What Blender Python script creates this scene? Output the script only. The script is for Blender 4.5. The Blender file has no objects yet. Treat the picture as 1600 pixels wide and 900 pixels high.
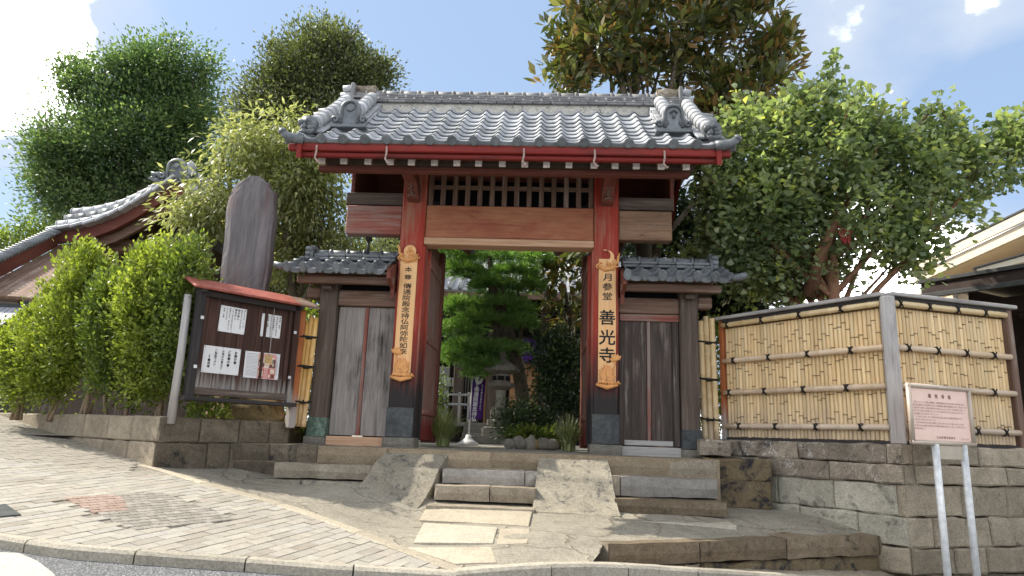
import bpy, math, random
import numpy as np
from mathutils import Vector, Matrix, noise
random.seed(7); rng = np.random.default_rng(7)
S = bpy.context.scene
COL = S.collection

# ------------------------------------------------------------------ camera
F = 1067.0                                   # focal length in pixels of a 1600 wide picture
HE = 0.185
CAM = Vector((0.505, -9.5, HE))
_yaw, _pit, _rol = math.radians(2.6), math.radians(12.3), math.radians(2.0)
_f0 = Vector((-math.sin(_yaw), math.cos(_yaw), 0)); _r0 = Vector((math.cos(_yaw), math.sin(_yaw), 0)); _z = Vector((0, 0, 1))
FW = _f0*math.cos(_pit) + _z*math.sin(_pit); _u0 = _z*math.cos(_pit) - _f0*math.sin(_pit)
RT = _r0*math.cos(_rol) + _u0*math.sin(_rol); UP = _u0*math.cos(_rol) - _r0*math.sin(_rol)
cd = bpy.data.cameras.new('camera'); cam = bpy.data.objects.new('camera', cd); COL.objects.link(cam)
cd.sensor_width = 36; cd.lens = 36*F/1600; cd.clip_start = 0.05; cd.clip_end = 3000
cam.matrix_world = Matrix(((RT.x, UP.x, -FW.x, CAM.x), (RT.y, UP.y, -FW.y, CAM.y), (RT.z, UP.z, -FW.z, CAM.z), (0, 0, 0, 1)))
S.camera = cam

# ------------------------------------------------------------------ sun, sky, exposure
SUN_EL, SUN_DIR = math.radians(47), Vector((-0.97, 0.22, 0)).normalized()
sv = Vector((SUN_DIR.x*math.cos(SUN_EL), SUN_DIR.y*math.cos(SUN_EL), math.sin(SUN_EL)))
sl = bpy.data.lights.new('sun', 'SUN'); sl.energy = 2.05; sl.angle = math.radians(0.55); sl.color = (1.0, 0.94, 0.83)
so = bpy.data.objects.new('sun', sl); COL.objects.link(so)
so.rotation_euler = sv.to_track_quat('Z', 'Y').to_euler(); so.location = (-30, 10, 40)
W = bpy.data.worlds.new('World'); S.world = W; W.use_nodes = True
wt = W.node_tree; wn = wt.nodes; wl = wt.links; wn.clear()
def wnode(t, **k):
    n = wn.new(t)
    for a, b in k.items(): setattr(n, a, b)
    return n
sky = wnode('ShaderNodeTexSky', sky_type='NISHITA', sun_disc=False, sun_elevation=SUN_EL,
            sun_rotation=math.atan2(SUN_DIR.x, SUN_DIR.y), air_density=1.0, dust_density=1.2, ozone_density=1.6)
bg = wnode('ShaderNodeBackground'); bg.inputs[1].default_value = 0.15
out = wnode('ShaderNodeOutputWorld')
tc = wnode('ShaderNodeTexCoord')
sep = wnode('ShaderNodeSeparateXYZ'); wl.new(tc.outputs['Generated'], sep.inputs[0])
zz = wnode('ShaderNodeMath', operation='MAXIMUM'); wl.new(sep.outputs[2], zz.inputs[0]); zz.inputs[1].default_value = 0.0
za = wnode('ShaderNodeMath', operation='ADD'); wl.new(zz.outputs[0], za.inputs[0]); za.inputs[1].default_value = 0.28
dv = wnode('ShaderNodeVectorMath', operation='DIVIDE'); wl.new(tc.outputs['Generated'], dv.inputs[0])
cb = wnode('ShaderNodeCombineXYZ')
for i in range(3): wl.new(za.outputs[0], cb.inputs[i])
wl.new(cb.outputs[0], dv.inputs[1])
nz = wnode('ShaderNodeTexNoise'); nz.inputs['Scale'].default_value = 1.9; nz.inputs['Detail'].default_value = 9; nz.inputs['Roughness'].default_value = 0.56
mp = wnode('ShaderNodeMapping'); mp.inputs['Location'].default_value = (3.1, 0.4, 0.0); wl.new(dv.outputs[0], mp.inputs[0]); wl.new(mp.outputs[0], nz.inputs[0])
_ad = wnode('ShaderNodeMath', operation='ADD'); wl.new(nz.outputs['Fac'], _ad.inputs[0]); _ad.inputs[1].default_value = 0.29; dens = _ad.outputs[0]  # extra cloud cover added over the whole sky to brighten the shade
def cloud_bias(u, v, width, amt):
    """more cloud in this direction of the sky; a negative amt clears it"""
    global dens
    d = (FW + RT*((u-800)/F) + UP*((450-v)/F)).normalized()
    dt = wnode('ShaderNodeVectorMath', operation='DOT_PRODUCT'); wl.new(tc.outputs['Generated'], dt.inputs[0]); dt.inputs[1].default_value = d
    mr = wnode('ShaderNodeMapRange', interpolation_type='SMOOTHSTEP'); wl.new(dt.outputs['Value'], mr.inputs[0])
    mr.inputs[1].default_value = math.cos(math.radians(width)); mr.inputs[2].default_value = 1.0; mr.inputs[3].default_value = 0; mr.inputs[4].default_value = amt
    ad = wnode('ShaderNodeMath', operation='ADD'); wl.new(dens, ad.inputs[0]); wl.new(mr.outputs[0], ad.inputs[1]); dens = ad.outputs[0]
cloud_bias(-20, 110, 8, 0.36)
cloud_bias(1330, 110, 18, -0.10)
cloud_bias(1250, 40, 6, 0.06)
cloud_bias(1450, 20, 6, 0.05)
cloud_bias(1420, 420, 9, 0.30)
cloud_bias(1580, 215, 8, -0.45)
cloud_bias(1420, 60, 4, -0.12)
cloud_bias(40, 290, 7, -0.3)
cloud_bias(640, 80, 24, -0.56)  # clears the added cloud from the middle of the view
cr = wnode('ShaderNodeValToRGB'); wl.new(dens, cr.inputs[0])
cr.color_ramp.elements[0].position = 0.57; cr.color_ramp.elements[0].color = (0, 0, 0, 1)
cr.color_ramp.elements[1].position = 0.86; cr.color_ramp.elements[1].color = (1, 1, 1, 1)
cc = wnode('ShaderNodeValToRGB'); wl.new(dens, cc.inputs[0])      # cloud body: grey to overbright white, raised to lighten the shade
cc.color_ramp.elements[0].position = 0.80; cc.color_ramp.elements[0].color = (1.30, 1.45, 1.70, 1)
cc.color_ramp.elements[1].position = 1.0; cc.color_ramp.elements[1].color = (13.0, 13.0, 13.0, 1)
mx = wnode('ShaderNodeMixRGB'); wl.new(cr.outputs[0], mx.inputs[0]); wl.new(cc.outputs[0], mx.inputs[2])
# thin high veil that pales the blue everywhere
veil = wnode('ShaderNodeMixRGB'); veil.inputs[0].default_value = 0.88; wl.new(sky.outputs[0], veil.inputs[1]); veil.inputs[2].default_value = (0.68, 0.92, 1.30, 1)
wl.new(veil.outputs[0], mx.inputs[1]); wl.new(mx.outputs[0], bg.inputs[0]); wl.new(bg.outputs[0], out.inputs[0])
S.view_settings.view_transform = 'Standard'; S.view_settings.look = 'None'; S.view_settings.gamma = 1.0
S.view_settings.exposure = 1.92
S.render.engine = 'CYCLES'
S.cycles.max_bounces = 9; S.cycles.diffuse_bounces = 6; S.cycles.transparent_max_bounces = 4

# ------------------------------------------------------------------ sight lines (a picture point at a real distance)
def ray(u, v): return FW + RT*((u-800)/F) + UP*((450-v)/F)
def P(u, v, d): return CAM + ray(u, v)*d
def OY(u, v, Y):
    r = ray(u, v); return CAM + r*((Y-CAM.y)/r.y)
def OP(u, v, p0, n):
    r = ray(u, v); return CAM + r*((p0-CAM).dot(n)/r.dot(n))
def depth(p): return (Vector(p)-CAM).dot(FW)
def frame(o, x, z=Vector((0, 0, 1))):
    """local x along x, local z up, local y = z cross x (points away behind the face)"""
    x = Vector(x).normalized(); z = Vector(z).normalized(); y = z.cross(x).normalized(); z = x.cross(y)
    return Matrix(((x.x, y.x, z.x, o[0]), (x.y, y.y, z.y, o[1]), (x.z, y.z, z.z, o[2]), (0, 0, 0, 1)))
T = Matrix.Translation

# ------------------------------------------------------------------ materials
def C4(c): return (c[0], c[1], c[2], 1)
class NT:
    def __init__(s, name):
        s.m = bpy.data.materials.new(name); s.m.use_nodes = True; s.t = s.m.node_tree; s.t.nodes.clear()
        s.o = s.n('ShaderNodeOutputMaterial'); s.b = s.n('ShaderNodeBsdfPrincipled'); s.l(s.b.outputs[0], s.o.inputs[0])
    def n(s, t, **k):
        n = s.t.nodes.new(t)
        for a, b in k.items(): setattr(n, a, b)
        return n
    def l(s, a, b): s.t.links.new(a, b)
    def coord(s, kind='lc'):
        if kind == 'lc':
            a = s.n('ShaderNodeAttribute', attribute_name='lc').outputs['Vector']
        else:
            g = s.n('ShaderNodeNewGeometry'); a = g.outputs['Position']
        oi = s.n('ShaderNodeObjectInfo'); m = s.n('ShaderNodeMath', operation='MULTIPLY'); s.l(oi.outputs['Random'], m.inputs[0]); m.inputs[1].default_value = 37.0
        ad = s.n('ShaderNodeVectorMath', operation='ADD'); s.l(a, ad.inputs[0]); 
        if kind == 'lc': s.l(m.outputs[0], ad.inputs[1])
        s.rand = oi.outputs['Random']; return ad.outputs[0]
    def noise(s, vec, scale, detail=5, rough=0.55, stretch=(1, 1, 1), dist=0.0):
        mp = s.n('ShaderNodeMapping'); mp.inputs['Scale'].default_value = stretch; s.l(vec, mp.inputs[0])
        n = s.n('ShaderNodeTexNoise'); n.inputs['Scale'].default_value = scale; n.inputs['Detail'].default_value = detail
        n.inputs['Roughness'].default_value = rough; n.inputs['Distortion'].default_value = dist; s.l(mp.outputs[0], n.inputs[0]); return n.outputs['Fac']
    def ramp(s, fac, stops, const=False):
        r = s.n('ShaderNodeValToRGB'); e = r.color_ramp.elements
        if const: r.color_ramp.interpolation = 'CONSTANT'
        while len(e) < len(stops): e.new(0.5)
        for q, (p, c) in zip(e, stops): q.position = p; q.color = C4(c) if not isinstance(c, (int, float)) else (c, c, c, 1)
        s.l(fac, r.inputs[0]); return r.outputs[0]
    def mix(s, fac, a, b, mode='MIX'):
        m = s.n('ShaderNodeMixRGB', blend_type=mode)
        for i, q in enumerate((fac, a, b)):
            if isinstance(q, (int, float)): m.inputs[i].default_value = q if i == 0 else (q, q, q, 1)
            elif isinstance(q, tuple): m.inputs[i].default_value = C4(q)
            else: s.l(q, m.inputs[i])
        return m.outputs[0]
    def math(s, op, a, b=0.0):
        m = s.n('ShaderNodeMath', operation=op)
        for i, q in enumerate((a, b)):
            if isinstance(q, (int, float)): m.inputs[i].default_value = q
            else: s.l(q, m.inputs[i])
        return m.outputs[0]
    def vary(s, col, amt=0.25):
        v = s.math('ADD', s.math('MULTIPLY', s.rand, amt), 1-amt/2)
        cb = s.n('ShaderNodeCombineXYZ')
        for i in range(3): s.l(v, cb.inputs[i])
        return s.mix(1.0, col, cb.outputs[0], 'MULTIPLY')
    def bump(s, h, strength=0.5, dist=0.01):
        b = s.n('ShaderNodeBump'); b.inputs['Strength'].default_value = strength; b.inputs['Distance'].default_value = dist
        s.l(h, b.inputs['Height']); s.l(b.outputs[0], s.b.inputs['Normal'])
    def end(s, col, rough=0.7, spec=0.35, metal=0.0):
        if isinstance(col, tuple): s.b.inputs['Base Color'].default_value = C4(col)
        else: s.l(col, s.b.inputs['Base Color'])
        if isinstance(rough, (int, float)): s.b.inputs['Roughness'].default_value = rough
        else: s.l(rough, s.b.inputs['Roughness'])
        s.b.inputs['Specular IOR Level'].default_value = spec; s.b.inputs['Metallic'].default_value = metal
        return s.m

def wood(name, c1, c2, c3, wear=None, wear_at=0.55, grain=1.0, rough=0.75, spec=0.25, low=None, low_z=(0.5, 1.6), vary=0.2, rings=0.0, knots=False):
    s = NT(name); v = s.coord()
    g = s.noise(v, 22*grain, 6, 0.6, (1, 1, 0.055), 0.3)
    fine = s.noise(v, 90*grain, 3, 0.6, (1, 1, 0.03))
    gm = s.mix(0.4, g, fine)
    if rings:
        wv = s.n('ShaderNodeTexWave', wave_type='RINGS', rings_direction='Z'); mp = s.n('ShaderNodeMapping'); mp.inputs['Scale'].default_value = (1, 0.5, 0.10); s.l(v, mp.inputs[0]); s.l(mp.outputs[0], wv.inputs[0])
        wv.inputs['Scale'].default_value = 9*grain; wv.inputs['Distortion'].default_value = 6; wv.inputs['Detail'].default_value = 3; wv.inputs['Detail Scale'].default_value = 0.7
        gm = s.mix(rings, gm, wv.outputs['Fac'])
    col = s.ramp(gm, [(0.28, c1), (0.5, c2), (0.72, c3)])
    if wear:
        w = s.noise(v, 2.6, 5, 0.62, (1, 1, 0.35)); w = s.mix(0.45, w, g)
        fac = s.ramp(w, [(wear_at-0.07, 0.0), (wear_at+0.07, 1.0)])
        col = s.mix(fac, col, wear)
    if knots:
        kf = s.ramp(s.noise(v, 14, 5, 0.7, (1, 1, 0.5)), [(0.62, 0.0), (0.70, 0.8)]); col = s.mix(kf, col, (0.10, 0.035, 0.02))
    if low:      # old soot and splash stain low on the timber
        gp = s.n('ShaderNodeNewGeometry'); sp = s.n('ShaderNodeSeparateXYZ'); s.l(gp.outputs['Position'], sp.inputs[0])
        h = s.math('ADD', sp.outputs[2], s.math('MULTIPLY', s.math('SUBTRACT', g, 0.5), 0.9))
        mr = s.n('ShaderNodeMapRange'); s.l(h, mr.inputs[0]); mr.inputs[1].default_value = low_z[0]; mr.inputs[2].default_value = low_z[1]; mr.inputs[3].default_value = 1; mr.inputs[4].default_value = 0
        col = s.mix(mr.outputs[0], col, low)
    col = s.vary(col, vary); s.bump(gm, 0.55, 0.006)
    return s.end(col, rough, spec)

def stone(name, c1, c2, c3, moss=None, moss_at=0.58, scale=1.0, speck=0.35, rough=0.88, bump=0.6, lichen=None, vary=0.3):
    wm = lambda c: (min(0.8, c[0]*1.22), min(0.8, c[1]*1.15), min(0.8, c[2]*1.02))
    c1, c2, c3 = wm(c1), wm(c2), wm(c3)
    s = NT(name); v = s.coord()
    big = s.noise(v, 2.2*scale, 6, 0.6, dist=0.4); mid = s.noise(v, 11*scale, 6, 0.65); fine = s.mix(0.5, s.noise(v, 120, 3, 0.7), s.noise(v, 45, 4, 0.7))
    col = s.ramp(s.mix(0.5, big, mid), [(0.36, c1), (0.5, c2), (0.64, c3)])
    col = s.mix(speck, col, s.ramp(fine, [(0.38, tuple(x*0.4 for x in c1)), (0.62, tuple(min(0.8, x*1.4) for x in c3))]))
    if moss:
        mfac = s.ramp(s.mix(0.35, s.noise(v, 3.4*scale, 6, 0.65, dist=0.8), mid), [(moss_at-0.05, 0.0), (moss_at+0.05, 1.0)])
        col = s.mix(mfac, col, moss)
    if lichen:
        lf = s.ramp(s.mix(0.4, s.noise(v, 5*scale, 7, 0.7, dist=1.2), fine), [(0.54, 0.0), (0.6, 1.0)])
        col = s.mix(lf, col, lichen)
    col = s.vary(col, vary); s.bump(s.mix(0.5, mid, fine), min(1.0, bump*1.4), 0.015)
    return s.end(col, rough, 0.25)

def plain(name, c, rough=0.6, spec=0.35, metal=0.0, var=0.12, nscale=8, vary=0.1):
    s = NT(name); v = s.coord(); n = s.noise(v, nscale, 5, 0.6)
    col = s.ramp(n, [(0.3, tuple(x*(1-var) for x in c)), (0.7, tuple(min(1, x*(1+var)) for x in c))])
    col = s.vary(col, vary); s.bump(n, 0.15, 0.004); return s.end(col, rough, spec, metal)

def leafmat(name, stops, trans=0.35, rough=0.42, spec=0.5, tcol=None):
    s = NT(name); a = s.n('ShaderNodeAttribute', attribute_name='rnd').outputs['Fac']
    col = s.ramp(a, stops); s.end(col, rough, spec)
    tr = s.n('ShaderNodeBsdfTranslucent'); s.l(s.mix(1.0, col, tcol or (1.5, 1.6, 0.7), 'MULTIPLY'), tr.inputs[0])
    ms = s.n('ShaderNodeMixShader'); ms.inputs[0].default_value = trans; s.l(s.b.outputs[0], ms.inputs[1]); s.l(tr.outputs[0], ms.inputs[2]); s.l(ms.outputs[0], s.o.inputs[0])
    return s.m

M = {}
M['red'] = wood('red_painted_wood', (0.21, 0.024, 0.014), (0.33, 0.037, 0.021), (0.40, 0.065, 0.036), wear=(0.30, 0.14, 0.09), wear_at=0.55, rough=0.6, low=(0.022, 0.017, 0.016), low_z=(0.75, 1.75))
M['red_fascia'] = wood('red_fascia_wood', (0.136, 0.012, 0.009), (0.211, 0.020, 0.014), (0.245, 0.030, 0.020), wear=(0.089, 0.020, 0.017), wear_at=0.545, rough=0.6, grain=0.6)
M['red_worn'] = wood('worn_red_wood', (0.12, 0.04, 0.03), (0.25, 0.08, 0.058), (0.33, 0.16, 0.12), wear=(0.24, 0.185, 0.155), wear_at=0.505)
M['lintel'] = wood('lintel_wood', (0.20, 0.065, 0.03), (0.40, 0.17, 0.085), (0.54, 0.30, 0.17), wear=(0.27, 0.075, 0.045), wear_at=0.545, grain=1.0, knots=True)
M['lintel_weathered'] = wood('weathered_lintel_wood', (0.09, 0.055, 0.035), (0.24, 0.14, 0.085), (0.38, 0.25, 0.165), wear=(0.06, 0.05, 0.045), wear_at=0.57, knots=True)
M['lintel_pale'] = wood('pale_lintel_wood', (0.32, 0.17, 0.095), (0.46, 0.28, 0.17), (0.56, 0.37, 0.245))
M['dark'] = wood('dark_weathered_wood', (0.045, 0.033, 0.026), (0.095, 0.069, 0.054), (0.17, 0.13, 0.105), wear=(0.22, 0.185, 0.16), wear_at=0.62)
M['brown'] = wood('brown_weathered_wood', (0.085, 0.05, 0.035), (0.165, 0.10, 0.07), (0.27, 0.18, 0.135), wear=(0.29, 0.24, 0.20), wear_at=0.6)
M['redbrown'] = wood('red_brown_wood', (0.085, 0.025, 0.018), (0.155, 0.05, 0.035), (0.22, 0.09, 0.065))
M['grey_door'] = wood('grey_weathered_door_wood', (0.104, 0.088, 0.076), (0.264, 0.232, 0.208), (0.416, 0.376, 0.344), wear=(0.028, 0.022, 0.019), wear_at=0.545, grain=0.8)
M['dark_door'] = wood('dark_weathered_door_wood', (0.022, 0.016, 0.013), (0.055, 0.04, 0.033), (0.12, 0.095, 0.08), wear=(0.24, 0.20, 0.17), wear_at=0.60, grain=0.8)
M['grey_wood'] = wood('grey_weathered_wood', (0.23, 0.21, 0.195), (0.38, 0.355, 0.33), (0.52, 0.485, 0.455), wear=(0.17, 0.15, 0.14), wear_at=0.6)
M['orange_post'] = wood('orange_brown_post_wood', (0.22, 0.06, 0.02), (0.34, 0.105, 0.035), (0.42, 0.16, 0.06), low=(0.33, 0.29, 0.26), low_z=(0.45, 0.75))
M['leafpanel'] = wood('door_leaf_wood', (0.13, 0.05, 0.035), (0.22, 0.095, 0.07), (0.33, 0.19, 0.15), wear=(0.24, 0.19, 0.165), wear_at=0.55, low=(0.15, 0.018, 0.015), low_z=(0.3, 0.5))
M['plaque'] = wood('plaque_wood', (0.66, 0.34, 0.135), (0.76, 0.44, 0.20), (0.82, 0.54, 0.27), rough=0.55, vary=0.05)
M['carving'] = wood('carved_orange_wood', (0.52, 0.20, 0.06), (0.66, 0.31, 0.105), (0.75, 0.42, 0.17), rough=0.5, vary=0.05)
M['board'] = wood('notice_board_wood', (0.028, 0.014, 0.011), (0.055, 0.027, 0.02), (0.105, 0.055, 0.04), low=(0.27, 0.245, 0.22), low_z=(0.62, 0.86), vary=0.3)
M['black'] = wood('black_stained_wood', (0.018, 0.015, 0.014), (0.035, 0.03, 0.028), (0.065, 0.058, 0.055))
M['tile'] = None
def tilemat(name, a, b, c, rough=(0.42, 0.68)):
    s = NT(name); v = s.coord(); n = s.noise(v, 9, 6, 0.6); f = s.noise(v, 60, 4, 0.65); mixn = s.mix(0.4, n, f)
    col = s.ramp(mixn, [(0.32, a), (0.5, b), (0.68, c)]); col = s.mix(s.ramp(s.noise(v, 17, 6, 0.7), [(0.62, 0.0), (0.7, 0.7)]), col, (0.07, 0.075, 0.062)); col = s.vary(col, 0.55)
    s.bump(mixn, 0.3, 0.004); r = s.ramp(n, [(0.3, rough[0]), (0.7, rough[1])]); return s.end(col, r, 0.38)
M['tile'] = tilemat('silver_grey_roof_tile', (0.24, 0.245, 0.25), (0.34, 0.345, 0.355), (0.44, 0.445, 0.455))
M['tile_dark'] = tilemat('dark_grey_roof_tile', (0.075, 0.085, 0.088), (0.13, 0.14, 0.145), (0.21, 0.22, 0.23), (0.3, 0.5))
M['tile_ridge'] = tilemat('weathered_ridge_tile', (0.10, 0.098, 0.095), (0.17, 0.168, 0.165), (0.28, 0.275, 0.27), (0.5, 0.75))
M['clad'] = stone('blackened_metal_cladding', (0.022, 0.026, 0.03), (0.045, 0.052, 0.058), (0.085, 0.092, 0.095), scale=1.5, speck=0.1, rough=0.45, bump=0.15)
M['verdigris'] = stone('verdigris_metal', (0.03, 0.05, 0.045), (0.06, 0.10, 0.085), (0.20, 0.28, 0.24), scale=4, speck=0.1, rough=0.5, bump=0.2)
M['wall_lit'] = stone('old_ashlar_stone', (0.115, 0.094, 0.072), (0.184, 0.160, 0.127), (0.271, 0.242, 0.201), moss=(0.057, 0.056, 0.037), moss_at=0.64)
M['wall_dark'] = stone('shaded_ashlar_stone', (0.038, 0.031, 0.025), (0.085, 0.072, 0.058), (0.153, 0.132, 0.106), moss=(0.025, 0.024, 0.020), moss_at=0.58)  # the street-face ashlar again, shade of the return face put into its colour
M['wall_top'] = stone('lichened_wall_stone', (0.084, 0.072, 0.060), (0.180, 0.156, 0.132), (0.312, 0.276, 0.234), moss=(0.054, 0.046, 0.038), moss_at=0.57, lichen=(0.504, 0.468, 0.408), vary=0.5)
M['wall_grey'] = stone('grey_green_wall_stone', (0.185, 0.185, 0.156), (0.289, 0.283, 0.249), (0.404, 0.387, 0.347), moss=(0.128, 0.121, 0.098), moss_at=0.6, bump=0.8)
M['wall_brown'] = stone('brown_wall_stone', (0.135, 0.120, 0.093), (0.217, 0.192, 0.155), (0.321, 0.285, 0.238), moss=(0.093, 0.083, 0.062), moss_at=0.6, bump=0.9)
M['moss_stone'] = stone('yellow_mossy_stone', (0.065, 0.052, 0.031), (0.116, 0.091, 0.054), (0.173, 0.139, 0.095), moss=(0.025, 0.023, 0.026), moss_at=0.54)
M['terrace'] = stone('brown_kerb_stone', (0.061, 0.048, 0.031), (0.116, 0.092, 0.065), (0.177, 0.146, 0.112), moss=(0.041, 0.034, 0.020), moss_at=0.6, bump=0.9)
M['step'] = stone('worn_step_stone', (0.125, 0.106, 0.083), (0.191, 0.168, 0.139), (0.264, 0.241, 0.208), moss=(0.092, 0.079, 0.056), moss_at=0.63)
M['step_tan'] = stone('tan_step_stone', (0.136, 0.109, 0.075), (0.204, 0.167, 0.122), (0.262, 0.221, 0.170), moss=(0.082, 0.068, 0.054), moss_at=0.67)
M['step_grey'] = stone('grey_step_stone', (0.124, 0.121, 0.121), (0.192, 0.186, 0.183), (0.260, 0.254, 0.248), moss=(0.093, 0.084, 0.068), moss_at=0.66)
M['ramp'] = stone('rough_ramp_concrete', (0.104, 0.096, 0.081), (0.181, 0.170, 0.144), (0.252, 0.237, 0.204), moss=(0.074, 0.070, 0.065), moss_at=0.57, scale=2.2, bump=0.8)
M['slab'] = stone('pale_granite_slab', (0.232, 0.217, 0.188), (0.285, 0.274, 0.240), (0.338, 0.323, 0.289), speck=0.4)
M['kerb'] = stone('granite_kerb', (0.200, 0.188, 0.164), (0.256, 0.244, 0.216), (0.312, 0.296, 0.268), speck=0.5, scale=0.9)
M['edging'] = stone('concrete_edging', (0.221, 0.201, 0.164), (0.279, 0.254, 0.213), (0.328, 0.303, 0.258), speck=0.4)
M['base_stone'] = stone('dark_base_stone', (0.07, 0.066, 0.06), (0.12, 0.115, 0.105), (0.2, 0.19, 0.175))
M['rock'] = stone('brown_boulder', (0.10, 0.075, 0.035), (0.19, 0.145, 0.075), (0.30, 0.24, 0.15), moss=(0.06, 0.055, 0.03), moss_at=0.6)
M['stele'] = wood('slate_stele_stone', (0.09, 0.08, 0.08), (0.155, 0.14, 0.14), (0.26, 0.24, 0.24), wear=(0.17, 0.125, 0.118), wear_at=0.56, grain=0.55, rough=0.85)
M['lantern'] = stone('grey_lantern_stone', (0.10, 0.098, 0.088), (0.17, 0.165, 0.15), (0.26, 0.25, 0.23), speck=0.3)
M['plaster'] = stone('old_roof_plaster', (0.26, 0.25, 0.235), (0.42, 0.41, 0.39), (0.56, 0.55, 0.53), moss=(0.14, 0.13, 0.12), moss_at=0.58, scale=3)
M['soil'] = stone('planter_soil', (0.05, 0.035, 0.022), (0.085, 0.06, 0.04), (0.13, 0.10, 0.07))
M['court'] = stone('courtyard_paving', (0.13, 0.125, 0.11), (0.2, 0.195, 0.175), (0.28, 0.27, 0.245), scale=0.7)
def apronmat():
    s = NT('old_concrete_apron'); v = s.coord()
    big = s.noise(v, 0.9, 6, 0.6, dist=0.5); mid = s.noise(v, 7, 7, 0.68); fine = s.mix(0.5, s.noise(v, 110, 4, 0.75), s.noise(v, 38, 4, 0.7))
    col = s.ramp(s.mix(0.5, big, mid), [(0.36, (0.115, 0.10, 0.075)), (0.5, (0.225, 0.20, 0.155)), (0.64, (0.31, 0.28, 0.215))])
    col = s.mix(0.45, col, s.ramp(fine, [(0.39, (0.08, 0.07, 0.05)), (0.61, (0.42, 0.385, 0.31))]))
    vo = s.n('ShaderNodeTexVoronoi', feature='DISTANCE_TO_EDGE'); vo.inputs['Scale'].default_value = 1.15
    wob = s.n('ShaderNodeTexNoise'); wob.inputs['Scale'].default_value = 2.5; wob.inputs['Detail'].default_value = 4; s.l(v, wob.inputs[0])
    vm = s.n('ShaderNodeVectorMath', operation='MULTIPLY_ADD'); s.l(wob.outputs['Color'], vm.inputs[0]); vm.inputs[1].default_value = (0.5, 0.5, 0); s.l(v, vm.inputs[2]); s.l(vm.outputs[0], vo.inputs['Vector'])
    crack = s.ramp(vo.outputs['Distance'], [(0.003, 0.75), (0.010, 0.0)])
    col = s.mix(crack, col, (0.10, 0.08, 0.055))
    s.bump(s.mix(0.6, s.mix(0.5, mid, fine), s.ramp(vo.outputs['Distance'], [(0.0, 0.0), (0.03, 1.0)])), 0.8, 0.018)
    return s.end(col, 0.9, 0.2)
M['apron'] = apronmat()
def asphaltmat():
    s = NT('asphalt'); v = s.coord(); vo = s.n('ShaderNodeTexVoronoi'); vo.inputs['Scale'].default_value = 85; s.l(v, vo.inputs['Vector'])
    n = s.noise(v, 60, 4, 0.7)
    col = s.mix(0.5, s.ramp(vo.outputs['Color'], [(0.1, (0.05, 0.052, 0.053)), (0.55, (0.15, 0.153, 0.153)), (0.95, (0.45, 0.45, 0.44))]), s.ramp(n, [(0.35, (0.05, 0.05, 0.05)), (0.65, (0.23, 0.23, 0.225))]))
    s.bump(vo.outputs['Distance'], 1.0, 0.012); return s.end(col, 0.85, 0.3)
M['asphalt'] = asphaltmat()
M['roadpaint'] = stone('worn_road_paint', (0.269, 0.269, 0.265), (0.333, 0.333, 0.328), (0.367, 0.367, 0.363), moss=(0.098, 0.098, 0.098), moss_at=0.66, scale=6)
def brickmat(name, stops):
    s = NT(name); v = s.coord(); c = s.ramp(s.rand, stops); f = s.noise(v, 120, 4, 0.7); m = s.noise(v, 10, 5, 0.6)
    col = s.mix(0.4, c, s.mix(1.0, c, s.ramp(f, [(0.35, 0.5), (0.65, 1.35)]), 'MULTIPLY')); col = s.mix(0.3, col, s.mix(1.0, col, s.ramp(m, [(0.35, 0.65), (0.65, 1.2)]), 'MULTIPLY'))
    s.bump(f, 0.5, 0.004); return s.end(col, 0.85, 0.25)
M['brick'] = brickmat('buff_paving_brick', [(0.0, (0.25, 0.22, 0.175)), (0.2, (0.285, 0.262, 0.222)), (0.4, (0.318, 0.285, 0.228)), (0.6, (0.31, 0.288, 0.252)), (0.8, (0.34, 0.312, 0.255)), (1.0, (0.295, 0.258, 0.212))])
M['cobble'] = brickmat('grey_cobble', [(0.0, (0.192, 0.172, 0.140)), (0.5, (0.240, 0.216, 0.180)), (1.0, (0.296, 0.268, 0.228))])
M['cobble_red'] = brickmat('red_cobble', [(0.0, (0.27, 0.19, 0.148)), (1.0, (0.32, 0.235, 0.19))])
M['mortar'] = plain('joint_sand', (0.17, 0.15, 0.12), 0.95)
def bamboomat(name, c1, c2, c3, grey):
    s = NT(name); v = s.coord(); g = s.noise(v, 30, 4, 0.6, (1, 1, 0.03)); n = s.noise(v, 3, 5, 0.6, (1, 1, 0.4))
    col = s.ramp(s.mix(0.5, g, n), [(0.33, c1), (0.5, c2), (0.67, c3)])
    gp = s.n('ShaderNodeNewGeometry'); sp = s.n('ShaderNodeSeparateXYZ'); s.l(gp.outputs['Position'], sp.inputs[0])
    h = s.math('ADD', sp.outputs[2], s.math('MULTIPLY', s.math('SUBTRACT', n, 0.5), 1.8))
    mr = s.n('ShaderNodeMapRange'); s.l(h, mr.inputs[0]); mr.inputs[1].default_value = 0.2; mr.inputs[2].default_value = 0.85; mr.inputs[3].default_value = grey; mr.inputs[4].default_value = 0
    col = s.mix(mr.outputs[0], col, (0.42, 0.34, 0.26)); col = s.vary(col, 0.3); s.bump(g, 0.2, 0.003); return s.end(col, 0.45, 0.4)
M['bamboo'] = bamboomat('split_bamboo', (0.57, 0.37, 0.17), (0.69, 0.50, 0.26), (0.77, 0.61, 0.37), 0.65)
M['bamboo_pole'] = bamboomat('bamboo_pole', (0.54, 0.37, 0.17), (0.66, 0.49, 0.26), (0.73, 0.58, 0.35), 0.6)
M['bamboo_gold'] = bamboomat('golden_bamboo', (0.44, 0.23, 0.05), (0.55, 0.32, 0.09), (0.62, 0.41, 0.16), 0.5)
M['bamboo_grey'] = bamboomat('weathered_bamboo_rail', (0.460, 0.320, 0.179), (0.550, 0.410, 0.273), (0.600, 0.490, 0.367), 0.9)
M['node'] = plain('bamboo_node', (0.21, 0.135, 0.065), 0.7)
M['rope'] = plain('black_palm_rope', (0.018, 0.015, 0.013), 0.9)
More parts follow.
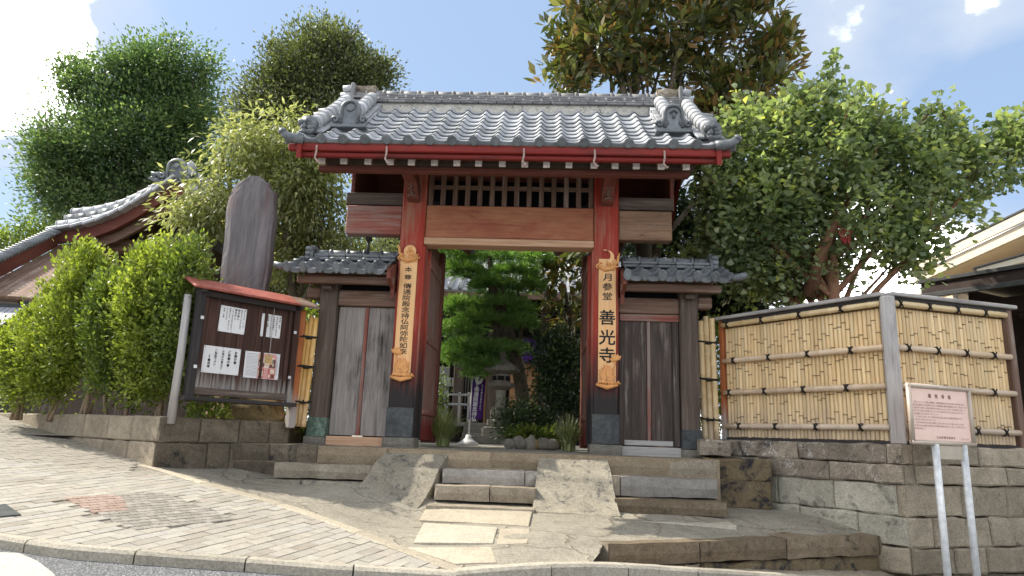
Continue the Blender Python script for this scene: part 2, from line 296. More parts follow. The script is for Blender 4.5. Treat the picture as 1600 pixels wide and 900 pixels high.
M['white'] = plain('white_painted_end', (0.80, 0.74, 0.70), 0.7, var=0.25, nscale=25, vary=0.3)
M['iron'] = plain('rusty_pale_iron', (0.34, 0.24, 0.20), 0.6, var=0.4, nscale=40)
M['dark_iron'] = plain('dark_iron', (0.03, 0.03, 0.03), 0.5)
M['paper'] = plain('white_paper', (0.72, 0.71, 0.70), 0.8, var=0.04)
M['ink'] = plain('black_ink', (0.012, 0.012, 0.012), 0.7)
M['ink_soft'] = plain('grey_ink', (0.10, 0.10, 0.11), 0.7)
M['pin'] = plain('steel_pin', (0.2, 0.2, 0.2), 0.4, metal=0.6)
M['red_tin'] = stone('faded_red_sheet_roof', (0.150, 0.038, 0.030), (0.225, 0.064, 0.053), (0.277, 0.105, 0.086), scale=2, moss=(0.270, 0.225, 0.203), moss_at=0.66, rough=0.6, bump=0.2)
M['pink'] = plain('pink_enamel_panel', (0.78, 0.54, 0.44), 0.35, 0.5, var=0.04)
M['sign_ink'] = plain('brown_print', (0.20, 0.085, 0.075), 0.6)
M['alu'] = plain('bronze_tinted_frame', (0.46, 0.38, 0.30), 0.4, 0.5, 0.25, var=0.08)
M['steel'] = plain('pale_metal_post', (0.58, 0.58, 0.57), 0.45, 0.5, 0.2, var=0.2, nscale=14)
M['plate'] = plain('tan_metal_plate', (0.42, 0.36, 0.28), 0.5, var=0.1)
M['cream'] = plain('cream_render', (0.62, 0.52, 0.37), 0.85, var=0.06, nscale=4)
M['cream_trim'] = plain('cream_trim', (0.64, 0.56, 0.42), 0.7, var=0.05)
M['dkbrown'] = plain('dark_brown_paint', (0.035, 0.020, 0.015), 0.7, var=0.3)
M['dkmetal'] = plain('dark_roof_metal', (0.045, 0.045, 0.043), 0.5, var=0.2)
M['purple'] = plain('purple_cloth', (0.055, 0.012, 0.13), 0.85, var=0.2)
M['white_print'] = plain('white_print', (0.7, 0.68, 0.7), 0.8)
M['whiteplastic'] = plain('white_plastic', (0.5, 0.5, 0.49), 0.5)
M['whitewall'] = plain('white_wall', (0.36, 0.36, 0.35), 0.85)
M['tan'] = wood('tan_hall_wood', (0.26, 0.125, 0.055), (0.36, 0.19, 0.09), (0.45, 0.26, 0.13), vary=0.1)
M['interior'] = plain('recess_shade', (0.012, 0.011, 0.011), 0.9)  # near-black that paints the shade inside gaps and openings
M['slate'] = plain('pale_slate', (0.30, 0.31, 0.35), 0.55, var=0.15)
M['gutter'] = plain('grey_gutter', (0.30, 0.28, 0.265), 0.5, var=0.15)
M['bark'] = stone('grey_bark', (0.045, 0.037, 0.03), (0.09, 0.075, 0.06), (0.15, 0.13, 0.105), scale=3)
M['bark_red'] = stone('reddish_bark', (0.11, 0.055, 0.035), (0.19, 0.10, 0.065), (0.27, 0.16, 0.11), scale=3)
M['stem'] = stone('shrub_stem_bark', (0.14, 0.10, 0.07), (0.22, 0.17, 0.125), (0.32, 0.26, 0.20), scale=4)
M['redtag'] = plain('red_cloth_strip', (0.34, 0.03, 0.035), 0.7)
G = lambda *a: a
M['lf_dark'] = leafmat('dark_green_leaf', [(0, G(0.045, 0.085, 0.042)), (0.5, G(0.09, 0.145, 0.066)), (1, G(0.19, 0.245, 0.11))], 0.46)
M['lf_olive'] = leafmat('olive_green_leaf', [(0, G(0.035, 0.045, 0.02)), (0.5, G(0.095, 0.112, 0.05)), (1, G(0.22, 0.235, 0.12))], 0.34)
M['lf_yellow'] = leafmat('yellow_green_leaf', [(0, G(0.13, 0.155, 0.055)), (0.5, G(0.28, 0.30, 0.125)), (1, G(0.50, 0.50, 0.25))], 0.46, tcol=(1.2, 1.25, 0.75))
M['lf_hedge'] = leafmat('hedge_leaf', [(0, G(0.08, 0.12, 0.016)), (0.5, G(0.21, 0.26, 0.04)), (1, G(0.36, 0.40, 0.085))], 0.4)
M['lf_hedge_dark'] = leafmat('dark_hedge_leaf', [(0, G(0.04, 0.072, 0.016)), (0.5, G(0.12, 0.17, 0.034)), (1, G(0.25, 0.30, 0.065))], 0.38)
M['lf_mag'] = leafmat('magnolia_leaf', [(0, G(0.04, 0.055, 0.018)), (0.4, G(0.09, 0.105, 0.03)), (0.7, G(0.22, 0.22, 0.07)), (0.82, G(0.20, 0.125, 0.045)), (1, G(0.27, 0.16, 0.06))], 0.28, rough=0.32, spec=0.6)
M['lf_ginkgo'] = leafmat('ginkgo_leaf', [(0, G(0.08, 0.12, 0.06)), (0.5, G(0.22, 0.27, 0.14)), (0.88, G(0.38, 0.43, 0.25)), (1, G(0.48, 0.48, 0.16))], 0.45, rough=0.3, spec=0.6)
M['lf_pine'] = leafmat('pine_needle', [(0, G(0.07, 0.14, 0.04)), (0.5, G(0.14, 0.25, 0.065)), (1, G(0.26, 0.37, 0.11))], 0.4)
M['lf_cam'] = leafmat('camellia_leaf', [(0, G(0.018, 0.038, 0.015)), (0.6, G(0.04, 0.07, 0.025)), (1, G(0.08, 0.12, 0.04))], 0.12, rough=0.3)
M['lf_grass'] = leafmat('striped_grass_blade', [(0, G(0.09, 0.13, 0.035)), (0.5, G(0.22, 0.26, 0.09)), (1, G(0.48, 0.48, 0.25))], 0.3)

# ------------------------------------------------------------------ mesh builder
_cs = [(sx, sy, sz) for sx in (-1, 1) for sy in (-1, 1) for sz in (-1, 1)]
def _topo():
    idx = {}; fs = []
    for i, c in enumerate(_cs):
        for a in range(3): idx[(c, a)] = i*3+a
    for a in range(3):
        b, c = [(1, 2), (0, 2), (0, 1)][a]
        for s in (-1, 1):
            q = []
            for t in ((-1, -1), (1, -1), (1, 1), (-1, 1)):
                k = [0, 0, 0]; k[a] = s; k[b] = t[0]; k[c] = t[1]; q.append(idx[(tuple(k), a)])
            fs.append(q)
    for a in range(3):          # edges running along axis a
        b, c = [(1, 2), (0, 2), (0, 1)][a]
        for sb in (-1, 1):
            for sc in (-1, 1):
                k0 = [0, 0, 0]; k0[a] = -1; k0[b] = sb; k0[c] = sc; k1 = list(k0); k1[a] = 1; k0 = tuple(k0); k1 = tuple(k1)
                fs.append([idx[(k0, b)], idx[(k1, b)], idx[(k1, c)], idx[(k0, c)]])
    for c in _cs: fs.append([idx[(c, 0)], idx[(c, 1)], idx[(c, 2)]])
    vs = []
    for c in _cs:
        for a in range(3): vs.append((c, a))
    # orient outwards on a unit chamfered box
    pos = [Vector([c[k]*(1.0 if k == a else 0.8) for k in range(3)]) for c, a in vs]
    out = []
    for q in fs:
        p = [pos[i] for i in q]; n = (p[1]-p[0]).cross(p[2]-p[0]); ctr = sum(p, Vector())/len(p)
        out.append(q if n.dot(ctr) > 0 else q[::-1])
    return vs, out
_BV, _BF = _topo()
WL = {}
class MB:
    def __init__(s): s.v = []; s.f = []; s.lc = []; s.mi = []; s.sm = []
    def add(s, vs, fs, Mx=None, lc=None, mi=0, axis=None, smooth=False):
        b = len(s.v); vs = [Vector(v) for v in vs]
        if lc is None:
            lo = [min(v[i] for v in vs) for i in range(3)]; hi = [max(v[i] for v in vs) for i in range(3)]
            ext = [hi[i]-lo[i] for i in range(3)]; ax = axis if axis is not None else ext.index(max(ext))
            perm = [(1, 2, 0), (0, 2, 1), (0, 1, 2)][ax]; off = Vector((random.uniform(0, 50), random.uniform(0, 50), random.uniform(0, 50)))
            lc = [Vector((v[perm[0]], v[perm[1]], v[perm[2]]))+off for v in vs]
        s.lc += lc
        s.v += [Mx @ v for v in vs] if Mx is not None else vs
        s.f += [[i+b for i in q] for q in fs]; s.mi += [mi]*len(fs); s.sm += [smooth]*len(fs)
        return s
    def box(s, x, y, z, Mx=None, ch=0.006, mi=0, axis=None):
        lo = (x[0], y[0], z[0]); hi = (x[1], y[1], z[1]); h = [(hi[i]-lo[i])/2 for i in range(3)]; c = [(hi[i]+lo[i])/2 for i in range(3)]
        e = min(ch, min(h)*0.45)
        vs = [[c[k]+k0[k]*(h[k] if k == a else h[k]-e) for k in range(3)] for k0, a in _BV]
        return s.add(vs, _BF, Mx, mi=mi, axis=axis)
    def tube(s, pts, r, n=8, Mx=None, caps=True, mi=0, smooth=True, flat=1.0):
        pts = [Vector(p) for p in pts]; r = r if isinstance(r, (list, tuple)) else [r]*len(pts)
        vs = []; lc = []; t0 = (pts[1]-pts[0]).normalized(); a = t0.orthogonal().normalized(); L = random.uniform(0, 40); o = random.uniform(0, 40)
        for i, p in enumerate(pts):
            t = (pts[min(i+1, len(pts)-1)]-pts[max(i-1, 0)]).normalized(); a = (a-t*a.dot(t)).normalized(); b = t.cross(a)
            if i: L += (p-pts[i-1]).length
            for k in range(n):
                w = 2*math.pi*k/n; d = a*math.cos(w)+b*math.sin(w)*flat; vs.append(p+d*r[i]); lc.append(Vector((o+math.cos(w)*r[i], o+math.sin(w)*r[i], L)))
        fs = []
        for i in range(len(pts)-1):
            for k in range(n): fs.append([i*n+k, i*n+(k+1) % n, (i+1)*n+(k+1) % n, (i+1)*n+k])
        if caps: fs.append(list(range(n))[::-1]); fs.append([(len(pts)-1)*n+k for k in range(n)])
        return s.add(vs, fs, Mx, lc, mi, smooth=smooth)
    def prism(s, poly, z0, z1, Mx=None, mi=0, axis=None, ch=0.0):
        """outline in local x,y, thickness along local z"""
        A = sum(poly[i][0]*poly[(i+1) % len(poly)][1]-poly[(i+1) % len(poly)][0]*poly[i][1] for i in range(len(poly)))
        if A < 0: poly = poly[::-1]
        n = len(poly)
        if ch:
            cx = sum(p[0] for p in poly)/n; cy = sum(p[1] for p in poly)/n
            def inset(p):
                d = math.hypot(p[0]-cx, p[1]-cy) or 1; k = max(0, 1-ch/d); return (cx+(p[0]-cx)*k, cy+(p[1]-cy)*k)
            rows = [[(p[0], p[1], z0) for p in poly], [(p[0], p[1], z1-ch) for p in poly], [inset(p)+(z1,) for p in poly]]
        else: rows = [[(p[0], p[1], z0) for p in poly], [(p[0], p[1], z1) for p in poly]]
        vs = [v for r in rows for v in r]; fs = [list(range(n))[::-1]]
        for r in range(len(rows)-1):
            for i in range(n): fs.append([r*n+i, r*n+(i+1) % n, (r+1)*n+(i+1) % n, (r+1)*n+i])
        fs.append([(len(rows)-1)*n+i for i in range(n)])
        return s.add(vs, fs, Mx, mi=mi, axis=axis)
    def lathe(s, prof, n=12, Mx=None, mi=0, smooth=True, ph=0.0):
        vs = []; fs = []
        for r, z in prof:
            for k in range(n): w = 2*math.pi*(k+ph)/n; vs.append((r*math.cos(w), r*math.sin(w), z))
        for i in range(len(prof)-1):
            for k in range(n): fs.append([i*n+k, i*n+(k+1) % n, (i+1)*n+(k+1) % n, (i+1)*n+k])
        fs.append(list(range(n))[::-1]); fs.append([(len(prof)-1)*n+k for k in range(n)])
        return s.add(vs, fs, Mx, mi=mi, smooth=smooth)
    def grid(s, fn, nu, nv, mi=0, smooth=True, lcs=None):
        vs = [fn(i/(nu-1), j/(nv-1)) for j in range(nv) for i in range(nu)]
        fs = [[j*nu+i, j*nu+i+1, (j+1)*nu+i+1, (j+1)*nu+i] for j in range(nv-1) for i in range(nu-1)]
        return s.add(vs, fs, None, lc=[Vector(v) for v in vs] if lcs is None else lcs, mi=mi, smooth=smooth)
    def block(s, x0, x1, z0, z1, t, Mx, rough=0.008, edge=0.014, step=0.11, gap=0.004):
        """quarried stone: face at local y=0 looking towards -y, uneven face, worn arrises"""
        x0 += gap; x1 -= gap; z0 += gap; z1 -= gap
        nx = max(3, min(10, int((x1-x0)/step)+2)); nz = max(3, min(6, int((z1-z0)/step)+2)); sd = random.uniform(0, 99)
        vs = []
        for j in range(nz):
            for i in range(nx):
                a = i/(nx-1); b = j/(nz-1)
                ea = [0, edge, (x1-x0)-edge, x1-x0] ; 
                x = x0+(x1-x0)*a; z = z0+(z1-z0)*b
                if i == 1: x = min(x, x0+edge) if nx > 3 else x
                if i == nx-2: x = max(x, x1-edge) if nx > 3 else x
                if j == 1 and nz > 3: z = z0+edge
                if j == nz-2 and nz > 3: z = z1-edge
                q = noise.noise(Vector((x*4+sd, z*4, sd)))*rough + noise.noise(Vector((x*13+sd, z*13, sd)))*rough*0.5
                bd = (i in (0, nx-1)) + (j in (0, nz-1))
                y = q + (edge*0.8 if bd else 0)
                if bd == 1:
                    w = noise.noise(Vector((x*7, z*7, sd+5)))*rough*1.1
                    if j in (0, nz-1): z += w*(1 if j == 0 else 1)
                vs.append((x, y, z))
        fs = [[j*nx+i, j*nx+i+1, (j+1)*nx+i+1, (j+1)*nx+i] for j in range(nz-1) for i in range(nx-1)]
        ring = [i for i in range(nx)]+[j*nx+nx-1 for j in range(1, nz)]+[(nz-1)*nx+i for i in range(nx-2, -1, -1)]+[j*nx for j in range(nz-2, 0, -1)]
        b = len(vs); vs += [(vs[k][0], t, vs[k][2]) for k in ring]; n = len(ring)
        for k in range(n): fs.append([ring[(k+1) % n], ring[k], b+k, b+(k+1) % n])
        fs.append([b+k for k in range(n)])
        return s.add(vs, fs, Mx)
    def mesh(s, name, base=Vector((0, 0, 0)), mats=()):
        me = bpy.data.meshes.new(name); me.from_pydata([tuple(v-base) for v in s.v], [], s.f)
        at = me.attributes.new('lc', 'FLOAT_VECTOR', 'POINT'); at.data.foreach_set('vector', np.array([tuple(c) for c in s.lc], dtype=np.float32).ravel())
        for m in mats: me.materials.append(m)
        me.polygons.foreach_set('material_index', s.mi); me.polygons.foreach_set('use_smooth', s.sm); me.update(); return me
    def build(s, name, mat, parent=None, label=None, kind=None, cat=None, group=None, base=None):
        mats = mat if isinstance(mat, (list, tuple)) else [mat]
        b = WL[parent] if parent is not None else (Vector(base) if base is not None else Vector((0, 0, 0)))
        me = s.mesh(name, b, mats); o = bpy.data.objects.new(name, me); COL.objects.link(o)
        if parent is not None: o.parent = parent
        else: o.location = b
        WL[o] = b.copy(); tag(o, label, cat, group, kind); return o
def tag(o, label=None, cat=None, group=None, kind=None):
    if label: o['label'] = label
    if cat: o['category'] = cat
    if group: o['group'] = group
    if kind: o['kind'] = kind
def thing(name, loc, label, cat, group=None):
    o = bpy.data.objects.new(name, None); COL.objects.link(o); o.location = loc; o.empty_display_size = 0.2
    WL[o] = Vector(loc); tag(o, label, cat, group); return o
def inst(me, name, parent, Mx, kind=None):
    o = bpy.data.objects.new(name, me); COL.objects.link(o); o.parent = parent; o.matrix_local = T(-WL[parent]) @ Mx; WL[o] = WL[parent].copy()
    if kind: o['kind'] = kind
    return o

# ------------------------------------------------------------------ lettering
_gl = {}
def glyph(ch, bold=0.0):
    k = (ch, bold)
    if k not in _gl:
        c = bpy.data.curves.new('t', 'FONT'); c.body = ch; c.offset = bold; c.resolution_u = 2; c.align_x = 'LEFT'
        o = bpy.data.objects.new('t', c); COL.objects.link(o); dg = bpy.context.evaluated_depsgraph_get()
        me = bpy.data.meshes.new_from_object(o.evaluated_get(dg)); vs = [v.co.copy() for v in me.vertices]; fs = [list(p.vertices) for p in me.polygons]
        bpy.data.objects.remove(o); bpy.data.curves.remove(c); bpy.data.meshes.remove(me)
        if vs:
            x0 = min(v.x for v in vs); x1 = max(v.x for v in vs); y0 = min(v.y for v in vs); y1 = max(v.y for v in vs)
        else: x0 = x1 = y0 = y1 = 0
        _gl[k] = (vs, fs, x0, x1, y0, y1)
    return _gl[k]
def put_char(mb, ch, x, z, size, Mx, bold=0.012, y=-0.002, sx=1.0):
    """centre the glyph's em box on local (x, z) of a face looking to -y"""
    vs, fs, x0, x1, y0, y1 = glyph(ch, 0.0)
    if not vs: return
    cx, cy = (x0+x1)/2, 0.38
    if len(ch) > 1: cx = (x0+x1)/2
    e = bold*size*0.9
    for k, (ax, az) in enumerate(((-e, -e), (e, -e), (-e, e), (e, e)) if bold > 0.008 else ((0, 0),)):      # brush weight: the strokes laid over each other
        mb.add([(x+ax+(v.x-cx)*size*sx, y-0.0002*k, z+az+(v.y-cy)*size) for v in vs], fs, Mx)
def column(mb, text, x, z_top, size, pitch, Mx, bold=0.012, slant=0.0, sx=1.0):
    for i, ch in enumerate(text):
        if ch != ' ': put_char(mb, ch, x+slant*i, z_top-size/2-i*pitch, size, Mx, bold, sx=sx)

# ------------------------------------------------------------------ foliage
def leaf_object(name, pts, axis, normal, length, width, mat, parent, rnd, widest=0.5, fold=0.12, label=None, base_w=0.0):
    N = len(pts); b = np.array(WL[parent], dtype=np.float64)
    axis /= np.linalg.norm(axis, axis=1, keepdims=True)+1e-9
    side = np.cross(axis, normal); side /= np.linalg.norm(side, axis=1, keepdims=True)+1e-9; nn = np.cross(side, axis)
    L = length[:, None]; Wd = width[:, None]
    p0 = pts-b; p2 = p0+axis*L
    pm = p0+axis*L*widest - nn*Wd*fold
    p1 = pm+side*Wd*0.5+nn*Wd*fold*2; p3 = pm-side*Wd*0.5+nn*Wd*fold*2
    V = np.stack([p0, p1, p2, p3], 1).reshape(-1, 3)
    me = bpy.data.meshes.new(name); me.vertices.add(4*N); me.vertices.foreach_set('co', V.astype(np.float32).ravel())
    me.loops.add(4*N); me.polygons.add(N)
    me.loops.foreach_set('vertex_index', np.arange(4*N, dtype=np.int32)); me.polygons.foreach_set('loop_start', np.arange(0, 4*N, 4, dtype=np.int32))
    at = me.attributes.new('rnd', 'FLOAT', 'FACE'); at.data.foreach_set('value', rnd.astype(np.float32))
    me.update(calc_edges=True); me.materials.append(mat)
    o = bpy.data.objects.new(name, me); COL.objects.link(o); o.parent = parent; WL[o] = WL[parent].copy(); tag(o, label); return o
def unit(n):
    v = rng.normal(size=(n, 3)); return v/np.linalg.norm(v, axis=1, keepdims=True)
class Crown:
    """clumps of leaves spread through a set of ellipsoids (centre, radii)"""
    def __init__(s, ells, nclump, shell=0.5):
        w = np.array([(e[1][0]*e[1][1]*e[1][2])**(2/3) for e in ells]); w /= w.sum(); ids = rng.choice(len(ells), nclump, p=w)
        c = np.array([e[0] for e in ells])[ids]; r = np.array([e[1] for e in ells])[ids]; d = unit(nclump)
        s.out = d; k = shell+(1-shell)*rng.random(nclump)**0.6; s.c = c+d*r*k[:, None]; s.ids = ids; s.n = nclump
    def leaves(s, per, sig, size, asp, mode='out', droop=0.0, flat=1.0, up=0.3, szvar=0.3, rndvar=0.22):
        m = np.maximum(2, rng.poisson(per, s.n)); ci = np.repeat(np.arange(s.n), m); N = len(ci)
        sg = sig*(0.6+0.8*rng.random(s.n))[ci][:, None]
        off = np.clip(rng.normal(size=(N, 3)), -1.7, 1.7)*sg*np.array([1, 1, flat]); p = s.c[ci]+off
        base = s.out[ci]*0.6+unit(N)*0.9+off/sg*0.5; base[:, 2] += up-droop
        nrm = unit(N)*0.75+np.array([0, 0, 1.0])+s.out[ci]*0.3
        L = size*(1-szvar+2*szvar*rng.random(N)); clr = rng.random(s.n)
        rnd = np.clip(0.5+(clr[ci]-0.5)*0.6+rng.normal(size=N)*rndvar+off[:, 2]/sg[:, 0]*0.06, 0, 1)
        return p, base, nrm, L, L*asp, rnd
def ell(u, v, d, ru, rv, rd=None):
    """an ellipsoid of foliage seen round (u, v) at distance d, its half width and half height measured in the photograph"""
    c = P(u, v, d); k = d/F; return (tuple(c), (ru*k, (rd if rd is not None else (ru+rv)/2*k), rv*k))
def limb(mb, a, b, r0, r1, n=6, bend=0.08, k=5):
    a = Vector(a); b = Vector(b); L = (b-a).length; pts = []; off = Vector((random.uniform(-1, 1), random.uniform(-1, 1), random.uniform(-0.3, 0.8)))*L*bend
    for i in range(k+1): t = i/k; pts.append(a.lerp(b, t)+off*math.sin(t*math.pi)+Vector((random.uniform(-1, 1), random.uniform(-1, 1), 0))*L*0.012)
    mb.tube(pts, [r0+(r1-r0)*i/k for i in range(k+1)], n); return pts
#PART2
# ================================================================== GROUND
A0 = P(240, 730, 7.95); B0 = P(0, 840, 4.9); C0 = P(700, 890, 5.2)
PN = (B0-A0).cross(C0-A0).normalized()
if PN.z < 0: PN = -PN
def SPp(u, v): return OP(u, v, A0, PN)
def plane_z(x, y): return A0.z - (PN.x*(x-A0.x)+PN.y*(y-A0.y))/PN.z
street_dir = Vector((-math.sin(math.radians(57)), math.cos(math.radians(57)), 0))
wall_dir = Vector((math.sin(math.radians(38)), math.cos(math.radians(38)), 0))
# courtyard ground to the horizon, street
def quad_sheet(name, pts, mat, n=2, label=None, zf=None):
    mb = MB(); mb.add([Vector(p) for p in pts], [list(range(len(pts)))], None, lc=[Vector(p) for p in pts]); return mb.build(name, mat, kind='structure')
quad_sheet('ground', [(-400, -0.3, -0.006), (400, -0.3, -0.006), (400, 900, -0.006), (-400, 900, -0.006)], M['court'])
quad_sheet('lower_ground', [(-400, -45, -3.4), (400, -45, -3.4), (400, 30, -3.4), (-400, 30, -3.4)], M['asphalt'])

# ---- apron in front of the steps: a smooth surface through measured points
edge_px = [(214, 727), (300, 752), (420, 786), (500, 813), (560, 836), (630, 864), (705, 892)]
edge_pts = [SPp(*q) for q in edge_px]
ctrl = [tuple(p) for p in edge_pts]
for q in [(240, 730, 7.95), (361, 733, 8.6), (430, 757, 8.15), (590, 762, 8.0), (544, 769, 7.75), (648, 797, 7.6), (690, 793, 7.75), (831, 798, 7.65), (900, 803, 7.6), (969, 807, 7.6), (1150, 812, 7.75),
          (1189, 788, 9.0), (1340, 817, 7.96), (1437, 832, 7.7), (800, 884, 5.4), (900, 880, 5.65), (940, 868, 5.95),  (760, 835, 6.35), (850, 840, 6.25), (600, 822, 6.7), (1000, 838, 6.71), (1200, 828, 7.54), (1300, 825, 7.7)]:
    ctrl.append(tuple(P(*q)))
def poly_at(pts, t):
    L = [0]
    for i in range(len(pts)-1): L.append(L[-1]+(pts[i+1]-pts[i]).length)
    s = t*L[-1]
    for i in range(len(pts)-1):
        if s <= L[i+1]+1e-9: return pts[i].lerp(pts[i+1], (s-L[i])/max(1e-9, L[i+1]-L[i]))
    return pts[-1]
kerb_px = [(705, 892, 5.22), (760, 887, 5.3), (830, 882, 5.45), (900, 880, 5.65), (1000, 884, 5.95), (1090, 890, 6.2), (1250, 900, 6.8), (1450, 912, 7.3), (1600, 918, 7.7)]
kerb_pts = [P(*q) for q in kerb_px]
ter_a = P(945, 852, 6.25); ter_b = P(1446, 834, 7.75); ter_a.z = ter_b.z = -0.745; ter_d = (ter_b-ter_a).normalized(); ter_in = Vector((-ter_d.y, ter_d.x, 0))*0.16
front = edge_pts+kerb_pts[1:4]+[P(925, 881, 5.72), P(938, 862, 6.05), ter_a+ter_in, ter_b+ter_in, ter_b+ter_in+ter_d*1.0]
ctrl_extra = [tuple(ter_a+ter_in+ter_d*t) for t in (0.3, 1.0, 1.8, 2.6, 3.4, 4.0)]
ctrl += ctrl_extra
ctrl = np.array(ctrl)
def tps_fit(pts, lam=0.02):
    n = len(pts); X = pts[:, :2]; d = np.linalg.norm(X[:, None]-X[None], axis=2); K = np.where(d > 0, d*d*np.log(d+1e-9), 0)+lam*np.eye(n)
    Pm = np.hstack([np.ones((n, 1)), X]); Lm = np.zeros((n+3, n+3)); Lm[:n, :n] = K; Lm[:n, n:] = Pm; Lm[n:, :n] = Pm.T
    return np.linalg.solve(Lm, np.concatenate([pts[:, 2], np.zeros(3)]))
_w = tps_fit(ctrl)
def ground_z(x, y):
    d = np.hypot(ctrl[:, 0]-x, ctrl[:, 1]-y); k = np.where(d > 0, d*d*np.log(d+1e-9), 0); return float(k@_w[:-3]+_w[-3]+_w[-2]*x+_w[-1]*y)
back = [A0+Vector((-0.1, 0.15, 0)), P(361, 731, 8.75), Vector((-2.6, -0.5, -0.35)), Vector((0, -0.9, -0.6)), Vector((2.4, -0.7, -0.66)), Vector((3.2, -0.3, -0.6)), P(1340, 812, 8.2), P(1600, 850, 8.3)]
def apron(a, b):
    p = poly_at(back, a).lerp(poly_at(front, a), b); z = ground_z(p.x, p.y)
    z += (noise.noise(Vector((p.x*1.7, p.y*1.7, 3)))*0.012+noise.noise(Vector((p.x*6, p.y*6, 9)))*0.004)*min(1, (1-b)*8+0.15)
    p.z = z; return p
mb = MB(); mb.grid(apron, 120, 46); ap = mb.build('concrete_apron', M['apron'], kind='structure')
mb = MB()      # mossy strip between the terrace foot and the kerb
fa = [ter_a-ter_d*0.1+Vector((0, 0, -0.2))+ter_in]+[ter_a+ter_in+ter_d*t+Vector((0, 0, -0.215-0.03*t)) for t in (0.6, 1.4, 2.4, 3.4, 4.4)]
fb = [P(925, 881, 5.72)]+kerb_pts[4:]
mb.grid(lambda a, b: poly_at(fa, a).lerp(poly_at(fb, a), b)+Vector((0, 0, noise.noise(Vector((a*30, b*6, 0)))*0.015-0.004)), 60, 8); mb.build('gutter_strip', M['wall_brown'], kind='structure')
def slab_px(name, px, mat, h=0.02, parent=None):
    """a flat stone let into the apron; its corners lie on the apron"""
    ps = []
    for (u, v) in px:
        lo, hi = 3.0, 12.0
        for _ in range(40):
            m = (lo+hi)/2; q = P(u, v, m)
            if q.z > ground_z(q.x, q.y): lo = m
            else: hi = m
        ps.append(P(u, v, lo))
    mb = MB(); n = len(ps); top = []
    N = 6
    up = [p+Vector((0, 0, h)) for p in ps]
    ctr = sum(up, Vector())/n; ins = [p+(ctr-p).normalized()*0.012+Vector((0, 0, 0.003)) for p in up]
    vs = [p-Vector((0, 0, 0.08)) for p in ps]+up+ins
    fs = [[r*n+i, r*n+(i+1) % n, (r+1)*n+(i+1) % n, (r+1)*n+i] for r in (0, 1) for i in range(n)]+[[2*n+i for i in range(n)]]
    mb.add(vs, fs, None, lc=[Vector(v) for v in vs]); return mb.build(name, mat, parent)
slab_px('paving_slab', [(646, 850), (662, 819), (777, 826), (770, 851)], M['slab'], 0.012, ap)
slab_px('paving_slab', [(655, 814), (668, 791), (832, 797), (826, 823), (740, 818)], M['edging'], 0.008, ap)
slab_px('paving_slab', [(782, 827), (828, 827), (824, 850), (776, 852)], M['edging'], 0.006, ap)
slab_px('paving_slab', [(712, 882), (636, 857), (768, 856), (776, 880)], M['edging'], 0.006, ap)

# ---- pavement: running bond bricks laid one by one on the sloping plane
pv = MB()
far_l = A0+street_dir*9.0; far_l.z = plane_z(far_l.x, far_l.y); kl = SPp(-500, 775); kl2 = SPp(-60, 829)
kerb_in_px = [(0, 832), (120, 850), (220, 858), (320, 865), (420, 872), (533, 881), (640, 886.5), (712, 891)]
kerb_in = [SPp(*q) for q in kerb_in_px]
ext = (kerb_in[0]-kerb_in[1]).normalized(); kerb_in = [kerb_in[0]+ext*5.0]+kerb_in
kerb_in[0].z = plane_z(kerb_in[0].x, kerb_in[0].y)
down = Vector((0, 0, -0.012))
outer = [far_l]+[A0+street_dir*0.05]+edge_pts+kerb_in[::-1]
vs = [Vector((p.x, p.y, plane_z(p.x, p.y)-0.010)) for p in outer]
pv.add(vs, [list(range(len(vs)))], None, lc=vs); side = pv.build('sidewalk', M['mortar'], kind='structure')
b1 = (SPp(488, 844)-SPp(437, 858.7)).normalized(); b2 = PN.cross(b1).normalized()
FP = Matrix(((b1.x, b2.x, PN.x, A0.x), (b1.y, b2.y, PN.y, A0.y), (b1.z, b2.z, PN.z, A0.z), (0, 0, 0, 1))); FPi = FP.inverted()
def loc2(p): q = FPi @ p; return (q.x, q.y)
pave_poly = [loc2(p) for p in outer]
def inside(pt, poly):
    r = False; j = len(poly)-1
    for i in range(len(poly)):
        if (poly[i][1] > pt[1]) != (poly[j][1] > pt[1]) and pt[0] < (poly[j][0]-poly[i][0])*(pt[1]-poly[i][1])/(poly[j][1]-poly[i][1]+1e-12)+poly[i][0]: r = not r
        j = i
    return r
patch_px = [(95, 778), (250, 769), (372, 812), (207, 829)]
patch = [loc2(SPp(*q)) for q in patch_px]
def clip(poly, clipper):
    """Sutherland-Hodgman against a convex polygon"""
    A = sum(clipper[i][0]*clipper[(i+1) % len(clipper)][1]-clipper[(i+1) % len(clipper)][0]*clipper[i][1] for i in range(len(clipper)))
    cl = clipper if A > 0 else clipper[::-1]; outp = poly
    for i in range(len(cl)):
        a = cl[i]; b = cl[(i+1) % len(cl)]; inp = outp; outp = []
        if not inp: break
        f = lambda p: (b[0]-a[0])*(p[1]-a[1])-(b[1]-a[1])*(p[0]-a[0])
        for j in range(len(inp)):
            c = inp[j]; d = inp[(j+1) % len(inp)]; fc, fd = f(c), f(d)
            if fc >= 0: outp.append(c)
            if (fc >= 0) != (fd >= 0): t = fc/(fc-fd); outp.append((c[0]+(d[0]-c[0])*t, c[1]+(d[1]-c[1])*t))
    return outp
BL, BW, GP = 0.235, 0.113, 0.004
bricks = []
xs = [p[0] for p in pave_poly]; ys = [p[1] for p in pave_poly]
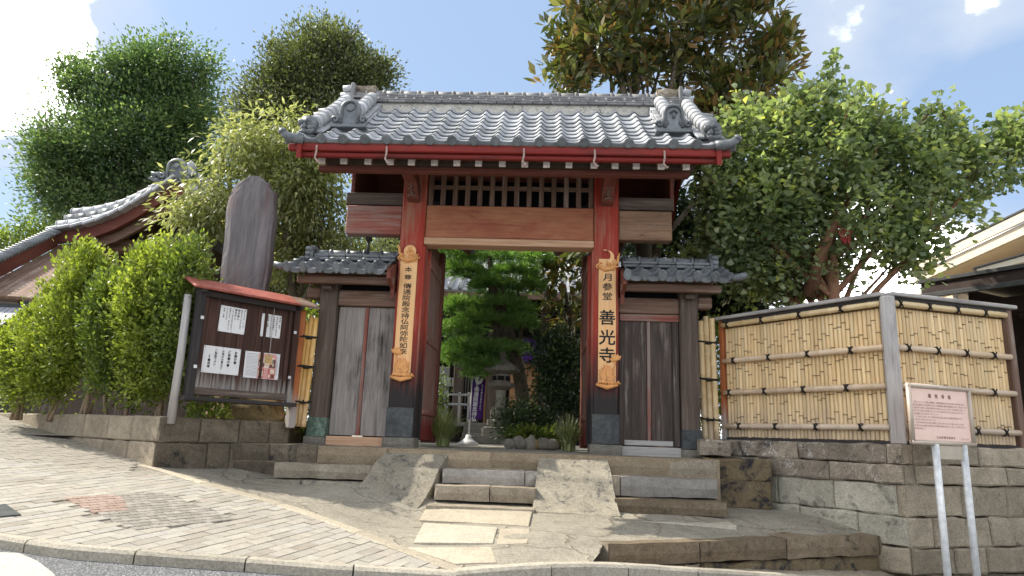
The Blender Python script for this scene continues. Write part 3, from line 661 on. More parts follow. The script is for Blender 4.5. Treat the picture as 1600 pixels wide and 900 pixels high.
for j in range(int(min(ys)/BW)-1, int(max(ys)/BW)+2):
    for i in range(int(min(xs)/BL)-2, int(max(xs)/BL)+2):
        x = i*BL+(j % 2)*BL/2+((j*7919) % 13)*0.002; y = j*BW; c = (x+BL/2, y+BW/2)
        if inside(c, patch): continue
        full = [(x+GP, y+GP), (x+BL-GP, y+GP), (x+BL-GP, y+BW-GP), (x+GP, y+BW-GP)]
        ok = [inside(q, pave_poly) for q in full]
        if not any(ok): continue
        w = FP @ Vector((c[0], c[1], 0)); dd = depth(w)
        if dd < 2.5: continue
        bricks.append((dd, full, all(ok), c))
bricks.sort(key=lambda b: b[0])
def on_screen(p):
    q = p-CAM; w = q.dot(FW)
    return w > 0.5 and -60 < 800+F*q.dot(RT)/w < 1660 and 450-F*q.dot(UP)/w < 960
vis = [b for b in bricks if on_screen(FP @ Vector((b[3][0], b[3][1], 0)))]
segs = [(pave_poly[i], pave_poly[(i+1) % len(pave_poly)]) for i in range(len(pave_poly))]
_A = sum(a[0]*b[1]-b[0]*a[1] for a, b in segs)
def seg_d(p, a, b):
    vx, vy = b[0]-a[0], b[1]-a[1]; L2 = vx*vx+vy*vy; t = max(0, min(1, ((p[0]-a[0])*vx+(p[1]-a[1])*vy)/L2)); return math.hypot(p[0]-a[0]-t*vx, p[1]-a[1]-t*vy)
def clip_edge(poly, c):
    for _ in range(2):
        for a, b in sorted(segs, key=lambda q: seg_d(c, *q))[:2]:
            if seg_d(c, a, b) > 0.25: continue
            f = lambda p: ((b[0]-a[0])*(p[1]-a[1])-(b[1]-a[1])*(p[0]-a[0]))*(1 if _A > 0 else -1)
            o_ = []
            for j in range(len(poly)):
                p, q = poly[j], poly[(j+1) % len(poly)]; fp, fq = f(p), f(q)
                if fp >= 0: o_.append(p)
                if (fp >= 0) != (fq >= 0): t = fp/(fp-fq); o_.append((p[0]+(q[0]-p[0])*t, p[1]+(q[1]-p[1])*t))
            poly = o_
            if len(poly) < 3: return []
    return poly
mbt = MB(); mbt.prism([(-BL/2+GP, -BW/2+GP), (BL/2-GP, -BW/2+GP), (BL/2-GP, BW/2-GP), (-BL/2+GP, BW/2-GP)], -0.03, 0.0, ch=0.004); brick_me = mbt.mesh('paving_brick', mats=[M['brick']])
rest = MB()
for k, b in enumerate(vis):
    c = b[3]; dz = random.uniform(-0.002, 0.003)
    Mx = FP @ T((c[0], c[1], dz)) @ Matrix.Rotation(random.uniform(-0.008, 0.008), 4, 'Z') @ Matrix.Rotation(random.uniform(-0.006, 0.006), 4, 'X')
    if not b[2]:
        pl = clip_edge(b[1], c)
        if len(pl) < 3 or abs(sum(pl[i][0]*pl[(i+1) % len(pl)][1]-pl[(i+1) % len(pl)][0]*pl[i][1] for i in range(len(pl))))*0.5 < 0.0012: continue
        if k < 300: h = MB(); h.prism(pl, -0.03, dz, FP); h.build('paving_brick', M['brick'], side)
        else: rest.prism(pl, -0.03, dz, FP)
    elif k < 300: inst(brick_me, 'paving_brick', side, Mx)
    else: rest.prism([(-BL/2+GP, -BW/2+GP), (BL/2-GP, -BW/2+GP), (BL/2-GP, BW/2-GP), (-BL/2+GP, BW/2-GP)], -0.03, 0.0, Mx)
if rest.v: rest.build('far_paving_bricks', M['brick'], side, kind='stuff')
# patch of small cobbles, a corner of them red
def bil(q, a, b): return tuple((q[0][k]*(1-a)+q[1][k]*a)*(1-b)+(q[3][k]*(1-a)+q[2][k]*a)*b for k in (0, 1))
NU, NV = 12, 14
for j in range(NV):
    for i in range(NU):
        sh = 0.5/NU*(j % 2); a0 = min(1, i/NU+sh*0.6); a1 = min(1, (i+1)/NU+sh*0.6)
        cs = [bil(patch, a0, j/NV), bil(patch, a1, j/NV), bil(patch, a1, (j+1)/NV), bil(patch, a0, (j+1)/NV)]
        m = (sum(c[0] for c in cs)/4, sum(c[1] for c in cs)/4); cs = [(c[0]+(m[0]-c[0])*0.1, c[1]+(m[1]-c[1])*0.1) for c in cs]
        red = i+j*0.45 < 6 and j < 7 and not (i > 5 and j > 2)
        h = MB(); h.prism(cs, -0.03, random.uniform(0.005, 0.008), FP, ch=0.006); h.build('paving_cobble', M['cobble_red' if red else 'cobble'], side)
# kerb, edging strip, road paint, dark plate
def strip(name, a_pts, width, z0, z1, mat, seg, parent=None, kind=None, flip=1, gap=0.006):
    """a row of stones following a line, each its own piece"""
    L = [0]
    for i in range(len(a_pts)-1): L.append(L[-1]+(a_pts[i+1]-a_pts[i]).length)
    n = max(1, round(L[-1]/seg)); outl = []
    for k in range(n):
        mb = MB(); m = 6; vs = []; fs = []
        for q in range(m+1):
            t = (k+q/m)/n
            if q == 0: t += gap/L[-1]
            if q == m: t -= gap/L[-1]
            p = poly_at(a_pts, t); e = 0.01; tg = (poly_at(a_pts, min(1, t+e))-poly_at(a_pts, max(0, t-e))); tg.z = 0; tg.normalize(); nr = Vector((tg.y, -tg.x, 0))*flip
            w = lambda s: noise.noise(Vector((p.x*5, p.y*5, s)))*0.006
            r = [p+Vector((0, 0, z0)), p+Vector((0, 0, z1-0.012+w(1))), p+nr*0.014+Vector((0, 0, z1+w(2))), p+nr*(width-0.022)+Vector((0, 0, z1+w(3))), p+nr*(width+w(5))+Vector((0, 0, z1-0.022)), p+nr*width+Vector((0, 0, z0))]
            vs += r
        R = 6
        for q in range(m):
            for i in range(R): fs.append([q*R+i, q*R+(i+1) % R, (q+1)*R+(i+1) % R, (q+1)*R+i])
        fs.append(list(range(R))[::-1]); fs.append([m*R+i for i in range(R)])
        if flip > 0: fs = [f[::-1] for f in fs]
        mb.add(vs, fs); outl.append(mb.build(name, mat, parent))
    return outl
rb_ = kerb_in+kerb_pts[1:]+[kerb_pts[-1]+Vector((30, 4, -2))]
rb_[0] = rb_[0]+ext*20; rb_[0].z = kerb_in[1].z+0.6
def road(a, b):
    p = poly_at(rb_, a); q = max(0, min(1, (p.x+0.6)/1.6)); k = b*b; f = Vector((p.x*1.0, -45, 0)); e = p.lerp(f, k); z0 = p.z-0.055-0.10*q*q*(3-2*q)
    return Vector((e.x, e.y+0.12*(1-b), z0+(max(-3.2, min(1.0, plane_z(e.x, e.y)))-plane_z(p.x, p.y))))
mb = MB(); mb.grid(road, 260, 40); mb.build('road', M['asphalt'], kind='structure')
kerb = thing('kerb', SPp(420, 880), None, None); kerb['kind'] = 'structure'
strip('kerb_stone', kerb_in[::-1], 0.13, -0.25, 0.004, M['kerb'], 0.75, kerb, flip=-1)
kp = [p+Vector((0, 0, 0)) for p in kerb_pts]
strip('kerb_stone', kp, 0.15, -0.3, 0.02, M['kerb'], 0.8, kerb, flip=1)
edg = thing('concrete_edging', edge_pts[3], None, None); edg['kind'] = 'structure'
strip('edging_stone', edge_pts, 0.14, -0.06, 0.008, M['edging'], 1.2, edg, flip=-1)
pp = [(-60, 858), (45, 862), (112, 905), (-60, 905)]
def road_pt(u, v): return OP(u, v, A0+Vector((0, 0, -0.047)), PN)
mb = MB(); vs = [road_pt(*q) for q in [(-60, 860), (30, 864), (58, 876), (84, 896), (96, 915), (-60, 915)]]; mb.add(vs, [list(range(len(vs)))], None, lc=vs); mb.build('road_marking', M['roadpaint'], kind='structure')
mb = MB(); q = [loc2(SPp(*p)) for p in [(-40, 796), (8, 789), (33, 806), (-30, 812)]]; mb.prism(q, -0.02, 0.012, FP, ch=0.004); dr = mb.build('dark_plate', M['clad'], base=SPp(0, 800), label='dark flat plate let into the brick pavement at the left edge', cat='drain cover')

# ================================================================== STONE WALLS
def wall_x(p0, d, u, v):
    n = Vector((-d.y, d.x, 0)); q = OP(u, v, p0, n); return (q-p0).dot(d), q.z
# left planter wall: street face and return face
lw = thing('planter_wall', A0, 'low two course stone planter wall in front of the hedge', 'stone wall')
ZT, ZJ = 0.285, -0.02
Fs = frame((A0.x, A0.y, 0), -street_dir)           # local x runs towards the corner, face looks to the street
tx = lambda u, v=672: -wall_x(A0, street_dir, u, v)[0]
tops = [-12, -9, -7, tx(16), tx(103), tx(130), tx(168), tx(205), 0.0]
bots = [-12, -8, tx(60), tx(104), tx(165), tx(204), 0.0]
for i in range(len(tops)-1):
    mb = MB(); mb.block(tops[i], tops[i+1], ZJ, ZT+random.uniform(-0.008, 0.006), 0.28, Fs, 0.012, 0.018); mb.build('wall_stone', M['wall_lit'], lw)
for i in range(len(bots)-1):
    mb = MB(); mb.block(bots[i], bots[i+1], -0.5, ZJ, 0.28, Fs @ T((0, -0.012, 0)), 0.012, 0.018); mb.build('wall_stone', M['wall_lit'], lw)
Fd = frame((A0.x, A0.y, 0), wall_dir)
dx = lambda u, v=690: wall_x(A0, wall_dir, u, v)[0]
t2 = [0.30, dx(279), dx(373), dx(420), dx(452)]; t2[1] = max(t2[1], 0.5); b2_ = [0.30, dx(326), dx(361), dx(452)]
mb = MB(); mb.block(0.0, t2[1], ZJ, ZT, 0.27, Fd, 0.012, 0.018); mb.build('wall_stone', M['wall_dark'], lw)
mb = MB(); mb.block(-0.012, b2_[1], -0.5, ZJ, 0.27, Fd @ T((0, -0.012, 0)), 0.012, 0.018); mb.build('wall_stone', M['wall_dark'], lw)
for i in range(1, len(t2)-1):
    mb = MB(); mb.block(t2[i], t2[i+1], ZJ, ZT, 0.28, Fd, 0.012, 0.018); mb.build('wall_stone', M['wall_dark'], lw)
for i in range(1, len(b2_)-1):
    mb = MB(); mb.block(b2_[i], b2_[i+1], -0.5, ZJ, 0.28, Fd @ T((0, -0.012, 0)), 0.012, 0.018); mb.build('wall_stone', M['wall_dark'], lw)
wend = A0+wall_dir*dx(452)
# soil behind it
a = A0+(wall_dir+street_dir).normalized()*0.02
ps = [A0+wall_dir*0.2+street_dir*0.12, wend+Vector((-0.1, 0.1, 0)), Vector((wend.x-0.2, 1.6, 0)), Vector((-3.4, 5, 0)), Vector((-14, 12, 0)), A0+street_dir*12+wall_dir*0.2]
mb = MB(); mb.prism([(p.x, p.y) for p in ps], -1.5, 0.235); mb.build('planter_soil', M['soil'], kind='structure')

# right: bamboo fence line and the stone wall that carries it
FL0 = P(1131, 690, 9.55); FC0 = P(1404, 696, 7.6); FL0.z = FC0.z = 0
fdl = (FC0-FL0).normalized(); fdr = Vector((math.sin(math.radians(71)), math.cos(math.radians(71)), 0))
rw = thing('retaining_wall', (FC0.x, FC0.y, -1.4), 'tall coursed stone retaining wall under the bamboo fence', 'stone wall')
nl = Vector((fdl.y, -fdl.x, 0)); nr_ = Vector((fdr.y, -fdr.x, 0))
wl0 = FL0+nl*0.10; wr0 = FC0+nr_*0.10
den = nl.cross(nr_).z
cor = FC0+(nl+nr_)*(0.10/(1+nl.dot(nr_)))           # wall corner
Fl = frame((cor.x, cor.y, 0), fdl); Fr = frame((cor.x, cor.y, 0), fdr)
lx = lambda u, v: wall_x(cor, fdl, u, v)[0]; rx = lambda u, v: wall_x(cor, fdr, u, v)[0]
zA, zB, zC, zD, zE, zF, zG = 0.255, 0.036, -0.176, -0.515, -0.83, -1.1, -1.6
left_rows = [(zB, zA, [lx(1097, 703), lx(1140, 703), lx(1246, 706), lx(1384, 711), 0], 'wall_top', 0.0),
             (zC, zB, [lx(1110, 730), lx(1187, 730), lx(1296, 735), 0], 'wall_top', -0.02),
             (zD, zC, [lx(1187, 760), lx(1214, 762), lx(1301, 770), lx(1400, 780), 0], 'wall_grey', 0.015),
             (zE, zD, [lx(1187, 800), lx(1249, 800), lx(1340, 806), 0], 'wall_grey', -0.01),
             (zF, zE, [lx(1300, 850), 0], 'wall_brown', -0.02)]
right_rows = [(zB, zA, [0, rx(1428, 715), rx(1531, 720), rx(1605, 720), rx(1605, 720)+1.2], 'wall_top', 0.0),
              (zC, zB, [0, rx(1430, 745), rx(1573, 750), rx(1573, 750)+1.6], 'wall_brown', -0.02),
              (zD, zC, [0, rx(1505, 785), rx(1575, 785), rx(1575, 785)+1.6], 'wall_brown', 0.01),
              (zE, zD, [0, rx(1459, 830), rx(1548, 830), rx(1548, 830)+1.6], 'wall_brown', -0.008),
              (zF, zE, [0, rx(1488, 870), rx(1540, 870), rx(1540, 870)+1.6], 'wall_lit', -0.03),
              (zG, zF, [0, rx(1500, 895), rx(1570, 895), rx(1570, 895)+1.6], 'wall_dark', -0.015)]
for rows, fr in ((left_rows, Fl), (right_rows, Fr)):
    for z0, z1, xs_, mt, dy in rows:
        for i in range(len(xs_)-1):
            mm = mt
            if mt == 'wall_grey' and i == len(xs_)-2 and z1 == zC: mm = 'wall_brown'
            if mt == 'wall_top' and fr is Fr: mm = 'wall_brown'
            mb = MB(); mb.block(xs_[i]+(0.02 if xs_[i] == 0 and fr is Fr else 0), xs_[i+1], z0, z1, 0.4, fr @ T((0, dy, 0)), 0.022, 0.02, 0.1); mb.build('wall_stone', M[mm], rw)
# mossy front-facing stones where the wall meets the steps
pm = P(1189, 760, 9.0)
for (x0, x1, v0, v1, mt) in [(1100, 1190, 715, 747, 'moss_stone'), (1120, 1190, 748, 790, 'moss_stone')]:
    Y = -0.52; a = OY(x0, v0, Y); b = OY(x1, v1, Y)
    mb = MB(); mb.block(a.x, b.x+0.14, b.z-0.05, a.z, 0.6, frame((0, Y, 0), (1, 0, 0)), 0.02, 0.02); mb.build('wall_stone', M[mt], rw)
mb = MB(); mb.block(OY(1093, 700, -0.1).x, OY(1142, 700, -0.1).x, 0.03, 0.25, 0.4, frame((0, -0.12, 0), (1, 0, 0)), 0.02, 0.02); mb.build('wall_stone', M['wall_top'], rw)
vs = [(p.x, p.y) for p in (FL0, FC0, FC0+fdr*9, FC0+fdr*9+Vector((0, 30, 0)), Vector((2.9, 30, 0)), Vector((2.85, 0.5, 0)))]
mb = MB(); mb.prism(vs, -2.5, 0.22); mb.build('raised_ground', M['soil'], kind='structure')

# ---- platform, steps, ramps
stp = thing('stone_steps', (0, -0.7, -0.6), 'worn stone steps rising to the temple gate between two ramps', 'steps')
def row(name, Y, xs_, z0, z1, mats, t=0.6, rough=0.012, edge=0.02, label=None):
    for i in range(len(xs_)-1):
        mb = MB(); mb.block(xs_[i], xs_[i+1], z0, z1, t, frame((0, Y, 0), (1, 0, 0)), rough, edge, 0.12, gap=0.005); mb.build(name, M[mats[i % len(mats)]], stp)
X = lambda u, v, Y: OY(u, v, Y).x
row('step_stone', -0.72, [X(358, 705, -.72), X(420, 705, -.72), X(495, 708, -.72), X(604, 710, -.72)], -0.22, -0.004, ['wall_dark', 'wall_dark', 'step_tan'], 1.0)
row('step_stone', -0.70, [X(362, 725, -.72), X(430, 725, -.72)], -0.6, -0.225, ['wall_dark'], 0.9)
row('step_stone', -1.0, [X(427, 733, -1.0), X(600, 735, -1.0)], -0.395, -0.215, ['step'], 0.5)
row('step_stone', -1.12, [X(362, 750, -1.12), X(470, 752, -1.12), X(560, 753, -1.12)], -0.6, -0.405, ['ramp', 'ramp'], 0.6, 0.006)
row('step_stone', -0.70, [X(697, 718, -.7), X(766, 720, -.7), X(843, 722, -.7)], -0.22, -0.004, ['step_tan', 'step_tan'], 1.0)
row('step_stone', -1.0, [X(690, 745, -1.0), X(820, 747, -1.0), X(842, 747, -1.0)], -0.39, -0.215, ['step_grey', 'step_grey'], 0.5)
row('step_stone', -1.3, [X(678, 768, -1.3), X(765, 768, -1.3), X(838, 770, -1.3)], -0.56, -0.385, ['step', 'wall_lit'], 0.5)
row('step_stone', -1.62, [X(665, 782, -1.62), X(836, 785, -1.62)], -0.75, -0.585, ['step'], 0.5, 0.006)
row('step_stone', -0.70, [X(948, 730, -.7), X(1046, 732, -.7), X(1122, 733, -.7)], -0.24, -0.006, ['step_tan', 'step'], 1.0)
row('step_stone', -1.02, [X(955, 757, -1.0), X(969, 757, -1.0), X(1122, 760, -1.0)], -0.455, -0.225, ['step', 'step_grey'], 0.5, 0.016)
row('step_stone', -1.3, [X(960, 783, -1.3), X(1137, 785, -1.3)], -0.62, -0.46, ['terrace'], 0.5, 0.012)
row('step_stone', -1.72, [X(985, 808, -1.72), X(1152, 810, -1.72)], -0.80, -0.655, ['slab'], 0.62, 0.006)
# platform top
mb = MB(); mb.prism([(X(358, 697, -.6)+0.02, -0.685), (X(1124, 716, -.6)-0.02, -0.685), (3.1, 0.9), (-3.2, 0.9)], -1.2, -0.008); mb.build('gate_platform', M['step_tan'], kind='structure')
def ramp(pxs, label):
    tl, tr, br, bl = pxs
    n = 14; mb = MB()
    def f(a, b):
        p = tl.lerp(tr, a).lerp(bl.lerp(br, a), b); s = math.sin(b*math.pi)
        z = p.z+0.02*s*(1 if b < .4 else 0)-0.05*math.sin(max(0, b-0.35)/0.65*math.pi)
        return Vector((p.x, p.y, z+noise.noise(Vector((p.x*5, p.y*5, 1)))*0.008))
    vs = []; m = 24
    for j in range(m):
        for i in range(n): vs.append(f(i/(n-1), j/(m-1)))
    fs = [[j*n+i, (j+1)*n+i, (j+1)*n+i+1, j*n+i+1] for j in range(m-1) for i in range(n-1)]
    for i, rev in ((0, True), (n-1, False)):
        b = len(vs)
        for j in range(m): q = vs[j*n+i]; vs.append(Vector((q.x, q.y, -0.95)))
        for j in range(m-1):
            q = [j*n+i, b+j, b+j+1, (j+1)*n+i]; fs.append(q if rev else q[::-1])
    b = len(vs); 
    for i in range(n): q = vs[(m-1)*n+i]; vs.append(Vector((q.x, q.y, -0.95)))
    for i in range(n-1): fs.append([(m-1)*n+i, b+i, b+i+1, (m-1)*n+i+1])
    mb.add(vs, fs, None, lc=vs); o = mb.build('ramp', M['ramp'], base=(sum(pxs, Vector())/4), label=label, cat='ramp', group='concrete ramps laid over the steps')
    for p in o.data.polygons: p.use_smooth = False
    return o
ramp([OY(604, 705, -.66), OY(701, 709, -.66), P(650, 797, 7.6), P(545, 770, 7.75)], 'rough concrete ramp left of the middle steps, below the plaque with the round disc')
ramp([OY(842, 713, -.66), OY(949, 717, -.66), P(970, 807, 7.55), P(831, 799, 7.6)], 'rough concrete ramp right of the middle steps, below the plaque with the crescent moon')

# ---- low stone terrace on the right
ter = thing('stone_terrace', P(1200, 860, 6.9), 'low terrace edge of brown stone blocks in front of the retaining wall', 'stone kerb')
ta = P(932, 851, 6.2); tb = P(1446, 834, 7.75); ta.z = tb.z = 0; td = (tb-ta).normalized(); Ft = frame((ta.x, ta.y, 0), td)
ttx = lambda u, v: wall_x(ta, td, u, v)[0]
zt = -0.735
for x0, x1 in [(ttx(950, 860), ttx(1095, 860)), (ttx(1095, 860), ttx(1231, 858)), (ttx(1231, 858), ttx(1376, 850)), (ttx(1376, 850), ttx(1444, 850))]:
    mb = MB(); mb.block(x0, x1, zt-0.205, zt+random.uniform(-0.006, 0.006), 0.36, Ft, 0.014, 0.02); mb.build('terrace_stone', M['terrace'], ter)
mb = MB(); mb.prism([(ttx(930, 850), 0.34), (ttx(951, 860)-0.004, 0.0), (ttx(951, 860)-0.004, 0.36)], zt-0.24, zt-0.006, frame((ta.x, ta.y, 0), td) , ch=0.015); mb.build('terrace_stone', M['step'], ter)
for x0, x1, dz in [(ttx(955, 880), ttx(1075, 885), 0.0), (ttx(1075, 885), ttx(1100, 885), 0.02), (ttx(1100, 885), ttx(1290, 880), 0), (ttx(1290, 880), ttx(1440, 880), 0)]:
    mb = MB(); mb.block(x0, x1, zt-0.5, zt-0.215, 0.3, Ft @ T((0, 0.04-dz, 0)), 0.035, 0.03); mb.build('footing_stone', M['moss_stone' if x0 > ttx(1090, 880) else 'wall_brown'], ter)
#PART3
# ================================================================== TEMPLE GATE
gate = thing('temple_gate', (0, 0.2, 0), 'large red timber temple gate with a grey tiled roof in the middle of the photo', 'gate')
I4 = Matrix.Identity(4)
def part(name, x, y, z, mat, parent=gate, ch=0.008, Mx=None, axis=None, label=None, mi=0):
    mb = MB(); mb.box(x, y, z, Mx, ch, axis=axis); return mb.build(name, mat, parent, label)
for s in (-1, 1):
    x0, x1 = s*1.41-0.175, s*1.41+0.175
    p = part('post', (x0, x1), (0, 0.30), (0.12, 3.97), M['red'], ch=0.018)
    part('post_shoe', (x0-0.012, x1+0.012), (-0.012, 0.312), (0.13, 0.53), M['clad'], ch=0.006, label='blackened metal shoe')
    mb = MB(); mb.block(x0-0.045, x1+0.05, -0.05, 0.13, 0.42, frame((0, -0.05, 0), (1, 0, 0)), 0.008, 0.02); mb.build('base_stone', M['base_stone'], gate)
    # curved bracket arm carrying the front purlin
    mb = MB(); cx = s*1.41; hw = 0.085
    zq = OY(790, 262.5, -.86).z; prof = [(-0.02, zq-0.22), (-0.14, zq-0.20), (-0.24, zq-0.12), (-0.34, zq-0.04), (-0.50, zq-0.02), (-0.74, zq-0.01), (-0.73, zq+0.13), (-0.45, zq+0.13), (-0.25, zq+0.10), (-0.12, zq+0.03), (-0.02, zq+0.0)]
    mb.prism([(y, z) for y, z in prof], -hw, hw, Matrix(((0, 0, 1, cx), (1, 0, 0, 0), (0, 1, 0, 0), (0, 0, 0, 1)))); br = mb.build('bracket_arm', M['redbrown'], gate)
    mb = MB()      # carved scroll on its nose
    for k in range(5):
        a = k*1.1; mb.tube([(cx-0.055+0.11*((k*37) % 10)/10, -0.20-0.02*k, zq-0.19+0.03*k), (cx-0.03+0.06*((k*53) % 10)/10, -0.235-0.022*k, zq-0.175+0.03*k), (cx+0.05-0.03*k, -0.20-0.02*k, zq-0.16+0.03*k)], [0.012, 0.018, 0.01], 6)
    mb.build('carved_scroll', M['brown'], br)
    part('side_lintel', (-2.42, -1.59) if s < 0 else (1.59, 2.36), (0.05, 0.25), (3.03, 3.47), M['red_worn' if s < 0 else 'lintel_weathered'], ch=0.014, label='worn red end of the lintel' if s < 0 else 'dark weathered end of the lintel')
    part('upper_beam', (-2.46, -1.59) if s < 0 else (1.59, 2.40), (0.10, 0.28), (3.50, 3.69), M['dark'], ch=0.01)
    # rear post, its short beam and open door leaf
    part('rear_post', (s*1.28-0.11, s*1.28+0.11), (1.66, 1.88), (0.05, 3.2), M['redbrown'])
    part('tie_beam', (s*1.30-0.05, s*1.30+0.05), (0.30, 1.9), (3.0, 3.2), M['brown'])
    lf = thing_leaf = None
    mb = MB(); xi = s*1.20
    for k in range(4): mb.box((xi-0.022, xi+0.022), (0.33+k*0.295, 0.33+(k+1)*0.295-0.004), (0.10, 2.86), ch=0.004)
    lf = mb.build('door_leaf', M['leafpanel'], gate, label='open door leaf folded back inside the gate')
    part('leaf_edge', (xi-0.032, xi+0.032), (0.302, 0.355), (0.10, 2.86), M['red'], lf)
    for z in (0.45, 1.5, 2.6): part('leaf_rail', (xi-s*0.022-0.02, xi-s*0.022+0.02), (0.36, 1.5), (z, z+0.09), M['leafpanel'], lf)
    part('jamb', (s*1.235-0.03, s*1.235+0.03), (0.02, 0.28), (0.12, 2.86), M['red'])
# lintel, pale sub beam, lattice
part('lintel', (-1.232, 1.232), (0.03, 0.25), (2.99, 3.49), M['lintel'], ch=0.014)
part('sub_lintel', (-1.232, 1.232), (0.0, 0.27), (2.88, 2.985), M['lintel_pale'], ch=0.01)
for k in range(14):
    x = -1.19+k*(2.38/13); part('lattice_bar', (x-0.036, x+0.036), (0.09, 0.15), (3.495, 3.985), M['brown'], ch=0.005)
part('lattice_rail', (-1.23, 1.23), (0.105, 0.145), (3.77, 3.83), M['brown'], ch=0.004)
part('lattice_back', (-1.23, 1.23), (0.62, 0.64), (3.4, 4.1), M['interior'])  # near-black panel, the dark between the bars put into its colour
part('post_cap_board', (-1.59, 1.59), (0.02, 0.26), (3.99, 4.06), M['redbrown'])
# roof shape: eave line y=-1.3 rises to the ridge at y=0.45
YE, YR, ZE, ZRISE, RX = -1.30, 0.45, 3.855, 1.345, 2.70
def roof_z(t): return ZE+ZRISE*(0.86*t+0.14*t*t)
def roof_pt(x, t): return Vector((x, YE+(YR-YE)*t, roof_z(t)))
def roof_fr(x, t, off=0.0, back=False):
    d = (roof_pt(x, t+0.01)-roof_pt(x, t-0.01)).normalized(); xd = Vector((1, 0, 0)); n = xd.cross(d).normalized()
    p = roof_pt(x, t)+n*off
    if back: d = Vector((0, -d.y, d.z)); n = Vector((0, -n.y, n.z)); xd = Vector((-1, 0, 0)); p.y = 2*YR-p.y
    return Matrix(((xd.x, d.x, n.x, p.x), (xd.y, d.y, n.y, p.y), (xd.z, d.z, n.z, p.z), (0, 0, 0, 1)))
NC = 19; PIT = 2*RX/NC; NR = 9; SLEN = 2.21
def tile_prof(x):
    q = x/PIT; return 0.052*(math.exp(-(q/0.16)**2)+math.exp(-((q-1)/0.16)**2))-0.014*math.sin(math.pi*q)
def make_tile(lip, length, name, mat, eave=False):
    mb = MB(); n = 11; vs = []
    xs_ = [PIT*(i/(n-1))*1.04 for i in range(n)]
    tp = lambda x: tile_prof(x if x <= PIT else PIT-(x-PIT))
    for x in xs_: vs.append((x, 0, tp(x)-lip))
    for x in xs_: vs.append((x, 0.004, tp(x)))
    for x in xs_: vs.append((x, length, tp(x)-0.022))
    fs = [[r*n+i, r*n+i+1, (r+1)*n+i+1, (r+1)*n+i] for r in (0, 1) for i in range(n-1)]
    fs.append([0, n, 2*n]); fs.append([n-1, 3*n-1, 2*n-1])
    mb.add(vs, fs, axis=1, smooth=False)
    for q in range(n-1): mb.mi[q] = 1
    if eave:
        mb.lathe([(0.060, 0), (0.066, 0.012), (0.05, 0.018), (0.046, 0.012), (0.0, 0.014)], 12, T((0, -0.012, 0.008)) @ Matrix.Rotation(math.radians(90), 4, 'X') @ T((0, 0, -0.005)))
    me = mb.mesh(name, mats=[mat, M['tile_dark']]); 
    for p in me.polygons: p.use_smooth = (abs(p.normal.z) > 0.5)
    return me
tile_me = make_tile(0.042, 0.30, 'roof_tile', M['tile']); eave_me = make_tile(0.062, 0.30, 'eave_tile', M['tile_dark'], True)
for r in range(NR):
    for c in range(NC):
        t = (r+0.0)/NR; x = -RX+c*PIT
        Mx = roof_fr(x, t+0.004, 0.045) @ Matrix.Rotation(random.uniform(-0.008, 0.008), 4, 'Z') @ T((random.uniform(-.003, .003), random.uniform(-.004, .004), random.uniform(0, .003)))
        if r == 0: inst(eave_me, 'eave_tile', gate, Mx)
        inst(tile_me, 'roof_tile', gate, Mx @ T((0, 0.045 if r == 0 else 0, 0.004 if r == 0 else 0)))
back = MB()
for c in range(NC): back.grid(lambda a, b: (roof_fr(RX-c*PIT-a*PIT if False else RX-c*PIT, b, 0.045, True) @ Vector((a*PIT, 0, tile_prof(a*PIT)))), 7, 4)
back.build('rear_roof_tiles', M['tile'], gate, kind='stuff')
# boarding under the tiles, both slopes
mb = MB()
for bk in (False, True):
    for k in range(6):
        mb.box((-2.66, 2.66), (0, SLEN/6-0.002), (-0.03, 0.0), roof_fr(0, k/6, 0.0, bk), 0.002)
mb.build('roof_boarding', M['redbrown'], gate)
# rafters with white painted ends
raf_px = [503, 537, 575, 610, 643, 679, 714, 748, 785, 820, 854, 889, 928, 961, 994, 1033, 1072]
zra = OY(790, 255.5, -1.02).z; zpu = OY(790, 262.5, -.86).z; zpl = OY(790, 270.5, -.86).z
for k in range(7):
    q = -0.98+k*0.21; part('eave_board', (-2.62, 2.62), (0, 0.245), (0.045, 0.06), M['redbrown'], Mx=T((0, q, zra+(q+1.0)*0.6)) @ Matrix.Rotation(math.atan(0.6), 4, 'X'), ch=0.002)
for u in raf_px:
    x = OY(u, 255, -1.02).x; a = Vector((x, -1.0, zra)); b = Vector((x, 0.5, zra+1.5*0.60)); d = (b-a).normalized()
    Fm = frame(a, d, Vector((0, -d.z, d.y))); mb = MB(); mb.box((0, (b-a).length), (-0.042, 0.042), (-0.042, 0.042), Fm, 0.004); rf = mb.build('rafter', M['brown'], gate)
    part('rafter_end', (x-0.044, x+0.044), (-1.045, -1.006), (zra-0.046, zra+0.046), M['white'], rf, ch=0.003)
part('front_purlin', (OY(500, 262, -.8).x, OY(1076, 268, -.8).x), (-0.86, -0.74), (zpl, zpu), M['redbrown'])
part('blocking_board', (-2.5, 2.5), (-0.85, -0.83), (zpu+0.003, zpu+0.16), M['dark'])
part('rear_purlin', (-2.6, 2.6), (1.75, 1.88), (3.78, 3.92), M['redbrown'])
part('ridge_beam', (-2.62, 2.62), (0.38, 0.52), (4.86, 5.0), M['redbrown'])
zf = OY(790, 236, -1.30).z; zt1 = OY(790, 229, -1.30).z; zt2 = OY(790, 239.3, -1.30).z; zt3 = OY(790, 249, -1.255).z
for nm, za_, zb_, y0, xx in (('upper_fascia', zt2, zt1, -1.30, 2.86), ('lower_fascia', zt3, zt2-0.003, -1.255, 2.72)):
    part(nm, (-xx, xx), (y0, y0+0.07), (za_, zb_), M['red_fascia'], ch=0.012)
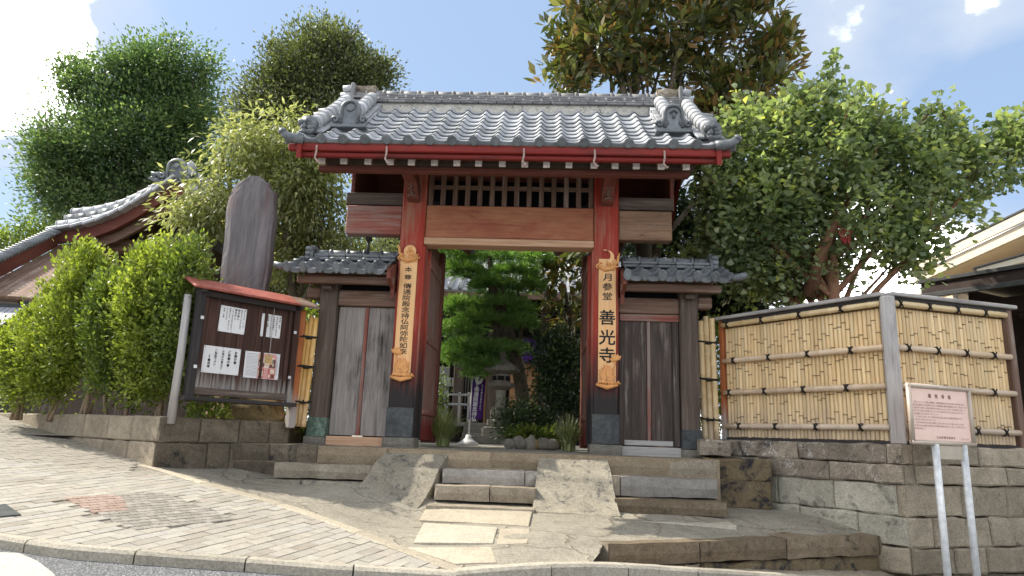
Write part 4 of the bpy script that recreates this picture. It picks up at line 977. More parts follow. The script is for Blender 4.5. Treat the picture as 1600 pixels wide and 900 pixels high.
for s in (-1, 1):      # gable boards with a painted end
    for bk in (False, True):
        mb = MB(); poly = []
        for k in range(9): t = -0.02+1.02*k/8; poly.append((roof_pt(0, t).y if not bk else 2*YR-roof_pt(0, t).y, roof_z(t)-0.01))
        for k in range(9): t = 1.0-1.02*k/8; poly.append((roof_pt(0, t).y if not bk else 2*YR-roof_pt(0, t).y, roof_z(t)-0.21-0.04*math.sin(max(0, t)*math.pi)))
        x = s*2.70
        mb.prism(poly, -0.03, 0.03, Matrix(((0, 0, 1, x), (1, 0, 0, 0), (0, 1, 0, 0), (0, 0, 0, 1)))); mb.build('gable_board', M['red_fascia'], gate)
    part('purlin_end', (s*2.70-0.05, s*2.70+0.05), (-1.23, -1.20), (zt3, zt2), M['white'])
    part('inner_gable_wall', (s*2.38-0.03, s*2.38+0.03), (0.12, 1.7), (3.5, 4.6), M['redbrown'])
for u in (493, 603, 818, 929, 1038):     # iron hooks hanging from the eave
    x = OY(u, 248, -1.31).x; mb = MB(); mb.tube([(x, -1.315, zf+0.03), (x+0.005, -1.32, zf-0.06), (x-0.01, -1.315, zf-0.14), (x+0.03, -1.31, zf-0.20), (x+0.05, -1.31, zf-0.18)], [0.012, 0.014, 0.013, 0.018, 0.012], 6); mb.build('eave_hook', M['iron'], gate)
# ridge
ZB = roof_z(1.0)-0.025
mb = MB(); mb.box((-2.6, 2.6), (YR-0.13, YR+0.13), (ZB-0.12, ZB+0.1), ch=0.01); mb.build('ridge_plaster', M['plaster'], gate)
mb = MB(); mb.box((-0.138, 0.138), (-0.17, 0.17), (0, 0.034), ch=0.006); course_me = mb.mesh('ridge_course_tile', mats=[M['tile_ridge']])
mb = MB(); mb.tube([(-0.13, 0, 0), (0.13, 0, 0)], 0.082, 10); mb.tube([(0.105, 0, 0), (0.145, 0, 0)], 0.098, 10); cap_me = mb.mesh('ridge_cap_tile', mats=[M['tile_ridge']])
mb = MB(); mb.tube([(0, 0, -0.022), (0, 0, 0.022)], 0.03, 8); tie_me = mb.mesh('ridge_joint_tile', mats=[M['tile_ridge']])
nrt = 18
for L in range(4):
    for k in range(nrt):
        x = -2.42+k*0.285+(L % 2)*0.14
        inst(course_me, 'ridge_course_tile', gate, T((x, YR, ZB+0.085+L*0.041)) @ Matrix.Diagonal((1, 1-0.10*L/1.5+0.1, 1, 1)) @ Matrix.Rotation(random.uniform(-.01, .01), 4, 'Y'))
        if L in (1, 2): inst(tie_me, 'ridge_joint_tile', gate, T((x+0.14, YR-0.165+0.012*L, ZB+0.10+L*0.041)))
for k in range(nrt+1):
    inst(cap_me, 'ridge_cap_tile', gate, T((-2.50+k*0.278, YR, ZB+0.275)) @ Matrix.Rotation(random.uniform(-.01, .01), 4, 'Z'))
def ogre_tile(Mx, w, h, parent, mat, fancy=0):
    """ridge end tile: an arched plate with scrolled shoulders on a little sill"""
    mb = MB(); pts = []
    pts += [(-w*0.5, 0), (-w*0.58, h*0.16), (-w*0.5, h*0.33), (-w*0.36, h*0.42), (-w*0.33, h*0.66)]
    for k in range(7): a = math.pi*(1-k/6); pts.append((w*0.31*math.cos(a), h*0.70+h*0.30*math.sin(a)))
    pts += [(w*0.33, h*0.66), (w*0.36, h*0.42), (w*0.5, h*0.33), (w*0.58, h*0.16), (w*0.5, 0)]
    R = Mx @ Matrix.Rotation(math.radians(90), 4, 'X')          # outline stands up, face to local -y
    mb.prism(pts, -0.03, 0.03, R, ch=0.012)
    plate = mb.build('ridge_end_tile', mat, parent)
    mb = MB()
    for s in (-1, 1):
        sp = [(s*(w*0.44+w*0.12*(1-k/9)*math.cos(k*0.9)), -0.045, h*0.20+w*0.12*(1-k/9)*math.sin(k*0.9)) for k in range(9)]
        mb.tube(sp, [0.020*w/0.4]*9, 6, Mx)
    arch = [(w*0.27*math.cos(math.pi*(1-k/10)), -0.04, h*0.62+h*0.27*math.sin(math.pi*(1-k/10))) for k in range(11)]
    mb.tube([(-w*0.27, -0.04, h*0.1)]+arch+[(w*0.27, -0.04, h*0.1)], 0.022*w/0.4, 6, Mx)
    if fancy:
        for s in (-1, 1): mb.lathe([(0.0, 0.02), (0.05, 0.018), (0.06, 0.0), (0.04, 0.0), (0.03, 0.01), (0, 0.012)], 10, Mx @ T((s*w*0.28, -0.035, h*0.28)) @ Matrix.Rotation(math.radians(90), 4, 'X'))
        mb.tube([(-0.05, -0.045, h*0.62), (0, -0.06, h*0.72), (0.05, -0.045, h*0.62)], 0.016, 6, Mx); mb.tube([(0, -0.05, h*0.6), (0, -0.06, h*0.42)], 0.02, 6, Mx)
    else: mb.lathe([(0.055, 0.0), (0.06, 0.012), (0.05, 0.016), (0.0, 0.012)], 12, Mx @ T((0, -0.03, h*0.66)) @ Matrix.Rotation(math.radians(90), 4, 'X'))
    mb.build('scroll', mat, plate)
    mb = MB(); mb.box((-w*0.55, w*0.55), (-0.07, 0.07), (-0.035, 0.0), Mx, 0.006); mb.build('sill_tile', mat, plate); return plate
mb = MB(); mb.tube([(0, 0.0, 0), (0, 0.215, 0)], [0.094, 0.090], 12); mb.tube([(0, -0.006, 0), (0, 0.018, 0)], 0.104, 12); roll_me = mb.mesh('ridge_roll_tile', mats=[M['tile']])
mb = MB(); mb.box((-0.15, 0.15), (0, 0.2), (0, 0.028), ch=0.005); flat_me = mb.mesh('ridge_flat_tile', mats=[M['tile']])
for s in (-1, 1):
    for xr, t0, t1, full in ((s*2.24, 0.40, 0.97, False), (s*2.66, 0.14, 0.99, True)):
        n = round((t1-t0)*SLEN/0.20)
        for k in range(n):
            t = t0+(t1-t0)*k/n; fr = roof_fr(xr, t, 0.0)
            inst(roll_me, 'ridge_roll_tile', gate, fr @ T((0, 0, 0.215 if not full else 0.165)))
            for L in range(2 if not full else 1): inst(flat_me, 'ridge_flat_tile', gate, fr @ T((random.uniform(-.006, .006), 0, 0.075+L*0.036)) @ Matrix.Diagonal((1.1-0.12*L, 1, 1, 1)))
        e = roof_pt(xr, t0); 
        if not full: ogre_tile(T((xr, e.y-0.165, e.z-0.01)), 0.44, 0.41, gate, M['tile_dark'], fancy=s > 0)
        else:
            mb = MB()
            for k in range(7):
                a = k*0.9; mb.tube([(xr+0.10*math.cos(a)*((k % 3)+1)/3, e.y-0.15-0.02*(k % 2), e.z+0.10+0.08*math.sin(a)), (xr+0.13*math.cos(a+.6)*((k % 3)+1)/3, e.y-0.19, e.z+0.09+0.09*math.sin(a+.6)), (xr+0.10*math.cos(a+1.2), e.y-0.17, e.z+0.09+0.06*math.sin(a+1.2))], [0.03, 0.04, 0.028], 7)
            mb.tube([(xr, e.y-0.10, e.z+0.15), (xr, e.y-0.19, e.z+0.14)], [0.13, 0.10], 12); mb.build('flower_end_tile', M['tile_dark'], gate)
    # upswept corner tile, gable edge tiles and the three rolls at the ridge end
    mb = MB(); mb.tube([(s*2.66, YE-0.02, ZE+0.03), (s*2.76, YE-0.04, ZE+0.03), (s*2.86, YE-0.06, ZE+0.055), (s*2.93, YE-0.07, ZE+0.11)], [0.07, 0.066, 0.056, 0.046], 10)
    mb.tube([(s*2.915, YE-0.068, ZE+0.10), (s*2.945, YE-0.073, ZE+0.135)], [0.056, 0.05], 10); mb.build('corner_tile', M['tile_dark'], gate)
    for k in range(9):
        t = (k+0.2)/9; fr = roof_fr(s*2.80, t, 0.03); mb = MB(); mb.box((-0.13, 0.13), (0, 0.27), (-0.075, -0.0), fr @ Matrix.Rotation(0.05, 4, 'X'), 0.012); mb.build('verge_tile', M['tile_dark'], gate)
        if k in (6, 7): 
            mb = MB(); mb.tube([tuple(roof_pt(s*2.70, t)+Vector((0, 0, 0.12))), tuple(roof_pt(s*3.0, t)+Vector((0, 0, 0.085)))], 0.052, 9); mb.build('verge_roll_tile', M['tile'], gate)
    part('ridge_end_plate', (s*2.58-0.03, s*2.58+0.03), (YR-0.16, YR+0.16), (ZB+0.0, ZB+0.43), M['tile_ridge'], ch=0.012)
    for k in range(3):
        for yy in (-0.09, 0.09): 
            mb = MB(); mb.tube([(s*2.58, YR+yy*1.0, ZB+0.10+k*0.125), (s*(2.80-0.03*k), YR+yy*1.0, ZB+0.085+k*0.125)], 0.064, 9); mb.build('ridge_end_roll', M['tile'], gate)
    mb = MB(); mb.block(min(s*2.22, s*2.56), max(s*2.22, s*2.56), ZB+0.26, ZB+0.42, 0.2, frame((0, YR-0.1, 0), (1, 0, 0)), 0.02, 0.03); mb.build('ridge_mortar_lump', M['wall_top'], gate)
# small roofs over the rear posts, seen through the opening
for s in (-1, 1):
    for q, sg in enumerate((-1, 1)):
        cx = s*1.28
        mb = MB(); Fm = frame((cx, 0.34, 3.62), (0, 1, 0)) 
        for k in range(6): mb.box((k*0.28, k*0.28+0.274), (0, 0.62), (0, 0.03), Fm @ Matrix.Rotation(math.radians(-33)*sg if sg > 0 else math.radians(180+33), 4, 'X'), 0.004)
        mb.build('side_roof_boarding', M['redbrown'], gate)
    for k in range(7):
        for sg in (-1, 1):
            mb = MB(); a = Vector((s*1.28+sg*0.02, 0.40+k*0.24, 3.60)); b = Vector((s*1.28+sg*0.50, 0.40+k*0.24, 3.27)); mb.tube([a, b], 0.025, 4); mb.build('side_rafter', M['brown'], gate)
    mb = MB()
    for k in range(7):
        for sg in (-1, 1): mb.tube([(s*1.28+sg*0.08, 0.45+k*0.26, 3.66), (s*1.28+sg*0.58, 0.45+k*0.26, 3.33)], 0.055, 8)
    mb.build('side_roof_tiles', M['tile_dark'], gate, kind='stuff')

# ================================================================== SIDE GATES
wt_me = make_tile(0.05, 0.30, 'wing_roof_tile', M['tile_dark'], True); wt2_me = make_tile(0.024, 0.32, 'wing_upper_tile', M['tile_dark'])
def wing(s):
    L = s < 0
    g = thing('side_gate', (s*2.1, 0.2, 0), 'narrow side door of silvery grey planks left of the main gate' if L else 'narrow side door of dark brown planks right of the main gate', 'side door', 'side doors flanking the temple gate')
    dm = M['grey_door'] if L else M['dark_door']
    xi = 1.60; xo = 2.46
    def bx(name, xa, xb, y, z, mat, ch=0.008, par=g, axis=None, label=None):
        a, b = sorted((s*xa, s*xb)); return part(name, (a, b), y, z, mat, par, ch, axis=axis, label=label)
    bx('outer_post', xo, xo+0.25, (0.08, 0.34), (0.12, 2.355), M['dark'], 0.015)
    bx('post_shoe', xo-0.01, xo+0.26, (0.068, 0.35), (0.10, 0.36), M['verdigris'] if L else M['clad'], 0.006, label='green tarnished metal shoe' if L else 'black metal shoe')
    mb = MB(); a, b = sorted((s*(xo-0.03), s*(xo+0.29))); mb.block(a, b, -0.05, 0.10, 0.36, frame((0, 0.04, 0), (1, 0, 0)), 0.008, 0.015); mb.build('base_stone', M['base_stone'], g)
    n = 2; leaf = None
    w = (xo-xi-0.10)/2
    bx('plank', xi+0.02, xi+0.02+w, (0.20, 0.235), (0.13, 1.955), dm, 0.005)
    bx('plank', xo-0.02-w, xo-0.02, (0.20, 0.235), (0.13, 1.955), dm, 0.005)
    bx('batten', xi+0.025+w, xo-0.025-w, (0.185, 0.235), (0.13, 1.955), M['red_worn'], 0.005, label='narrow red painted centre strip')
    bx('rail', xi+0.02, xo, (0.237, 0.26), (1.80, 1.90), M['dark'], 0.004)
    if not L:
        bx('top_rail', xi+0.02, xo-0.0, (0.165, 0.20), (1.86, 1.96), M['red_worn'], 0.006); bx('stile', xo-0.10, xo-0.01, (0.165, 0.20), (0.13, 1.855), M['dark_door'], 0.006); bx('stile', xi+0.01, xi+0.07, (0.165, 0.20), (0.13, 1.855), M['dark_door'], 0.006); bx('bottom_rail', xi+0.08, xo-0.11, (0.165, 0.20), (0.13, 0.20), M['grey_wood'], 0.006)
    bx('transom', xi, xo, (0.14, 0.28), (1.968, 2.195), M['brown'], 0.012)
    bx('sill', xi-0.02, xo-0.02, (0.06, 0.34), (-0.02, 0.115), M['lintel_pale' if L else 'grey_wood'], 0.012)
    bx('transom_gap_shade', xi, xo, (0.30, 0.32), (2.195, 2.40), M['interior'])  # near-black sheet set in the open gap to paint its shade
    bx('eave_beam', xi+0.0, 2.98, (-0.18, -0.08), (2.228, 2.335), M['brown'], 0.01)
    bx('head_beam', xi, 2.93, (0.10, 0.32), (2.36, 2.44), M['brown'], 0.01)
    bx('arm', xo+0.05, xo+0.19, (-0.06, 0.078), (2.16, 2.226), M['dark'], 0.02)
    bx('side_beam_end', xo+0.252, 2.92, (0.12, 0.30), (2.06, 2.22), M['brown'], 0.02)
    # roof
    ye, ze, yr, zr = -0.36, 2.355, 0.30, 2.64
    d = Vector((0, yr-ye, zr-ze)).normalized(); nrm = Vector((1, 0, 0)).cross(d)
    def fr(x, q): p = Vector((x, ye, ze))+d*q; return Matrix(((1, d.x, nrm.x, p.x), (0, d.y, nrm.y, p.y), (0, d.z, nrm.z, p.z), (0, 0, 0, 1)))
    xa, xb = (-3.06, -1.66) if L else (1.66, 3.08); nc = 6; 
    mb = MB(); mb.box((xa, xb), (0, 0.72), (-0.03, 0), fr(0, 0), 0.004); mb.box((xa, xb), (0, 0.72), (-0.03, 0), T((0, 0.6, 0)) @ Matrix.Scale(-1, 4, (0, 1, 0)) @ fr(0, 0), 0.004); mb.build('roof_boarding', M['dark'], g)
    for c in range(nc):
        x = xa+c*(xb-xa)/nc; k = Matrix.Diagonal(((xb-xa)/nc/PIT, 1, 1.25, 1))
        inst(wt_me, 'roof_tile', g, fr(x, -0.01) @ T((0, 0, 0.05)) @ k @ Matrix.Rotation(random.uniform(-.02, .02), 4, 'Z'))
        inst(wt2_me, 'roof_tile', g, fr(x, 0.24) @ T((0, 0, 0.055)) @ k); inst(wt2_me, 'roof_tile', g, fr(x, 0.48) @ T((0, 0, 0.055)) @ k)
    zb = zr+0.015; xe = xa+0.14 if L else xb-0.14
    nk = 5; step = (xb-xa-0.14)/nk; x_0 = xa+0.14 if L else xa
    for Ly in range(2):
        for k in range(nk): part('ridge_course_tile', (x_0+k*step+0.003, x_0+(k+1)*step-0.003), (yr-0.13+0.015*Ly, yr+0.13-0.015*Ly), (zb+Ly*0.052, zb+Ly*0.052+0.044), M['tile_dark'], g, 0.008)
    for k in range(nk):
        mb = MB(); mb.tube([(x_0+k*step, yr, zb+0.125), (x_0+(k+1)*step, yr, zb+0.125)], 0.055, 9); mb.tube([(x_0+(k+.93)*step, yr, zb+0.125), (x_0+(k+1.06)*step, yr, zb+0.125)], 0.072, 9); mb.build('ridge_cap_tile', M['tile_dark'], g)
    for k in range(3):
        mb = MB(); mb.tube([(xe, yr-0.1, zb+0.03+k*0.07), (xe-s*-0.10, yr-0.1, zb+0.02+k*0.07)], 0.045, 8); mb.build('ridge_end_roll', M['tile_dark'], g)
    mb = MB(); mb.prism([(-0.14, 0), (0.14, 0), (0.15, 0.12), (0.08, 0.26), (-0.08, 0.26), (-0.15, 0.12)], -0.02, 0.02, Matrix(((0, 0, 1, xe), (1, 0, 0, yr), (0, 1, 0, zb-0.03), (0, 0, 0, 1)))); mb.build('ridge_end_tile', M['tile_dark'], g)
    xo2 = xa if L else xb      # corner tile and gable board
    mb = MB(); mb.tube([(xo2, ye+0.02, ze+0.05), (xo2+s*0.10, ye-0.0, ze+0.055), (xo2+s*0.19, ye-0.01, ze+0.085)], [0.05, 0.055, 0.04], 8); mb.build('corner_tile', M['tile_dark'], g)
    mb = MB(); pl = [(-0.34, 2.28), (-0.36, 2.42), (0.28, 2.68), (0.28, 2.38), (0.05, 2.19), (-0.02, 2.06), (-0.06, 2.19)]
    mb.prism(pl, -0.025, 0.025, Matrix(((0, 0, 1, s*1.635), (1, 0, 0, 0), (0, 1, 0, 0), (0, 0, 0, 1)))); mb.build('inner_gable_board', M['redbrown'], g)
    return g
wing(-1); wing(1)
# down pipe stub between the roofs
mb = MB(); x = OY(574, 385, 0.2).x; mb.tube([(x, 0.25, 2.74), (x, 0.25, 3.02)], 0.022, 8); mb.tube([(x, 0.25, 2.98), (x, 0.25, 3.06)], 0.05, 8); o = mb.build('drain_pipe', M['dark_iron'], base=(x, 0.25, 2.86), label='short dark drain pipe stub standing on the left small tiled roof', cat='pipe')

# ================================================================== PLAQUES
def plaque(s):
    L = s < 0; Y = -0.035
    pts = [(626, 396), (651, 396), (642, 592), (614, 592)] if L else [(935, 404), (962, 404), (966, 604), (932, 604)]
    q = [OY(u, v, Y) for u, v in pts]; xl = (q[0].x+q[3].x)/2; xr = (q[1].x+q[2].x)/2; zt = q[0].z; zb_ = q[3].z
    g = thing('hanging_plaque', ((xl+xr)/2, Y, zb_), 'tall carved wooden plaque topped by a round disc on the left gate post' if L else 'tall carved wooden plaque topped by a crescent moon on the right gate post', 'plaque', 'inscribed plaques hung on the gate posts')
    w = 0.245; cx = (xl+xr)/2
    part('board', (cx-w/2, cx+w/2), (Y, 0.012 if False else -0.004), (zb_, zt), M['plaque'], g, 0.006, axis=2)
    Fm = frame((cx, Y, 0), (1, 0, 0)); H = zt-zb_; chars = []
    def zf_(v): return OY((pts[0][0]+pts[1][0])/2, v, Y).z
    if L:
        for ch, v in zip('本尊', (421, 433)): chars.append((ch, 0.0, zf_(v), 0.078, 0.012))
        for i, ch in enumerate('傳通院殿念持仏阿弥陀如来'): chars.append((ch, 0.0, zf_(447+i*9.3), 0.084, 0.014))
    else:
        for ch, v in zip('月参堂', (433, 448, 463)): chars.append((ch, 0.0, zf_(v), 0.118, 0.014))
        for ch, v in zip('善光寺', (496, 527, 555)): chars.append((ch, 0.0, zf_(v), 0.225, 0.018))
    for ch, x, z, sz, bo in chars:
        mb = MB(); put_char(mb, ch, x, z, sz, Fm, bo, sx=1.45 if L else (1.25 if sz < 0.2 else 1.05)); mb.build('painted_character', M['ink'], g, kind='stuff')
    # crest of the plaque: cloud scrolls with disc or crescent
    mb = MB(); zc = zt-0.02 if L else zt-0.07
    for k in range(9):
        a = k*0.75; x = cx+(-0.12+0.03*k)*1.05; z = zc-0.05+0.03*math.sin(k*1.7)
        mb.tube([(x+0.032*math.cos(b*0.9+k), Y-0.014-0.003*(k % 3), z+0.030*math.sin(b*0.9+k)) for b in range(6)], [0.010, 0.014, 0.016, 0.014, 0.012, 0.006], 6)
    sgn = -1 if L else 1
    mb.tube([(cx+sgn*0.10, Y-0.012, zc-0.03), (cx+sgn*0.145, Y-0.016, zc+0.03), (cx+sgn*0.15, Y-0.012, zc+0.10), (cx+sgn*0.175, Y-0.01, zc+0.16)], [0.024, 0.024, 0.018, 0.005], 6)
    mb.tube([(cx-0.13, Y-0.008, zc-0.055), (cx, Y-0.016, zc-0.09), (cx+0.13, Y-0.008, zc-0.05)], [0.016, 0.028, 0.016], 6); mb.build('cloud_carving', M['carving'], g)
    mb = MB()
    if L:
        mb.lathe([(0.088, 0), (0.092, 0.012), (0.086, 0.02), (0.078, 0.014), (0, 0.014)], 24, T((cx+0.008, Y, zt+0.035)) @ Matrix.Rotation(math.radians(90), 4, 'X')); dsk = mb.build('disc', M['plaque'], g)
        mb = MB()
        for k in range(3):
            a = math.radians(90+120*k); c = (0.036*math.cos(a), 0.036*math.sin(a)); pl = []
            for t in range(10): b = 2*math.pi*t/10; rr = 0.033*(1-0.22*math.cos(b)) ; pl.append((c[0]+rr*math.cos(b+a), c[1]+rr*math.sin(b+a)))
            mb.prism(pl, 0.014, 0.020, T((cx+0.008, Y, zt+0.035)) @ Matrix.Rotation(math.radians(90), 4, 'X'))
        mb.build('leaf_crest', M['carving'], dsk)
    else:
        pl = []; R = 0.098
        for k in range(15): a = math.radians(112-k*185/14); pl.append((R*math.cos(a), R*math.sin(a)))
        for k in range(15): a = math.radians(-66+k*170/14); pl.append((-0.034+0.082*math.cos(a), 0.026+0.082*math.sin(a)))
        mb.prism(pl, 0.0, 0.024, T((cx-0.005, Y, zt+0.02)) @ Matrix.Rotation(math.radians(90), 4, 'X')); mb.build('crescent_moon', M['plaque'], g)
    # lotus flower and leaf at the foot
    mb = MB(); zb2 = zb_+0.02
    def petal(x, z, a, ln, wd, dy):
        pl = [(0, 0), (wd*0.5, ln*0.35), (wd*0.42, ln*0.65), (0, ln), (-wd*0.42, ln*0.65), (-wd*0.5, ln*0.35)]
        Mx = T((x, Y-dy, z)) @ Matrix.Rotation(-a, 4, 'Y') @ Matrix.Rotation(math.radians(90), 4, 'X'); mb.prism([(p[0], p[1]) for p in pl], 0.0, 0.016, Mx, ch=0.006)
    for k in range(9): a = math.radians(-70+k*17.5); petal(cx+0.05*math.sin(a), zb2+0.10, a, 0.17+0.02*(k % 2), 0.075, 0.004+0.006*(k % 3))
    for k in range(7): a = math.radians(-100+k*33); petal(cx+0.03*math.sin(a), zb2+0.08, a*1.1, 0.15, 0.07, 0.02+0.004*(k % 2))
    for k in range(8): x = cx-0.13+k*0.037; mb.tube([(x, Y-0.012, zb2+0.03*math.sin(k)), (x+0.02, Y-0.025, zb2+0.05), (x+0.05, Y-0.012, zb2+0.02)], [0.014, 0.022, 0.012], 6)
    mb.tube([(cx-0.15, Y-0.008, zb2+0.01), (cx, Y-0.03, zb2-0.03), (cx+0.15, Y-0.008, zb2+0.01)], [0.018, 0.034, 0.018], 7)
    bx_ = cx+(-0.09 if L else 0.125); bz = zb_+(0.40 if L else 0.41)
    for k in range(5): a = math.radians(-60+k*30)+(0.3 if not L else -0.2); petal(bx_, bz-0.05, a, 0.10, 0.05, 0.012+0.004*(k % 2))
    mb.tube([(cx+(-0.06 if L else 0.06), Y-0.01, zb2+0.12), (bx_, Y-0.012, bz-0.04)], 0.009, 6); mb.build('lotus_carving', M['carving'], g)
plaque(-1); plaque(1)

# ================================================================== NOTICE BOARD
bd = Vector((math.sin(math.radians(40)), math.cos(math.radians(40)), 0)); bp = P(290, 619, 8.25)
nb_n = Vector((bd.y, -bd.x, 0)); BW_ = (OP(451, 634, bp, nb_n)-bp).dot(bd)
Fb = frame((bp.x, bp.y, 0), bd)
def bpt(u, v): q = OP(u, v, bp, nb_n); return ((q-bp).dot(bd), q.z)
nb = thing('notice_board', (bp.x, bp.y, 0.24), 'dark wooden notice board with a little red roof, on the planter wall', 'notice board')
zl = bpt(290, 619)[1]; ztop = bpt(310, 455)[1]
def bpart(name, x, y, z, mat, ch=0.006, par=nb, axis=None, label=None): return part(name, x, y, z, mat, par, ch, Fb, axis, label)
pz0 = bpt(306, 605)[1]
for k in range(5):
    a = 0.05+(BW_-0.10)*k/5; b = 0.05+(BW_-0.10)*(k+1)/5
    bpart('back_board', (a+0.002, b-0.002), (0.03, 0.05), (pz0, ztop), M['board'], 0.003, axis=2)
bpart('frame_stile', (-0.02, 0.06), (-0.09, 0.06), (zl-0.02, ztop+0.0), M['black']); bpart('frame_stile', (BW_-0.06, BW_+0.02), (-0.05, 0.06), (zl-0.02, ztop-0.02), M['board'])
bpart('inner_stile', (0.08, 0.13), (-0.02, 0.03), (pz0-0.08, ztop), M['board']); bpart('inner_stile', (BW_-0.13, BW_-0.08), (-0.02, 0.03), (pz0-0.08, ztop), M['board'])
bpart('top_rail', (0.06, BW_-0.06), (-0.06, 0.05), (ztop-0.05, ztop+0.02), M['black']); bpart('lower_rail', (0.06, BW_-0.06), (-0.03, 0.05), (pz0-0.09, pz0), M['dark'])
bpart('bottom_shelf', (-0.06, BW_+0.05), (-0.12, 0.06), (zl-0.05, zl), M['black'])
mid = bpt(412, 540)[0]
bpart('mullion', (mid-0.018, mid+0.018), (0.0, 0.03), (pz0, ztop-0.02), M['board']); bpart('glass_track', (mid+0.09, mid+0.098), (-0.005, 0.0), (bpt(407, 560)[1], ztop-0.02), M['grey_wood'], 0.001)
for u, v in ((311, 497), (300, 573)): a, b = bpt(u, v); bpart('latch', (a-0.02, a+0.02), (-0.10, -0.088), (b-0.02, b+0.02), M['steel'], 0.003)
for u, v in ((458, 520), (449, 590)): a, b = bpt(u, v); bpart('latch', (a-0.02, a+0.02), (-0.06, -0.048), (b-0.02, b+0.02), M['steel'], 0.003)
# posts
mb = MB(); lp = Fb.inverted() @ P(302, 462, 8.2); lb = Fb.inverted() @ P(275, 656, 8.2)
mb.tube([(-0.10, 0.08, 0.2), (-0.09, 0.08, 1.0), (-0.10, 0.08, bpt(302, 460)[1])], [0.052, 0.048, 0.045], 10, Fb); mb.build('left_post', M['grey_wood'], nb)
bpart('right_post', (BW_+0.02, BW_+0.12), (-0.02, 0.09), (0.2, bpt(470, 484)[1]), M['orange_post'], 0.012, label='orange brown post, grey at the foot')
# roof: thin board roof tilted to the viewer, red on the sheet
zr0 = bpt(310, 447)[1]-0.06
Rm = Fb @ T((BW_/2, -0.16, zr0+0.01)) @ Matrix.Rotation(math.radians(24), 4, 'X')
mb = MB(); mb.box((-BW_/2-0.13, BW_/2-0.06), (0, 0.40), (0, 0.03), Rm, 0.006, axis=0); rr = mb.build('roof', M['red_tin'], nb)
mb = MB(); mb.box((BW_/2-0.058, BW_/2+0.24), (0.0, 0.40), (-0.004, 0.026), Rm, 0.006, axis=0); mb.build('roof_end_board', M['brown'], rr)
Rb = Fb @ T((BW_/2, -0.16, zr0+0.01)) @ Matrix.Rotation(math.radians(24), 4, 'X') @ T((0, 0.40, 0)) @ Matrix.Rotation(math.radians(-48), 4, 'X')
mb = MB(); mb.box((-BW_/2-0.13, BW_/2+0.24), (0.004, 0.36), (0, 0.03), Rb, 0.006, axis=0); mb.build('rear_roof', M['red_tin'], nb)
for x in (0.0, BW_-0.03): bpart('roof_bracket', (x-0.015, x+0.045), (-0.14, 0.2), (ztop-0.02, ztop+0.04), M['black'])
# papers
def paper(px, label, draw, yoff=-0.004):
    c = [bpt(*q) for q in px]; cx = sum(p[0] for p in c)/4; cz = sum(p[1] for p in c)/4
    w = ((c[1][0]-c[0][0])+(c[2][0]-c[3][0]))/2; h = ((c[0][1]-c[3][1])+(c[1][1]-c[2][1]))/2
    rot = math.atan2(c[1][1]-c[0][1], c[1][0]-c[0][0])*0.6
    Fp = Fb @ T((cx, 0.022, cz)) @ Matrix.Rotation(-rot, 4, 'Y')
    g = thing('paper_notice', Fp.translation, label, 'paper notice', 'papers pinned on the notice board')
    mb = MB(); mb.box((-w/2, w/2), (0, 0.002), (-h/2, h/2), Fp, 0.0005); mb.build('sheet', M['paper'], g)
    draw(g, Fp @ T((0, -0.001, 0)), w, h)
    mb = MB()
    for a, b in ((-.47, .46), (.47, .46), (-.47, -.46), (.47, -.46), (0, .47), (0, -.47)): mb.lathe([(0.006, 0), (0.005, 0.004), (0, 0.005)], 6, Fp @ T((a*w, 0, b*h)) @ Matrix.Rotation(math.radians(90), 4, 'X'))
    mb.build('drawing_pins', M['pin'], g, kind='stuff')
def hand(cols, size, pitch, big=()):
    def draw(g, Fp, w, h):
        mb = MB(); n = len(cols)
        for i, (t, off) in enumerate(cols):
            sz = size*(1.5 if i in big else 1.0); column(mb, t, w*(0.45-0.9*i/(n-0.0))-w*0.03, h*(0.47-off), h*sz, h*pitch*(1.45 if i in big else 1), Fp, 0.02, slant=-0.0)
        mb.build('handwriting', M['ink'], g, kind='stuff')
    return draw
paper([(347, 476), (387, 483.6), (383, 522.6), (341.5, 517)], 'handwritten white notice at the upper left of the board', hand([('ほとけさま いつも', .02), ('あなたの心の中に在り', .02), ('他を思い', .02), ('善を行い', .02), ('一日一日を大切に生きる', .03), ('感謝する心 ありがとう', .03), ('みんなで手を', .05), ('合掌 住職', .06)], .062, .078, (2, 3)))
paper([(411, 489), (442, 493.8), (438, 530), (408, 524)], 'small handwritten white notice at the upper right of the board', hand([('御朱印 受付', .04), ('毎月の縁日のお知らせ', .04), ('ご先祖の供養を', .05), ('どなたでもお参り下さい', .03), ('秋彼岸 法要', .04), ('ありがとう', .03)], .07, .085))
def d3(g, Fp, w, h):
    mb = MB()
    column(mb, 'お墓の事', w*0.37, h*0.40, h*0.115, h*0.125, Fp, 0.03); column(mb, 'ご供養の事', w*0.19, h*0.40, h*0.115, h*0.125, Fp, 0.03)
    column(mb, 'お悩みの事など', w*0.02, h*0.40, h*0.10, h*0.105, Fp, 0.016); column(mb, 'ご相談下さい', w*-0.17, h*0.40, h*0.10, h*0.105, Fp, 0.016)
    column(mb, '住職', w*-0.33, h*0.18, h*0.055, h*0.06, Fp, 0.016); column(mb, '善光寺', w*-0.33, h*0.03, h*0.11, h*0.12, Fp, 0.03); mb.build('handwriting', M['ink'], g, kind='stuff')
paper([(320.5, 538.5), (378.5, 546), (372.5, 587.5), (314.8, 580.3)], 'large white notice with bold brush writing at the lower left of the board', d3)
